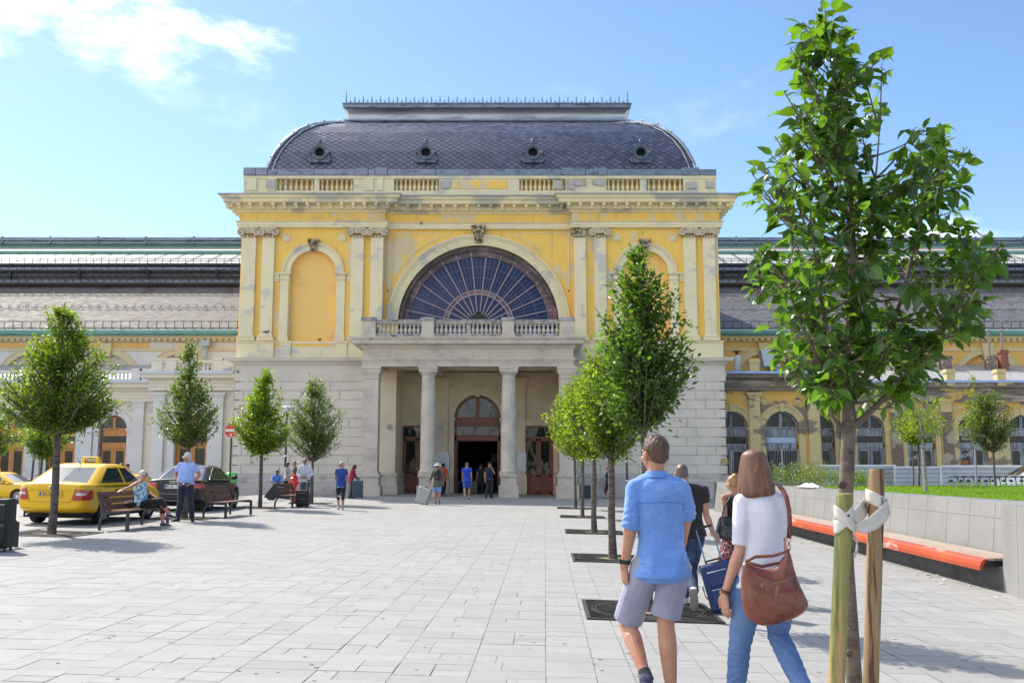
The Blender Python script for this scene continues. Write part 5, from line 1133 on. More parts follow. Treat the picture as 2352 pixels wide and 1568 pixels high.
def paving():
    m = MB(); m.col = []; rn = random.Random(11); SL = 0.034
    x = -31.0; J = 0.0020
    def slab(x0, x1, y0, y1):
        c = rn.random(); j = J*(1 + (1.4 if rn.random() < 0.22 else 0)); dz = rn.uniform(-0.0012, 0.0012)
        y0 += j; y1 -= j; x0 += j; x1 -= j
        b = len(m.v)
        for a, q in ((x0,y0),(x1,y0),(x1,y1),(x0,y1)):
            X = a + SL*q; m.v.append((X, q, gz(X, q) + dz)); m.col.append(c)
        m.f.append((b, b+1, b+2, b+3)); m.mi.append(0)
    while x < 12.5:
        w = rn.choice((0.60, 0.60, 0.60, 0.30, 0.40)); y = 1.2 + rn.random()*0.4
        while y < 57.5:
            l = rn.choice((0.20, 0.25, 0.25, 0.30, 0.30, 0.40)); k = rn.random()
            Xm = x + SL*y
            if Xm*1.0 < -0.56*y-3 or Xm > 0.56*y+3: y += l; continue
            if w < 0.5 or k < 0.45: slab(x, x+w, y, y+l)
            elif k < 0.8: f = rn.choice((0.3, 0.4, 0.5)); slab(x, x+w*f, y, y+l); slab(x+w*f, x+w, y, y+l)
            else:
                f = 0.5; l2 = l*1.5; slab(x, x+w*f, y, y+l2); slab(x+w*f, x+w, y, y+l2/2); slab(x+w*f, x+w, y+l2/2, y+l2); l = l2
            y += l
        x += w
    return tag(m.build('plaza', pav_m), kind='structure')
paving()
# small dark spots and litter trodden into the slabs
m = MB(); rn = random.Random(5)
for k in range(520):
    y = 2.5 + 22*rn.random()**1.6; x = rn.uniform(-0.5, 0.45)*y; r = rn.uniform(0.006, 0.018); z = gz(x, y)+0.003
    m.add([(x+r*1.3*math.cos(a), y+r*math.sin(a), z) for a in [i*math.pi/4 for i in range(8)]], [tuple(range(8))])
tag(m.build('gum_spots', mat('gum_spot', (0.10,0.10,0.10), 0.8)), kind='structure')
# terrace on the right: curved granite retaining wall, lawn, planting, red seat boards
zw = -0.0

granite = mat('granite_wall', (0.27,0.272,0.272), 0.55, layers=[((0.23,0.225,0.22), 60, 0.42, 0.6, 3), ((0.21,0.205,0.195), 0.9, 0.42, 0.66, 6, (1,1,0.8), 0.8)], bump=(90, 0.001))
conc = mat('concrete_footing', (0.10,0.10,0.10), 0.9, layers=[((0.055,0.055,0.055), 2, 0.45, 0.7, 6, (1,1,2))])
def wz(y): return 1.075 - 0.0028*(y-14)
rw = thing('retaining_wall', 'long pale granite retaining wall round the raised lawn on the right', 'wall', (7.6, 16, 0))
def ip(tab, y):
    for (y0, x0), (y1, x1) in zip(tab, tab[1:]):
        if y <= y1: return x0 + (x1-x0)*max(0, (y-y0))/(y1-y0)
    return tab[-1][1]
FRONT = [(6, 5.0), (10.5, 6.3), (12.8, 6.85), (14.6, 7.25), (20, 7.36), (26, 7.46), (35, 7.50), (39, 7.62)]
SEAT0, SEAT1 = 14.45, 30.0
def face(y):                     # foot of the upright face
    t = 0.42 if SEAT0 < y else 0.0
    return ip(FRONT, y) + t
m = MB()
ys = [6+ k*0.5 for k in range(0, 67)]
ys = sorted(set([y for y in ys if y <= 38.8] + [SEAT0-0.001, SEAT0+0.001, SEAT1-0.001, SEAT1+0.001, 38.8]))
for y0, y1 in zip(ys, ys[1:]):
    a, b = face(y0+1e-5), face(y1-1e-5)
    ta, tb = (0.16 if SEAT0 <= y0 else 0.05), (0.16 if SEAT0 < y1 else 0.05)
    za, zb = gz(a, y0)-0.1, gz(b, y1)-0.1
    m.add([(a,y0,za),(b,y1,zb),(b+tb,y1,wz(y1)),(a+ta,y0,wz(y0)),(b+tb+0.42,y1,wz(y1)),(a+ta+0.42,y0,wz(y0)),(b+tb+0.42,y1,wz(y1)-0.4),(a+ta+0.42,y0,wz(y0)-0.4)], [(0,3,2,1),(3,5,4,2),(5,7,6,4)])
a = face(38.8); m.add([(a,38.8,-0.3),(a+0.05,38.8,wz(38.8)),(a+5,41.5,wz(38.8)),(a+5,41.5,-0.3)], [(0,3,2,1)])
a, b = ip(FRONT, SEAT0), face(SEAT0+0.01); m.add([(a,SEAT0,-0.3),(b+0.2,SEAT0,-0.3),(b+0.2,SEAT0,wz(SEAT0)),(a+0.05,SEAT0,wz(SEAT0))], [(0,3,2,1),(0,1,2,3)])
m.build('wall_face', granite, rw)
m = MB()      # joints between the slabs
y = 6.5
while y < 38.5:
    a = face(y); t = 0.16 if SEAT0 < y else 0.05
    m.bar((a-0.002, y, gz(a,y)), (a+t-0.003, y, wz(y)+0.001), 0.005, 0.004); m.bar((a+t-0.003, y, wz(y)+0.002), (a+t+0.42, y, wz(y)+0.002), 0.008, 0.006); y += 1.2 if y > SEAT1 or y < SEAT0 else 0.9
for y0, y1 in zip(ys, ys[1:]):
    for zz in (0.80,):
        a, b = face(y0+1e-5), face(y1-1e-5); t = 0.16 if SEAT0 <= y0 else 0.05; f = zz
        if abs(y1-y0) > 0.01: m.bar((a+t*f-0.004, y0, gz(a,y0)*(1-f)+wz(y0)*f), (b+t*f-0.004, y1, gz(b,y1)*(1-f)+wz(y1)*f), 0.004, 0.006)
m.build('wall_joints', mat('wall_joint', (0.37,0.37,0.375), 0.9), rw)
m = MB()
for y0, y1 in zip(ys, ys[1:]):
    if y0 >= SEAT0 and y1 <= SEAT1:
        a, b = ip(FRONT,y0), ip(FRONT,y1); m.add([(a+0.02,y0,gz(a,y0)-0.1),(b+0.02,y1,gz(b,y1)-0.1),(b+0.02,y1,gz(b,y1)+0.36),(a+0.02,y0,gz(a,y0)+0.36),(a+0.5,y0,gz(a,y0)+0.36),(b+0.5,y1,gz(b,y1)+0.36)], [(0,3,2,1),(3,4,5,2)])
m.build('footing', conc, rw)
# red seat boards
sb = thing('seat_bench', 'long orange-red slatted bench running along the granite wall', 'bench', (7.2, 15, gz(7.2,15)))
redw = mat('worn_red_paint', (0.36,0.042,0.008), 0.4, layers=[((0.40,0.06,0.012), 1, 0.4, 0.6), ((0.42,0.34,0.30), 4, 0.58, 0.66, 8, (1,0.3,1), 0.9)], bump=(10,0.002,(1,0.2,1)))
redt = mat('worn_bench_top', (0.27,0.10,0.06), 0.7, layers=[((0.36,0.29,0.24), 3, 0.30, 0.46, 8, (4,0.35,1), 0.95)], bump=(12,0.003,(4,0.2,1)))
yss = [y for y in ys if SEAT0+0.1 <= y <= SEAT1-0.1]; yss = [SEAT0+0.12]+yss+[SEAT1-0.12]
def slat(prof, mt, nm):
    m = MB(); k = len(prof)
    for y in yss:
        a = ip(FRONT, y); z = gz(a, y)
        for dx, dz in prof: m.v.append((a+dx, y, z+dz))
    n = len(yss)
    for i in range(n-1):
        for j in range(k): m.f.append((i*k+j, i*k+(j+1)%k, (i+1)*k+(j+1)%k, (i+1)*k+j)); m.mi.append(0)
    m.f += [tuple(range(k)), tuple((n-1)*k+j for j in range(k-1,-1,-1))]; m.mi += [0,0]
    m.build(nm, mt, sb)
slat([(-0.30,0.30),(-0.28,0.295),(-0.235,0.38),(-0.20,0.43),(-0.165,0.448),(-0.165,0.470),(-0.23,0.458),(-0.27,0.42),(-0.30,0.36)], redw, 'front_board')
for k in range(5): x0 = -0.155+k*0.112; slat([(x0,0.44),(x0+0.103,0.44),(x0+0.103,0.476),(x0,0.476)], redt, 'seat_slat')
m = MB(); y = SEAT0+0.2
while y < SEAT1: a = ip(FRONT,y); z = gz(a,y); m.box(a-0.24, a+0.36, y-0.03, y+0.03, z+0.34, z+0.44); y += 1.6
m.build('seat_bracket', iron, sb)
# litter at the foot of the bench
lit = mat('paper_scrap', (0.6,0.58,0.52), 0.8)
m = MB(); rn = random.Random(8)
for k in range(46):
    y = rn.uniform(13.5, 27); x = ip(FRONT, y) - abs(rn.gauss(0.05, 0.25)) - 0.1; s_ = rn.uniform(0.012, 0.05); z = gz(x,y)
    m.obox(Matrix.Translation((x,y,z+0.008)) @ Matrix.Rotation(rn.random()*3, 4, 'Z') @ Matrix.Rotation(rn.uniform(-.2,.2), 4, 'X'), s_*2, s_, 0.01)
tag(m.build('litter', lit), 'scraps of pale litter scattered at the foot of the orange-red bench', 'litter', kind='stuff')
# lawn
def lawnz(x, y): return 0.93 + 0.0*x - 0.003*(y-14)
gsoil = mat('lawn_base', (0.13,0.21,0.02), 0.95, layers=[((0.2,0.30,0.02), 8, 0.45, 0.6, 4), ((0.10,0.17,0.02), 0.8, 0.45, 0.65)], bump=(40,0.02))
m = MB(); yl_ = [8+k for k in range(0, 27)]
pts = []
for y in yl_: pts.append(((face(y)+0.5), y))
for (x0, y0), (x1, y1) in zip(pts, pts[1:]):
    m.add([(x0,y0,lawnz(x0,y0)),(30,y0,lawnz(x0,y0)),(30,y1,lawnz(x0,y1)),(x1,y1,lawnz(x1,y1))], [(0,1,2,3)])
tag(m.build('lawn', gsoil), kind='structure')
m = MB(); m.add([(face(34)+0.5,34,0.87),(14,34,0.87),(14,38.7,0.87),(face(38)+0.4,38.7,0.87)], [(0,1,2,3)]); tag(m.build('planting_bed', mat('bed_soil', (0.06,0.05,0.03), 0.95)), kind='structure')
m = MB(); m.box(11.5, 30, 33.98, 34.2, 0.2, 0.96); tag(m.build('lawn_edging', mat('dark_edging', (0.06,0.07,0.075), 0.6)), kind='structure')
gm = mat('grass_blades', (0.17,0.26,0.025), 0.6, trans=(1.6,1.8,0.6,0.4), tint=True, tintlo=0.6, tinthi=1.5)
m = MB(); m.col = []; rn = random.Random(9)
for k in range(52000):
    y = 10 + 24*rn.random()**0.9; fx = face(min(y, 38))+0.5; x = fx + (min(0.56*y+1, 26)-fx)*rn.random()
    if x < fx: continue
    z = lawnz(x,y); h = rn.uniform(0.03,0.075)*(1+y/50); a = rn.random()*6.28; w = 0.004*(1+y/9); lx, ly = rn.gauss(0,h*.4), rn.gauss(0,h*.4); c = rn.random()
    m.add([(x-w*math.cos(a),y-w*math.sin(a),z-0.005),(x+w*math.cos(a),y+w*math.sin(a),z-0.005),(x+lx,y+ly,z+h)], [(0,1,2)]); m.col += [c,c,c]
tag(m.build('grass', gm), 'short bright green lawn grass behind the granite wall', 'grass', kind='stuff')
# slot drain along the taxi bay
m = MB()
for k in range(26):
    y0 = 8+k*1.8; y1 = y0+1.8; x0 = -10.42+0.034*(y0-21); x1 = -10.42+0.034*(y1-21)
    m.add([(x0,y0,gz(x0,y0)+0.004),(x0+0.10,y0,gz(x0,y0)+0.004),(x1+0.10,y1,gz(x1,y1)+0.004),(x1,y1,gz(x1,y1)+0.004)], [(0,1,2,3)])
tag(m.build('slot_drain', mat('drain_dark', (0.06,0.06,0.06), 0.8)), kind='structure')
# ============================================================ trees
bark = mat('young_bark', (0.125,0.10,0.085), 0.9, layers=[((0.055,0.042,0.036), 4, 0.45, 0.62, 6, (1,1,5)), ((0.26,0.24,0.22), 14, 0.63, 0.70, 5, (1,1,4))], bump=(22, 0.006, (1,1,3)))
bark_fg = mat('speckled_bark', (0.165,0.125,0.10), 0.85, layers=[((0.10,0.072,0.058), 7, 0.45, 0.62, 7, (1,1,2.5)), ((0.42,0.38,0.35), 60, 0.66, 0.70, 3, (1,1,2.2))], bump=(40, 0.002, (1,1,2)))
def leafmat(n, c, tr, lo=0.5, hi=1.7, rough=0.38, spec=0.5): return mat(n, c, rough, spec=spec, trans=tr, tint=True, tintlo=lo, tinthi=hi)
lf_pear = leafmat('pear_leaf', (0.040,0.088,0.020), (4.4,4.0,0.7,0.46), 0.6, 1.5, 0.28, 0.6)
lf_green = leafmat('green_leaf', (0.075,0.130,0.020), (3.8,3.3,0.6,0.5))
lf_dark = leafmat('deep_green_leaf', (0.065,0.112,0.030), (3.2,2.9,0.8,0.46))
lf_lime = leafmat('lime_leaf', (0.145,0.225,0.018), (2.2,2.1,0.5,0.45))
lf_ginkgo = leafmat('ginkgo_leaf', (0.20,0.27,0.022), (1.9,1.8,0.5,0.45))
def leaf(m, p, d, up, L, W, kind, rn, c):
    d = d.normalized(); s_ = d.cross(up); s_ = s_.normalized() if s_.length > 1e-4 else d.orthogonal().normalized(); n = s_.cross(d)
    b = len(m.v)
    if kind == 2:       # full leaf: folded blade, curled tip, short stalk
        fold = rn.uniform(0.15, 0.5); curl = rn.uniform(0.1, 0.6); wav = rn.uniform(-0.12, 0.12)
        st = ((0.0,0.0),(0.10,0.62),(0.32,1.0),(0.55,0.92),(0.76,0.55),(0.92,0.16),(1.06,0.0))
        rows = []
        for t, w in st:
            cz = -curl*t*t*L*0.7; base = p + d*(t*L*(1-0.12*curl*t)) + n*cz
            if w == 0: rows.append([len(m.v)]); m.v.append(tuple(base)); m.col.append(c)
            else:
                r = []
                for e in (-1, -0.5, 0, 0.5, 1):
                    q = base + s_*(e*w*W/2) + n*(abs(e)**1.4*w*W*0.5*fold + wav*e*w*W*math.sin(t*7)); r.append(len(m.v)); m.v.append(tuple(q)); m.col.append(c)
                rows.append(r)
        for a, q in zip(rows, rows[1:]):
            if len(a) == 1: fs = [(a[0], q[i+1], q[i]) for i in range(4)]
            elif len(q) == 1: fs = [(a[i], a[i+1], q[0]) for i in range(4)]
            else: fs = [(a[i], a[i+1], q[i+1], q[i]) for i in range(4)]
            m.f += fs; m.mi += [0]*len(fs)
    elif kind == 1:
        f = rn.uniform(0.05, 0.35); 
        vs = [p, p+d*L*0.45+s_*W/2+n*W*f, p+d*L, p+d*L*0.45-s_*W/2+n*W*f, p+d*L*0.5]
        m.v += [tuple(v_) for v_ in vs]; m.col += [c]*5; m.f += [(b,b+1,b+4),(b+1,b+2,b+4),(b+2,b+3,b+4),(b+3,b,b+4)]; m.mi += [0]*4
    else:
        vs = [p, p+d*L*0.5+s_*W/2, p+d*L, p+d*L*0.5-s_*W/2]; m.v += [tuple(v_) for v_ in vs]; m.col += [c]*4; m.f.append((b,b+1,b+2,b+3)); m.mi.append(0)
def bez(a, b, c, n): return [a*(1-t)**2 + b*2*t*(1-t) + c*t*t for t in [i/n for i in range(n+1)]]
def grow(T, base, fork, top, trad, targets, leafm, L, per, kind, seed, bk=bark, spread=0.10, twig=0.006, lean=(0,0), trunk_wob=0.02, keep=None, leaders=(), droop=0.35, tt=None):
    rn = random.Random(seed); H = top - base.z; wood = MB(); lv = MB(); lv.col = []
    n = 9; pts = []; px_, py_ = 0, 0
    for i in range(n+1):
        t = i/n; pts.append(Vector((base.x + lean[0]*t*t + px_, base.y + lean[1]*t*t + py_, base.z + (top-base.z)*t))); px_ += rn.gauss(0, trunk_wob); py_ += rn.gauss(0, trunk_wob)
    if tt: pts = tt
    def tp(z):
        for a, b in zip(pts, pts[1:]):
            if a.z <= z <= b.z: return a.lerp(b, (z-a.z)/max(1e-6, b.z-a.z))
        return pts[-1] if z > pts[-1].z else pts[0]
    zl = [p.z for p in pts]; rad = []
    for p in pts:
        t = (p.z-base.z)/(top-base.z); ft = (fork-base.z)/(top-base.z)
        rad.append(trad*(1.0-0.18*t/ft) if t < ft else max(trad*0.62*max(0,1-(t-ft)/(1-ft))**0.9, twig))
    rad[0] *= 1.15
    wood.tube([p for p in pts], rad, 10)
    axes = [(tp, trad)]
    lead = []
    for (c0, c1, c2, r0) in leaders:
        q = bez(Vector(c0), Vector(c1), Vector(c2), 10); wood.tube(q, [r0*(1-0.75*i/10) for i in range(11)], 7); lead.append(q)
    for tg in targets:
        best = None; D = 1e9
        for k in range(5):
            pass
        cand = []
        rr = math.hypot(tg.x-tp(tg.z).x, tg.y-tp(tg.z).y)
        zs = max(fork + 0.02, tg.z - rr*rn.uniform(0.7, 1.3)); s0 = tp(min(zs, top)); cand.append((s0 - tg).length); src = s0
        for q in lead:
            for w in q[3:]:
                if w.z < tg.z - 0.02 and (w-tg).length < (src-tg).length*0.9: src = w
        d = (tg-src).length
        if d < 0.02: continue
        mid = src.lerp(tg, 0.55) + Vector((0, 0, -0.12*d)); q = bez(src, mid, tg, 7)
        r0 = min(trad*0.42, max(twig*1.3, d*0.014)); wood.tube(q, [r0*(1-0.8*i/7)+twig*0.3 for i in range(8)], 5, cap=False)
        shade = rn.random()
        for k in range(per):
            t = 0.30 + 0.72*rn.random()**0.8; i = min(int(t*7), 6); pt = q[i].lerp(q[i+1], min(1, t*7-i)); dr = (q[i+1]-q[i]).normalized()
            rnd_ = Vector((rn.gauss(0,1), rn.gauss(0,1), rn.gauss(0,0.7))).normalized(); off = rnd_*abs(rn.gauss(0, spread)); P = pt + off
            if keep and not keep(P): continue
            ld = (rnd_*0.9 + dr*0.5 + Vector((0,0,-droop*rn.random()))); up = Vector((rn.gauss(0,0.5), rn.gauss(0,0.5), 1.0))
            l_ = L*rn.uniform(0.55, 1.2)
            if kind == 2: wood.tube([pt, P], [0.0013, 0.0010], 3, cap=False)
            leaf(lv, P, ld, up, l_, l_*rn.uniform(0.45, 0.75), kind, rn, min(1, max(0, rn.gauss(0.42, 0.24))))
    wood.build('trunk', bk, T, smooth=60); lv.build('crown', leafm, T, smooth=179 if kind == 2 else None)
def crown_targets(base, z0, z1, prof, n, rn, ax=(1,1), off=(0,0), inner=0.25):
    out = []
    while len(out) < n:
        t = rn.random(); z = z0+(z1-z0)*t; i = t*(len(prof)-1); k = min(int(i), len(prof)-2); r = prof[k]+(prof[k+1]-prof[k])*(i-k)
        if rn.random() > (max(r,0)/max(prof))**1.3+0.05: continue
        a = rn.random()*6.283; u = r*(1 if rn.random() > inner else math.sqrt(rn.random()))*rn.uniform(0.80, 1.05)
        lump = 1+0.20*math.sin(3*a+z*4.1+base.x)+0.14*math.sin(5*a-z*7+base.y*2)-(0.25 if rn.random() < 0.2 else 0)
        out.append(Vector((base.x+off[0]*t+u*lump*math.cos(a)*ax[0], base.y+off[1]*t+u*lump*math.sin(a)*ax[1], z)))
    return out
def pix_tree(label, base, top_px, low_px, fork_px, prof_px, nb, per, lm, L, trad, seed, kind=1, group='young trees planted in iron grates on the square', off_px=0, inner=0.3, spread=0.12, bk=bark, wob=0.012, lean=(0,0)):
    Y = base.y; s_ = F/Y
    T = thing('street_tree', label, 'tree', base, group=group); rn = random.Random(seed)
    z1, z0, zf = ZZ(top_px, Y), ZZ(low_px, Y), ZZ(fork_px, Y)
    tg = crown_targets(base, z0, z1, [p/s_ for p in prof_px], nb, rn, off=(off_px/s_, 0), inner=inner)
    grow(T, base, zf, z1-0.04, trad, tg, lm, L, per, kind, seed, bk=bk, spread=spread, trunk_wob=wob, lean=(off_px/s_+lean[0], lean[1]))
    return T
# left side of the square
b1 = gr(118, 1226)
pix_tree('dense dark green tree in front of the yellow taxi boot', b1, 688, 978, 1000, [55, 108, 124, 116, 96, 68, 42, 26, 8], 330, 50, lf_green, 0.088, 0.085, 1)
b2 = gr(423, 1190)
pix_tree('airy tree behind the man in the pale blue shirt', b2, 785, 1018, 1030, [30, 62, 78, 72, 54, 36, 24, 15, 6], 150, 42, lf_dark, 0.095, 0.085, 2, spread=0.10)
b3 = gr(597, 1166)
pix_tree('lime green tree beside the red no-entry sign', b3, 850, 1035, 1045, [25, 52, 66, 62, 50, 40, 28, 18, 10], 170, 44, lf_lime, 0.13, 0.07, 3)
b4 = gr(715, 1156)
pix_tree('grey-green tree with forked limbs behind the bench by the red hydrant', b4, 868, 1040, 1062, [15, 45, 62, 66, 60, 50, 38, 25, 10], 165, 44, lf_dark, 0.11, 0.075, 4)
b5 = gp(95, 37.0)
T5 = pix_tree('small tree with three stakes behind the taxis', b5, 952, 1048, 1050, [14, 36, 50, 54, 46, 30, 12], 110, 34, lf_green, 0.13, 0.05, 5, group='young trees beyond the taxi bay')
m = MB()
for dx, dy in ((-0.42, 0), (0.38, 0.1), (0.0, 0.45)):
    m.tube([b5+Vector((dx,dy,0)), b5+Vector((dx*0.8,dy*0.8,2.0))], 0.04, 6)
m.tube([b5+Vector((-0.38,0,1.35)), b5+Vector((0.34,0.1,1.35))], 0.015, 4); m.build('stake', bark, T5)
b6 = gp(-45, 30.0)
pix_tree('tree cut off by the left edge of the picture behind the taxis', b6, 925, 1045, 1050, [20, 55, 72, 70, 60, 40, 15], 100, 36, lf_green, 0.12, 0.06, 6, group='young trees beyond the taxi bay')
# right row
rows = [(1322,1167,lf_lime,'lime green tree, farthest of the row along the middle of the square', 880, 1045, 1052, [15,50,68,66,56,40,18], 0.13, 7),
        (1338,1187,lf_lime,'lime green tree, second farthest of the row along the middle of the square', 868, 1045, 1052, [20,58,76,74,62,44,20], 0.12, 8),
        (1365,1222,lf_lime,'light green tree with a leaning trunk, third from the far end of its row', 845, 1040, 1055, [20,55,72,72,60,40,18], 0.11, 9),
        (1408,1283,lf_green,'tree with rough grey trunk just left of the man in the blue shirt', 790, 1040, 1060, [25,62,84,82,70,50,22], 0.095, 10)]
for px, py, lm, lab, t_, l_, f_, pr, LL, sd_ in rows:
    pix_tree(lab, gr(px, py), t_, l_, f_, pr, 160, 42, lm, LL, 0.062 if py < 1200 else 0.075, sd_, lean=(0,0))
b11 = gr(1490, 1404)
pix_tree('dark green tree rising behind the head of the man in the blue shirt', b11, 575, 975, 1000, [38, 78, 100, 106, 104, 96, 84, 66, 40, 10], 230, 36, lf_pear, 0.080, 0.052, 11, kind=1, spread=0.08, off_px=-10, wob=0.006)
# trees on the lawn at the right
tg_ = 'young trees on the raised lawn'
def gl(px, py):
    lo, hi = 5.0, 60.0
    for _ in range(50):
        mm = (lo+hi)/2; p = at(px, py, mm)
        if p.z > lawnz(p.x, p.y): lo = mm
        else: hi = mm
    return at(px, py, lo)
light_bark = mat('pale_bark', (0.30,0.28,0.27), 0.85, layers=[((0.13,0.11,0.10), 6, 0.5, 0.6, 5, (1,1,5))])
bA = gl(2127, 1134); pix_tree('pale-barked feathery lime tree on the lawn, tallest right of the big trunk', bA, 845, 1000, 1010, [15, 70, 60, 48, 56, 34, 30, 10], 46, 34, lf_ginkgo, 0.085, 0.05, 21, group=tg_, spread=0.07, off_px=-12, bk=light_bark)
bB = gl(2111, 1122); pix_tree('darker round-crowned tree on the lawn behind the pale-barked lime tree', bB, 945, 1010, 1020, [25, 45, 50, 45, 30], 90, 34, lf_green, 0.10, 0.045, 22, group=tg_)
bC = gl(2098, 1116.5); pix_tree('thin upright sapling, leftmost trunk on the lawn', bC, 930, 1005, 1012, [12, 25, 30, 25, 14], 30, 26, lf_lime, 0.10, 0.03, 23, group=tg_)
bD = gl(2244, 1117); pix_tree('thin-trunked ginkgo with sparse upright lime branches at the right of the lawn', bD, 862, 1005, 1030, [16, 30, 34, 26, 22, 12, 16, 8], 52, 30, lf_ginkgo, 0.09, 0.035, 24, group=tg_, spread=0.07, off_px=8, bk=light_bark)
bE = gl(2288, 1117); pix_tree('round dark green tree at the far right of the lawn', bE, 900, 1030, 1040, [18, 40, 50, 48, 40, 22], 130, 36, lf_dark, 0.10, 0.04, 25, group=tg_, off_px=-10)
# ---- the big foreground tree
YT = 3.62; sT = F/YT
bF = gp(1948, YT); bF = Vector((at(1975, 2000, YT).x, YT, gz(1.3, YT)))
TF = thing('street_tree', 'large glossy-leaved pear tree in the right foreground with a forked crown', 'tree', bF, group='young trees planted in iron grates on the square')
Lb = [(10,1880,1905),(60,1822,1955),(110,1800,2052),(160,1795,2045),(210,1785,2030),(260,1778,2022),(300,1755,2010),(350,1740,2015),(400,1725,2040),(450,1720,2075),(500,1716,2215),(560,1715,2312),(620,1716,2300),(680,1716,2275),(740,1718,2262),(800,1742,2215),(850,1785,2140),(900,1835,2120),(935,1870,2060)]
def inside(P, grow_=0):
    yc = 784 - 0; d = P - Vector((0,0,CAMZ)); fy = d.y*cp + d.z*sp; fz = -d.y*sp + d.z*cp
    px = 1176 + F*d.x/fy; py = 784 - F*fz/fy
    if 285 < py < 520 and 2040 < px < 2232 and (px > 2055 or py > 380):
        if math.hypot((px-2135)/95, (py-410)/130) < 1: return True
    for (y0,a0,b0),(y1,a1,b1) in zip(Lb, Lb[1:]):
        if y0 <= py < y1:
            t = (py-y0)/(y1-y0); a = a0+(a1-a0)*t; b = b0+(b1-b0)*t
            w = 22*math.sin(py*0.061)+14*math.sin(py*0.13+1)
            return a-grow_-w*0.5 < px < b+grow_+w*0.4
    return False
rn = random.Random(33); tg = []
while len(tg) < 262:
    px, py = rn.uniform(1700, 2320), rn.uniform(8, 925); Yy = YT + rn.uniform(-0.36, 0.40)*(0.3+0.7*min(1, py/450)); P = at(px, py, Yy)
    if not inside(at(px, py, YT), -16): continue
    
    tg.append(P)
for px, py in ((1895,24),(1842,50),(1850,120),(2040,112),(2025,150),(2170,290),(2222,338),(2150,300),(2305,560),(2290,590),(1725,395),(1722,560),(1730,660),(1870,890)): tg.append(at(px, py, YT+rn.uniform(-.1,.1)))
tt = [bF, at(1962,1560,YT), at(1944,1300,YT), at(1940,1180,YT), at(1946,1075,YT), at(1950,960,YT), at(1948,900,YT), at(1945,800,YT), at(1955,690,YT), at(1958,540,YT), at(1950,400,YT), at(1932,250,YT), at(1900,110,YT), at(1894,36,YT)]
lead = [(at(1950,935,YT), at(1905,850,YT+.05), at(1868,560,YT-.08), 0.017), (at(1950,925,YT), at(1890,880,YT-.1), at(1800,640,YT-.12), 0.012), (at(1955,900,YT), at(2060,820,YT+.1), at(2130,420,YT+.12), 0.016),
        (at(1950,985,YT), at(2035,930,YT-.05), at(2200,700,YT-.15), 0.015), (at(1948,990,YT), at(1895,960,YT-.03), at(1872,850,YT-.05), 0.010), (at(1955,720,YT), at(2000,600,YT), at(2020,300,YT+.08), 0.010), (at(2100,640,YT+.1), at(2200,640,YT+.1), at(2290,560,YT+.1), 0.007)]
grow(TF, bF, at(1950,935,YT).z, at(1894,36,YT).z, 0.0315, tg, lf_pear, 0.064, 13, 2, 34, bk=bark_fg, spread=0.032, twig=0.0022, keep=lambda P: inside(P, 4), leaders=lead, droop=0.9, tt=tt)
m = MB()
for px, py, r in ((1936,1112,0.010),(1938,1175,0.012),(1955,1040,0.008),(1951,1500,0.008)): c = at(px, py, YT-0.028); m.lathe([(r*1.7,0.012),(r*1.3,-0.002),(r*0.6,0.0),(0.001,-0.003)], tuple(c), 10, axis='Y', cap=False)
m.build('bark_knot', bark, TF, smooth=60)
# stakes and binding
post_a = mat('green_treated_pine', (0.25,0.22,0.07), 0.75, layers=[((0.42,0.27,0.12), 2.0, 0.46, 0.54, 5, (9,9,0.5)), ((0.11,0.13,0.035), 2.0, 0.50, 0.60, 5, (10,10,0.6)), ((0.12,0.07,0.03), 1.6, 0.64, 0.70, 4, (14,14,0.4), 0.8)], bump=(6, 0.003, (10,10,0.6)))
post_b = mat('weathered_brown_pine', (0.30,0.19,0.10), 0.8, layers=[((0.11,0.055,0.025), 1.6, 0.47, 0.53, 6, (16,16,0.8)), ((0.46,0.35,0.22), 2.2, 0.55, 0.7, 5, (12,12,0.6)), ((0.07,0.04,0.02), 2.0, 0.62, 0.68, 6, (22,22,0.6))], bump=(6, 0.004, (14,14,0.6)))
def post(label, p_top, p_bot, r, mt, capm):
    base = Vector((p_bot.x, p_bot.y, gz(p_bot.x, p_bot.y)))
    t_ = (base.z-p_top.z)/(p_bot.z-p_top.z); b = p_top + (p_bot-p_top)*t_
    T = thing('wooden_stake', label, 'stake', b, group='stakes of the foreground tree')
    d = (p_top-b); m = MB(); n = 22; pts = [b+d*(i/n) for i in range(n+1)] ; m.tube(pts[:-1]+[p_top-d.normalized()*0.006], [r]*(n+1), 20); m.tube([p_top-d.normalized()*0.006, p_top], [r, r*0.93], 20); m.build('stake_pole', mt, T, smooth=50)
    m = MB(); m.tube([p_top+Vector((0,0,0.0005)), p_top+Vector((0,0,0.002))], r*0.92, 20); m.build('cut_end', capm, T)
    return T
SA = post('greenish round wooden stake in front of the foreground trunk, bound with white webbing', at(1941,1134,3.40), at(1921,1568,3.40), 0.0285, post_a, mat('pale_end_grain', (0.45,0.36,0.2), 0.8))
SB = post('brown grained wooden stake right of the foreground trunk', at(2015,1077,3.48), at(2000,1568,3.48), 0.0275, post_b, mat('mossy_end_grain', (0.10,0.11,0.07), 0.8))
web = mat('white_webbing', (0.62,0.57,0.50), 0.85, layers=[((0.48,0.42,0.35), 12, 0.45, 0.7)], bump=(220, 0.0008))
W_ = thing('webbing_tie', 'off-white webbing strap looped round both foreground stakes', 'strap', at(1975, 1190, 3.42), group=None)
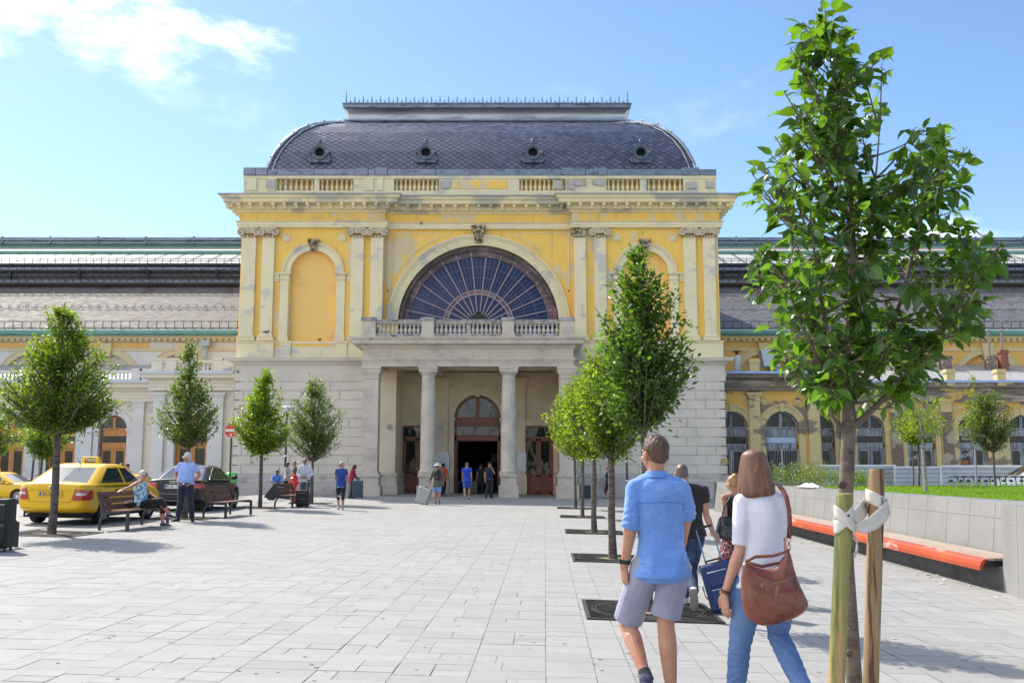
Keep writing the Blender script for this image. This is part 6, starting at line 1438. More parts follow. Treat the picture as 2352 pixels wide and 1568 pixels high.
def band(m, pts, w, n=5, th=0.0015, tilt=None):
    P = [Vector(p) for p in pts]; k = len(P); vs = []
    for i, p in enumerate(P):
        t = (i/(k-1)); ww = w if not hasattr(w, '__len__') else w[i]; ud = Vector(tilt[i]) if tilt else Vector((0,0,1)); ud.normalize()
        for j in range(n): vs.append(p + ud*ww*(j/(n-1)-0.5) + Vector((0, -0.002*math.sin(j*2.1+i*1.3), 0)))
    m.add(vs, [(i*n+j, i*n+j+1, (i+1)*n+j+1, (i+1)*n+j) for i in range(k-1) for j in range(n-1)])
m = MB()
ca = at(1938,1190,3.40); cb = at(2012,1150,3.48)
def ring(c, r, tx, tz, a0, a1, w, ph=0, k=18):
    return [c + Vector((r*math.cos(R(a0+(a1-a0)*i/k)), r*math.sin(R(a0+(a1-a0)*i/k)), tx*math.cos(R(a0+(a1-a0)*i/k)) + tz*i/k)) for i in range(k+1)]
band(m, ring(ca, 0.0335, 0.030, 0.0, 180, 540, 0.05), 0.048)
band(m, ring(ca+Vector((0,0,-0.005)), 0.0345, -0.030, 0.0, 190, 360, 0.05), 0.046)
band(m, ring(cb, 0.0325, -0.018, 0.0, 150, 510, 0.05), 0.05)
q0 = ca+Vector((0.030,-0.012,-0.03)); q1 = cb+Vector((0.038,-0.012,-0.008))
band(m, [q0, q0.lerp(q1,0.2)+Vector((0,-0.012,-0.018)), q0.lerp(q1,0.45)+Vector((0.004,-0.02,-0.022)), q0.lerp(q1,0.7)+Vector((0.008,-0.02,-0.014)), q0.lerp(q1,0.88)+Vector((0.006,-0.018,-0.004)), q1], [0.022,0.042,0.05,0.05,0.046,0.034], tilt=[(-.3,0,1),(-.3,0,1),(-.4,0,1),(-.5,0,1),(-.4,0,1),(-.2,0,1)])
q2 = cb+Vector((-0.030,0.01,-0.01)); q3 = ca+Vector((0.034,0.015,0.0))
band(m, [q2, q2.lerp(q3,0.35)+Vector((0,0,-0.01)), q2.lerp(q3,0.7)+Vector((0,0,-0.012)), q3], [0.05,0.05,0.048,0.042], tilt=[(-.4,0,1)]*4)
band(m, [ca+Vector((0.030,0.0,-0.06)), ca+Vector((0.044,-0.002,-0.085)), ca+Vector((0.040,0,-0.105)), ca+Vector((0.030,0.0,-0.135))], [0.004,0.034,0.034,0.004])
pw = m.build('webbing_strap', web, W_, smooth=60); md = pw.modifiers.new('thickness', 'SOLIDIFY'); md.thickness = 0.0015
m = MB(); m.lathe([(0.0045,0.0),(0.0045,-0.002),(0.001,-0.003)], tuple(ca+Vector((0.004,-0.036,0.012))), 10, axis='Y'); m.build('nail_head', mat('rusty_nail', (0.12,0.06,0.03), 0.6, metal=0.6), W_)
m = MB(); c = cb+Vector((0.009,-0.036,0.002)); m.box(c.x-0.0012, c.x+0.0012, c.y-0.0012, c.y, c.z-0.011, c.z+0.011); m.box(c.x-0.004, c.x+0.004, c.y-0.0012, c.y, c.z-0.013, c.z-0.010); m.bar(c+Vector((-0.004,-0.0006,0.008)), c+Vector((0,-0.0006,0.0115)), 0.002, 0.002); m.build('strap_mark', iron, W_)
# ---- iron grates
grate_m = mat('cast_iron_grate', (0.05,0.048,0.045), 0.6, metal=0.4, layers=[((0.10,0.085,0.07), 5, 0.5, 0.7)])
def make_grate(S=1.5, hole=0.30):
    m = MB(); h = S/2; w = 0.02; z0, z1 = 0.0, 0.016
    for a in ((-h,h,-h,-h+0.045),(-h,h,h-0.045,h),(-h,-h+0.045,-h+0.045,h-0.045),(h-0.045,h,-h+0.045,h-0.045)): m.box(a[0],a[1],a[2],a[3],z0,z1)
    for r in (hole, hole+0.03, 0.62, 0.66):
        n = 40
        for i in range(n):
            a, b = 2*math.pi*i/n, 2*math.pi*(i+1)/n; m.bar((r*math.cos(a), r*math.sin(a), z1/2), (r*math.cos(b), r*math.sin(b), z1/2), 0.018, z1-0.001)
    for k in range(48):       # bent spokes
        a = 2*math.pi*k/48; b = a+0.12
        m.bar((hole*math.cos(a)*1.05, hole*math.sin(a)*1.05, z1/2), (0.62*math.cos(b), 0.62*math.sin(b), z1/2), 0.016, z1-0.003)
    for k in range(72):
        a = 2*math.pi*k/72; c, s_ = math.cos(a), math.sin(a); e = (h-0.03)/max(abs(c), abs(s_))
        if e > 0.70: m.bar((0.67*c, 0.67*s_, z1/2), (e*c, e*s_, z1/2), 0.014, z1-0.004)
    return m
gproto = None
for px, py, lab, b in ((118,1226,'iron grate round the dark green tree by the taxi',b1),(423,1190,'iron grate under the tree behind the man in the pale blue shirt',b2),(597,1166,'iron grate under the lime green tree by the no-entry sign',b3),(715,1156,'iron grate under the tree by the red hydrant',b4),
      (1322,1167,'iron grate of the farthest tree of the middle row',None),(1338,1187,'iron grate of the second farthest tree of the middle row',None),(1365,1222,'iron grate of the third farthest tree of the middle row',None),(1408,1283,'iron grate just left of the man in the blue shirt',None),(1490,1404,'iron grate behind the legs of the man in grey shorts',None)):
    b = b or gr(px, py)
    if gproto is None:
        g = thing('tree_grate', lab, 'tree grate', b, R(2), group='square iron grates round the trees'); make_grate().build('grate_frame', grate_m, g, world=False)
        pm = MB(); pm.add([(-0.74,-0.74,0.001),(0.74,-0.74,0.001),(0.74,0.74,0.001),(-0.74,0.74,0.001)], [(0,1,2,3)]); pm.build('grate_pit', mat('grate_pit', (0.025,0.022,0.018), 0.95), g, world=False)
        pm = MB(); pm.lathe([(0.29,0.003),(0.001,0.004)], (0,0,0), 24, cap=False); pm.build('tree_soil', mat('dry_tree_soil', (0.22,0.17,0.10), 0.95, layers=[((0.10,0.08,0.05), 12, 0.5, 0.6)]), g, world=False); gproto = g
    else: g = copy_tree(gproto); tag(g, lab)
    dx = {1338: 0.0}.get(px, 0); g.location = Vector((b.x, b.y, gz(b.x,b.y)+0.004)); g.rotation_euler = (0, math.atan(0.027) , R(-2))
# planting behind the wall
bush_l = leafmat('shrub_leaf', (0.11,0.16,0.03), (2.0,2.0,0.7,0.4)); 
m = MB(); m.col = []; rn = random.Random(44); st = MB()
for k in range(330):
    px = rn.choice((rn.uniform(1772,1990), rn.uniform(1765,1940), rn.uniform(1925,1990))); Y = rn.uniform(33.6, 38.0); p = at(px, 1100, Y); z0 = 0.87
    if p.x < face(min(Y,38.7))+0.45: continue
    h = rn.uniform(0.45, 0.95)*(1.0 if px < 1900 else 0.7); dx, dy = rn.gauss(0,0.28), rn.gauss(0,0.2)
    for j in range(30):
        t = rn.random()**0.7; P = Vector((p.x+dx*t*t+rn.gauss(0,.05), Y+dy*t*t+rn.gauss(0,.05), z0+h*t)); leaf(m, P, Vector((rn.gauss(0,1),rn.gauss(0,1),rn.uniform(0,1.2))), Vector((0,0,1)), rn.uniform(.06,.12), .028, 0, rn, rn.random())
for k in range(60):
    px = rn.uniform(1683,1760); Y = rn.uniform(37.2, 38.7); p = at(px, 1100, Y); h = rn.uniform(.25,.55)*(0.5+0.7*(px-1683)/77)
    if p.x < face(38.0)+0.35: continue
    for j in range(26): t = rn.random(); P = Vector((p.x+rn.gauss(0,.08), Y+rn.gauss(0,.1), .87+h*t)); leaf(m, P, Vector((rn.gauss(0,1),rn.gauss(0,1),rn.uniform(0,1))), Vector((0,0,1)), rn.uniform(.06,.12), .03, 0, rn, rn.random())
tag(m.build('shrub_planting', bush_l), 'feathery light green shrubs massed behind the granite wall', 'shrubs', kind='stuff')
# ============================================================ vehicles
def carpaint(n, c, r=0.28): return mat(n, c, r, coat=0.35, spec=0.35, bump=(1.2, 0.002))
taxi_y = carpaint('taxi_yellow_paint', (0.80, 0.46, 0.004))
sedan_k = carpaint('black_car_paint', (0.010, 0.010, 0.016))
van_w = carpaint('white_car_paint', (0.72, 0.72, 0.72))
car_glass = mat('car_glass', (0.02, 0.035, 0.045), 0.03, spec=0.9, coat=0.5)
tyre_m = mat('tyre_rubber', (0.015, 0.015, 0.016), 0.8)
alloy = mat('alloy_wheel', (0.55, 0.56, 0.58), 0.3, metal=0.9)
lamp_r = mat('red_tail_lamp', (0.42, 0.008, 0.012), 0.12, coat=1.0)
lamp_c = mat('clear_lamp_lens', (0.62, 0.60, 0.60), 0.12, coat=1.0)
under = mat('dark_underbody', (0.010, 0.010, 0.010), 0.9)
chrome = mat('chrome', (0.7, 0.7, 0.72), 0.12, metal=1.0)
euro = mat('plate_blue', (0.02, 0.06, 0.45), 0.5)
def subcut(body, planes, off, name, mt, parent):
    bm = bmesh.new(); bm.from_mesh(body.data)
    for co, no in planes:
        bmesh.ops.bisect_plane(bm, geom=bm.verts[:]+bm.edges[:]+bm.faces[:], plane_co=co, plane_no=no, clear_outer=True)
    bm.normal_update()
    for v_ in bm.verts: v_.co += v_.normal * off
    me = bpy.data.meshes.new(name); bm.to_mesh(me); bm.free(); me.materials.clear(); me.materials.append(mt)
    me.polygons.foreach_set('use_smooth', [True]*len(me.polygons)); me.update()
    o = bpy.data.objects.new(name, me); COL.objects.link(o); o.parent = parent; return o
def box_planes(x0, x1, y0, y1, z0, z1, sl=0.0):
    return [((x0,0,0),(-1,0,0)), ((x1,0,0),(1,0,0)), ((0,y0,0),(0,-1,0)), ((0,y1,0),(0,1,0)), ((0,0,z0),(0,0,-1)), ((0,0,z1),(sl,0,1))]
def car(label, paint, st, gh, wy, W, group, wr=0.315, sedan=True, stripe=True, cat='car', spokes=16):
    T = thing('parked_car' if cat == 'car' else 'parked_van', label, cat, (0,0,0), group=group)
    # lower body
    m = MB(); k = 0
    for (y, w, zb, zt) in st:
        zm = zb + (zt-zb)*0.45
        half = [(0, zb), (w*0.62, zb), (w*0.93, zb+0.03), (w*0.99, zb+0.14), (w, zm), (w*0.985, zt-0.16), (w*0.93, zt-0.045), (w*0.80, zt-0.005), (w*0.4, zt+0.02), (0, zt+0.025)]
        ring = half + [(-x, z) for x, z in half[-2:0:-1]]
        m.v += [(x, y, z) for x, z in ring]; k = len(ring)
    n = len(st)
    for i in range(n-1):
        for j in range(k): m.f.append((i*k+j, i*k+(j+1)%k, (i+1)*k+(j+1)%k, (i+1)*k+j)); m.mi.append(0)
    for base, flip in ((0, 1), ((n-1)*k, 0)):       # flat quads across each end
        for j in range(0, 9):
            q = (base+j, base+j+1, base+(k-j-1)%k, base+(k-j)%k)
            if len(set(q)) < 3: continue
            q = tuple(dict.fromkeys(q)); m.f.append(q if not flip else q[::-1]); m.mi.append(0)
    body = m.build('body', paint, T, smooth=60, world=False)
    s_ = body.modifiers.new('s', 'SUBSURF'); s_.levels = 3; s_.render_levels = 3
    cut = []
    for y in wy:
        for sx_ in (-1, 1):
            c = MB(); c.lathe([(wr+0.055, -0.16), (wr+0.055, 0.3)], (sx_*(W-0.10) if sx_ > 0 else -(W-0.10)-0.14, y, wr+0.0), 28, axis='X'); co = c.build('cut', under, None); cut.append(co)
            b = body.modifiers.new('b', 'BOOLEAN'); b.object = co; b.operation = 'DIFFERENCE'; b.solver = 'EXACT'
    bake(body); body.data.materials.clear(); body.data.materials.append(paint); body.data.polygons.foreach_set('use_smooth', [True]*len(body.data.polygons)); body.data.polygons.foreach_set('material_index', [0]*len(body.data.polygons)); body.data.set_sharp_from_angle(angle=R(38))
    for c in cut: bpy.data.objects.remove(c)
    m = MB(); m.box(-W+0.12, W-0.12, st[1][0]+0.25, st[-2][0]-0.2, 0.17, 0.5); m.build('underbody', under, T, world=False)
    # greenhouse
    paintb, glassb = MB(), {}
    def ring(lv):
        z, yr, yf, w, mid = lv; L_ = yf-yr
        P = [(0,yr),(0.78*w,yr+0.03),(0.95*w,yr+0.12),(w,yr+0.34*min(1,L_/2)),(w,mid-0.05),(w,mid+0.05),(w,yf-0.36*min(1,L_/2)),(0.95*w,yf-0.16),(0.80*w,yf-0.04),(0,yf)]
        return [Vector((x,y,z)) for x, y in P], [Vector((-x,y,z)) for x, y in P]
    rings = [ring(l) for l in gh]
    for side in (0, 1):
        for i in range(len(rings)-1):
            a, b = rings[i][side], rings[i+1][side]
            for j in range(9):
                q = [a[j], a[j+1], b[j+1], b[j]]
                if side: q = q[::-1]
                isg = i == 1 and j in (0, 3, 5, 8)
                if isg:
                    nm = {0:'rear_window', 3:'side_window', 5:'side_window', 8:'windscreen'}[j]; glassb.setdefault((nm, 0 if j in (0,8) else (side, j)), []).append(q)
                else: paintb.add(q, [(0,1,2,3)])
    a, b = rings[-1]; top = a + b[-2:0:-1]; c = Vector((0, (a[0].y+a[9].y)/2, a[0].z+0.02)); paintb.add(top+[c], [(i, (i+1)%len(top), len(top)) for i in range(len(top))])
    g = paintb.build('roof', paint, T, world=False); bm = bmesh.new(); bm.from_mesh(g.data); bmesh.ops.remove_doubles(bm, verts=bm.verts, dist=0.0005); bmesh.ops.recalc_face_normals(bm, faces=bm.faces); bm.to_mesh(g.data); bm.free()
    g.data.polygons.foreach_set('use_smooth', [True]*len(g.data.polygons)); g.data.set_sharp_from_angle(angle=R(40))
    for (nm, _), qs in glassb.items():
        mm = MB()
        for q in qs:
            n_ = (q[1]-q[0]).cross(q[3]-q[0]).normalized(); o_ = n_*-0.004
            nu, nv = 6, 4; vs = []
            for iv in range(nv+1):
                for iu in range(nu+1): vs.append(q[0].lerp(q[1], iu/nu).lerp(q[3].lerp(q[2], iu/nu), iv/nv) + o_)
            mm.add(vs, [(v_*(nu+1)+u, v_*(nu+1)+u+1, (v_+1)*(nu+1)+u+1, (v_+1)*(nu+1)+u) for v_ in range(nv) for u in range(nu)])
        mm.build(nm, car_glass, T, world=False, smooth=179)
    # wheels
    for y in wy:
        for sx_ in (-1, 1):
            x = sx_*(W-0.115); w = thing('wheel', None, None); w.parent = T; w.location = (x, y, wr)
            m = MB(); m.lathe([(wr*0.66,-0.095),(wr*0.9,-0.105),(wr*0.985,-0.085),(wr,-0.05),(wr,0.05),(wr*0.985,0.085),(wr*0.9,0.105),(wr*0.66,0.095)], (0,0,0), 32, axis='X', cap=False); m.build('tyre', tyre_m, w, smooth=40, world=False)
            m = MB(); m.lathe([(wr*0.67,sx_*-0.09),(wr*0.67,sx_*0.085),(wr*0.61,sx_*0.09),(wr*0.60,sx_*0.02),(wr*0.60,sx_*-0.09)], (0,0,0), 28, axis='X', cap=False); m.lathe([(0.001,sx_*0.075),(wr*0.16,sx_*0.07),(wr*0.18,sx_*0.03)], (0,0,0), 14, axis='X', cap=False)
            for q in range(spokes): a = 2*math.pi*q/spokes; m.bar((sx_*0.05, 0.1*wr*math.cos(a), 0.1*wr*math.sin(a)), (sx_*0.075, wr*0.62*math.cos(a), wr*0.62*math.sin(a)), 0.018 if spokes > 8 else 0.05, 0.02)
            m.build('rim', alloy, w, smooth=40, world=False); m = MB(); m.lathe([(wr*0.62, -0.03*sx_),(0.001,-0.03*sx_)], (0,0,0), 20, axis='X', cap=False); m.build('brake_disc', under, w, world=False)
    for sx_ in (-1, 1):      # mirrors
        m = MB(); m.sphere((sx_*(W+0.10), gh[0][2]-0.52, gh[0][0]+0.10), 0.09, 8, sc_=(1.1,0.7,0.8)); m.bar((sx_*(W-0.03), gh[0][2]-0.52, gh[0][0]+0.05), (sx_*(W+0.06), gh[0][2]-0.52, gh[0][0]+0.08), 0.05, 0.04); m.build('wing_mirror', paint if paint is not sedan_k else black_m, T, smooth=60, world=False)
    if stripe:
        ck = MATS.get('chequer_band') or chequer()
        for sx_ in (-1, 1):
            pl = box_planes(0.5, 1.2, 0.95, 3.6, 0.865, 0.925) if sx_ > 0 else box_planes(-1.2, -0.5, 0.95, 3.6, 0.865, 0.925); subcut(body, pl, 0.003, 'chequer_band', ck, T)
        for sx_ in (-1, 1):
            m = MB(); 
            for y in (1.55, 2.55): m.box(sx_*(W-0.012), sx_*(W+0.012), y-0.09, y+0.09, 0.80, 0.825)
            m.build('door_handles', black_m, T, world=False)
    return T, body
def chequer():
    m = mat('chequer_band', (0.78,0.50,0.008), 0.3, coat=0.6); N, L, b = mnodes(m); tc = N.new('ShaderNodeTexCoord'); mp = N.new('ShaderNodeMapping'); mp.inputs['Scale'].default_value = (0.001, 1, 1); mp.inputs['Location'].default_value = (0.5, 0, 0.013)
    c = N.new('ShaderNodeTexChecker'); c.inputs['Scale'].default_value = 1/0.03; c.inputs['Color1'].default_value = (0.01,0.01,0.01,1); c.inputs['Color2'].default_value = (0.78,0.50,0.008,1); L.new(tc.outputs['Object'], mp.inputs[0]); L.new(mp.outputs[0], c.inputs[0]); L.new(c.outputs[0], b.inputs['Base Color']); return m
ST = [(0.03,0.66,0.42,0.90),(0.05,0.74,0.36,0.955),(0.14,0.83,0.30,0.99),(0.40,0.875,0.25,1.0),(0.95,0.885,0.20,0.985),(1.6,0.885,0.19,0.965),(2.5,0.885,0.19,0.955),(3.3,0.885,0.19,0.955),(3.8,0.875,0.19,0.90),(4.25,0.83,0.21,0.80),(4.48,0.74,0.26,0.70),(4.56,0.60,0.34,0.62)]
GH = [(0.93,0.30,3.42,0.85,2.05),(0.985,0.42,3.30,0.825,2.05),(1.345,1.10,2.62,0.66,1.95),(1.40,1.27,2.48,0.62,1.95),(1.435,1.42,2.34,0.54,1.95)]
def taxi_sign(T, y, wide=0.24):
    m = MB(); z = 1.43
    pts = [(-wide,z),(wide,z),(wide-0.035,z+0.18),(-wide+0.035,z+0.18)]; m.prism(pts, y-0.06, y+0.06); o = m.build('taxi_sign', mat('sign_yellow', (0.80,0.52,0.02), 0.35) if 'sign_yellow' not in MATS else MATS['sign_yellow'], T, world=False, bevel=0.012)
    m = MB()
    for yy in (y-0.062, y+0.062): m.box(-0.135, 0.135, yy-0.002, yy+0.002, z+0.03, z+0.15)
    m.build('sign_panel', MATS.get('sign_panel') or mat('sign_panel', (0.03,0.03,0.03), 0.4), o, world=False, bevel=0.004)
    wm = MATS.get('sign_letters') or mat('sign_letters', (0.85,0.82,0.45), 0.5)
    for yy, r in ((y-0.066, 0), (y+0.066, 180)): text_mesh('sign_lettering', 'TAXI', 0.115, wm, o, Matrix.Translation((0,yy,z+0.092)) @ Matrix.Rotation(R(r),4,'Z') @ FACE, 0.001, bold=0.003)
T1, B1 = car('yellow taxi nearest the square, seen from behind with a tree trunk across its boot', taxi_y, ST, GH, (0.98, 3.55), 0.885, 'cars parked along the left of the square')
taxi_sign(T1, 1.85)
for sx_ in (-1, 1):
    x0, x1 = (0.50, 1.0) if sx_ > 0 else (-1.0, -0.50)
    pl = [((sx_*0.53,0,0.62),(-sx_*1,0,0.28)),((0,0.36,0),(0,1,0)),((0,0,0.60),(0,0,-1)),((0,0,0.925),(sx_*0.12,0,1)),((sx_*0.4,0,0),(-sx_,0,0))]
    tl = subcut(B1, pl, 0.006, 'tail_lamp', lamp_r, T1)
    subcut(B1, [((sx_*0.60,0,0.72),(-sx_*1,0,0.25)),((sx_*0.80,0,0),(sx_,0,0)),((0,0.3,0),(0,1,0)),((0,0,0.71),(0,0,-1)),((0,0,0.83),(sx_*0.1,0,1))], 0.010, 'reversing_lamp', lamp_c, tl)
def rear_y(body, x, z):
    hit = body.ray_cast(Vector((x, -2, z)), Vector((0, 1, 0))); return hit[1].y if hit[0] else 0.03
y0 = rear_y(B1, 0, 0.75)
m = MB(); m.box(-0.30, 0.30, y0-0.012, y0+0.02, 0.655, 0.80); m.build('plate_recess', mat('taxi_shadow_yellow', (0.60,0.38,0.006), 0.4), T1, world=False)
m = MB(); m.box(-0.26, 0.26, y0-0.02, y0, 0.67, 0.785); pl_ = m.build('number_plate', mat('plate_yellow', (0.72,0.42,0.02), 0.5), T1, world=False, bevel=0.004)
m = MB(); m.box(-0.255, -0.215, y0-0.022, y0-0.019, 0.673, 0.782); m.build('plate_band', euro, pl_, world=False)
text_mesh('plate_lettering', 'ECSI-03', 0.115, black_m, pl_, Matrix.Translation((0.025, y0-0.021, 0.727)) @ FACE, 0.001, bold=0.001, sx=1.12)
m = MB(); yb_ = rear_y(B1, 0, 0.885); m.lathe([(0.045,0),(0.045,-0.012),(0.036,-0.016),(0.001,-0.016)], (-0.0, yb_-0.003, 0.872), 20, axis='Y'); m.build('badge', chrome, T1, smooth=40, world=False)
m = MB(); m.lathe([(0.03,0),(0.028,-0.002)], (0, yb_-0.019, 0.872), 14, axis='Y'); m.build('badge_disc', mat('badge_dark', (0.02,0.05,0.09), 0.3), T1, world=False)
m = MB()                      # shut lines, bumper slots, wiper
def rline(pts, w=0.006, body=B1, d=-0.002):
    for p, q in zip(pts, pts[1:]):
        n = 6
        for i in range(n):
            a = (p[0]+(q[0]-p[0])*i/n, p[1]+(q[1]-p[1])*i/n); b = (p[0]+(q[0]-p[0])*(i+1)/n, p[1]+(q[1]-p[1])*(i+1)/n)
            m.bar((a[0], rear_y(body,*a)+d, a[1]), (b[0], rear_y(body,*b)+d, b[1]), w, 0.006)
rline([(-0.60,0.90),(-0.50,0.58),(-0.46,0.545),(0.46,0.545),(0.50,0.58),(0.60,0.90)]); rline([(-0.50,0.815),(0.50,0.815)], 0.004); rline([(-0.86,0.585),(-0.50,0.585)], 0.004); rline([(0.50,0.585),(0.86,0.585)], 0.004)
m.build('shut_lines', mat('shut_line', (0.10,0.06,0.005), 0.8), T1, world=False)
m = MB(); rline([(-0.80,0.405),(-0.48,0.40)], 0.018, d=-0.001); rline([(0.48,0.40),(0.80,0.405)], 0.018, d=-0.001); m.build('bumper_reflectors', lamp_r, T1, world=False)
m = MB(); m.bar((0.04,0.47,1.005), (0.55,0.56,1.01), 0.02, 0.02); m.tube([(0,1.30,1.44),(-0.0,1.12,1.58)], [0.008,0.003], 5); m.lathe([(0.02,0),(0.012,0.03)], (0,1.31,1.425), 8); m.build('wiper_and_aerial', black_m, T1, world=False)
m = MB(); m.tube([(-0.52,0.12,0.27),(-0.52,-0.005,0.26)], 0.028, 10); m.build('exhaust_pipe', chrome, T1, world=False)
T1.location = (-10.79, 22.65, gz(-10.8, 24.5)); T1.rotation_euler = (0, -math.atan(0.024)*-1, R(-3.0))
T2 = copy_tree(T1); tag(T2, 'yellow taxi cut off by the left edge of the picture, facing right'); T2.location = (-26.3, 46.2, -0.08); T2.rotation_euler = (0, 0, R(-97))
T3 = copy_tree(T1); tag(T3, 'yellow taxi partly hidden between the near taxi and the black car'); T3.location = (-19.4, 44.8, -0.17); T3.rotation_euler = (0, 0, R(-104))
for T in (T2, T3):
    for o in list(T.children):
        if o.name.startswith('number_plate'):
            for c in list(o.children): bpy.data.objects.remove(c)
            bpy.data.objects.remove(o)
# black saloon
ST2 = [(0.03,0.68,0.42,0.92),(0.05,0.77,0.34,0.985),(0.14,0.87,0.28,1.015),(0.42,0.915,0.24,1.02),(1.05,0.925,0.20,1.0),(1.8,0.925,0.19,0.975),(2.7,0.925,0.19,0.965),(3.5,0.925,0.19,0.96),(4.05,0.915,0.19,0.90),(4.55,0.87,0.21,0.80),(4.8,0.78,0.26,0.70),(4.9,0.62,0.34,0.62)]
GH2 = [(0.95,0.55,3.75,0.88,2.3),(1.00,0.68,3.62,0.855,2.3),(1.35,1.42,2.85,0.67,2.15),(1.41,1.62,2.70,0.62,2.15),(1.45,1.85,2.5,0.54,2.15)]
T4, B4 = car('black saloon car parked behind the man in the pale blue shirt', sedan_k, ST2, GH2, (1.08, 3.95), 0.925, 'cars parked along the left of the square', wr=0.335, stripe=False, spokes=7)
for sx_ in (-1, 1): subcut(B4, [((sx_*0.50,0,0.76),(-sx_,0,0.1)),((0,0.36,0),(0,1,0)),((0,0,0.745),(0,0,-1)),((0,0,0.90),(0,0,1))], 0.005, 'tail_lamp', lamp_r, T4)
y4 = rear_y(B4, 0, 0.75); m = MB()
for k in range(4):
    x = (k-1.5)*0.052
    for i in range(18): a, b = 2*math.pi*i/18, 2*math.pi*(i+1)/18; m.bar((x+0.036*math.cos(a), y4-0.016, 0.925+0.036*math.sin(a)), (x+0.036*math.cos(b), y4-0.016, 0.925+0.036*math.sin(b)), 0.010, 0.008)
m.build('ring_badge', chrome, T4, world=False)
m = MB(); m.box(-0.26, 0.26, y4-0.02, y4+0.01, 0.725, 0.84); pl_ = m.build('number_plate', white_m, T4, world=False, bevel=0.004)
m = MB(); m.box(-0.255, -0.215, y4-0.022, y4-0.019, 0.728, 0.837); m.build('plate_band', euro, pl_, world=False); text_mesh('plate_lettering', 'MUK-598', 0.115, black_m, pl_, Matrix.Translation((0.025, y4-0.021, 0.782)) @ FACE, 0.001, bold=0.001, sx=1.05)
m = MB(); rline([(-0.84,0.56),(0.84,0.56)], 0.022, B4, -0.004); rline([(-0.70,0.35),(0.70,0.35)], 0.012, B4, -0.004); m.build('chrome_trim', chrome, T4, world=False)
m = MB()
for sx_ in (-1, 1):
    p = [(sx_*0.872,0.93,1.005),(sx_*0.872,3.42,0.985)]; m.bar(p[0], p[1], 0.012, 0.02)
    q = [(sx_*0.86,0.98,1.01),(sx_*0.78,1.32,1.22),(sx_*0.70,1.72,1.365),(sx_*0.685,2.5,1.37),(sx_*0.80,3.1,1.13),(sx_*0.86,3.36,1.0)]; m.tube(q, 0.008, 5)
m.build('window_trim', chrome, T4, world=False)
T4.location = (-10.58, 30.2, gz(-10.6, 32.5)); T4.rotation_euler = (0, math.atan(0.02), R(0.5))
# white van at the right edge
vb = at(2352, 1110, 42.0)
STV = [(0.02,0.80,0.42,1.10),(0.05,0.86,0.32,1.30),(0.3,0.92,0.28,1.32),(1.5,0.93,0.26,1.28),(2.6,0.93,0.26,1.22),(3.3,0.93,0.26,1.16),(3.9,0.91,0.27,1.06),(4.3,0.82,0.30,0.86),(4.42,0.66,0.36,0.74)]
GHV = [(1.10,0.06,3.75,0.90,1.9),(1.18,0.10,3.60,0.885,1.9),(1.66,0.22,2.80,0.80,1.8),(1.78,0.32,2.62,0.76,1.8),(1.83,0.5,2.45,0.66,1.8)]
T5v, B5 = car('white van half cut off by the right edge, beyond the lawn', van_w, STV, GHV, (0.85, 3.5), 0.93, None, wr=0.33, stripe=False, cat='van', spokes=6)
T5v.location = (vb.x+3.30, 42.0, 0.06); T5v.rotation_euler = (0, 0, R(90-8))
# row of hire bicycles in front of the hoarding
green_f = mat('lime_bike_frame', (0.20,0.42,0.03), 0.4, coat=0.4)
def bike():
    T = thing('hire_bicycle', 'x', 'bicycle', (0,0,0), group='green hire bicycles docked beyond the lawn')
    for nm, x in (('rear_wheel', -0.52), ('front_wheel', 0.52)):
        m = MB(); n = 20
        for i in range(n): a, b = 2*math.pi*i/n, 2*math.pi*(i+1)/n; m.bar((x+0.33*math.cos(a),0,0.34+0.33*math.sin(a)), (x+0.33*math.cos(b),0,0.34+0.33*math.sin(b)), 0.035, 0.035)
        for i in range(6): a = math.pi*i/6; m.bar((x-0.32*math.cos(a),0,0.34-0.32*math.sin(a)), (x+0.32*math.cos(a),0,0.34+0.32*math.sin(a)), 0.006, 0.006)
        m.build(nm, black_m, T, world=False)
    m = MB()
    for p, q in (((-0.52,0,0.34),(-0.12,0,0.30)),((-0.12,0,0.30),(0.34,0,0.62)),((-0.12,0,0.30),(-0.22,0,0.80)),((0.52,0,0.34),(0.36,0,0.90)),((-0.52,0,0.34),(-0.2,0,0.66))): m.tube([p,q], 0.03, 6)
    m.tube([(0.38,0,0.5),(0.5,0,0.72),(0.72,0,0.72)], 0.02, 5); [m.bar((0.52+0.36*math.cos(R(a)),0,0.34+0.36*math.sin(R(a))),(0.52+0.36*math.cos(R(a+20)),0,0.34+0.36*math.sin(R(a+20))),0.07,0.03) for a in range(20,160,20)]; [m.bar((-0.52+0.37*math.cos(R(a)),0,0.34+0.37*math.sin(R(a))),(-0.52+0.37*math.cos(R(a+20)),0,0.34+0.37*math.sin(R(a+20))),0.09,0.05) for a in range(20,180,20)]; m.build('frame', green_f, T, world=False)
    m = MB(); m.tube([(0.36,0,0.90),(0.32,0,1.06)], 0.02, 6); m.tube([(0.18,-0.28,1.04),(0.34,-0.1,1.07),(0.34,0.1,1.07),(0.18,0.28,1.04)], 0.018, 6); m.build('handlebar', black_m, T, world=False)
    m = MB(); m.sphere((-0.25,0,0.90), 0.12, 7, sc_=(1.3,0.7,0.4)); m.build('saddle', black_m, T, world=False, smooth=60)
    return T
bk = None
for k in range(10):
    px = 2190 + k*19.5; Y = 37.5 + (k % 2)*0.15; p = at(px, 1100, Y)
    b = bk = bike() if bk is None else copy_tree(bk)
    b.location = (p.x, Y, 0.17); b.rotation_euler = (0,0,R(52 + (k*37 % 23)-11)); b['label'] = ['leftmost','second from left','third from left','fourth from left','fifth from left','sixth from left','seventh from left','third from right','second from right','rightmost'][k] + ' of the green hire bicycles docked beyond the lawn'
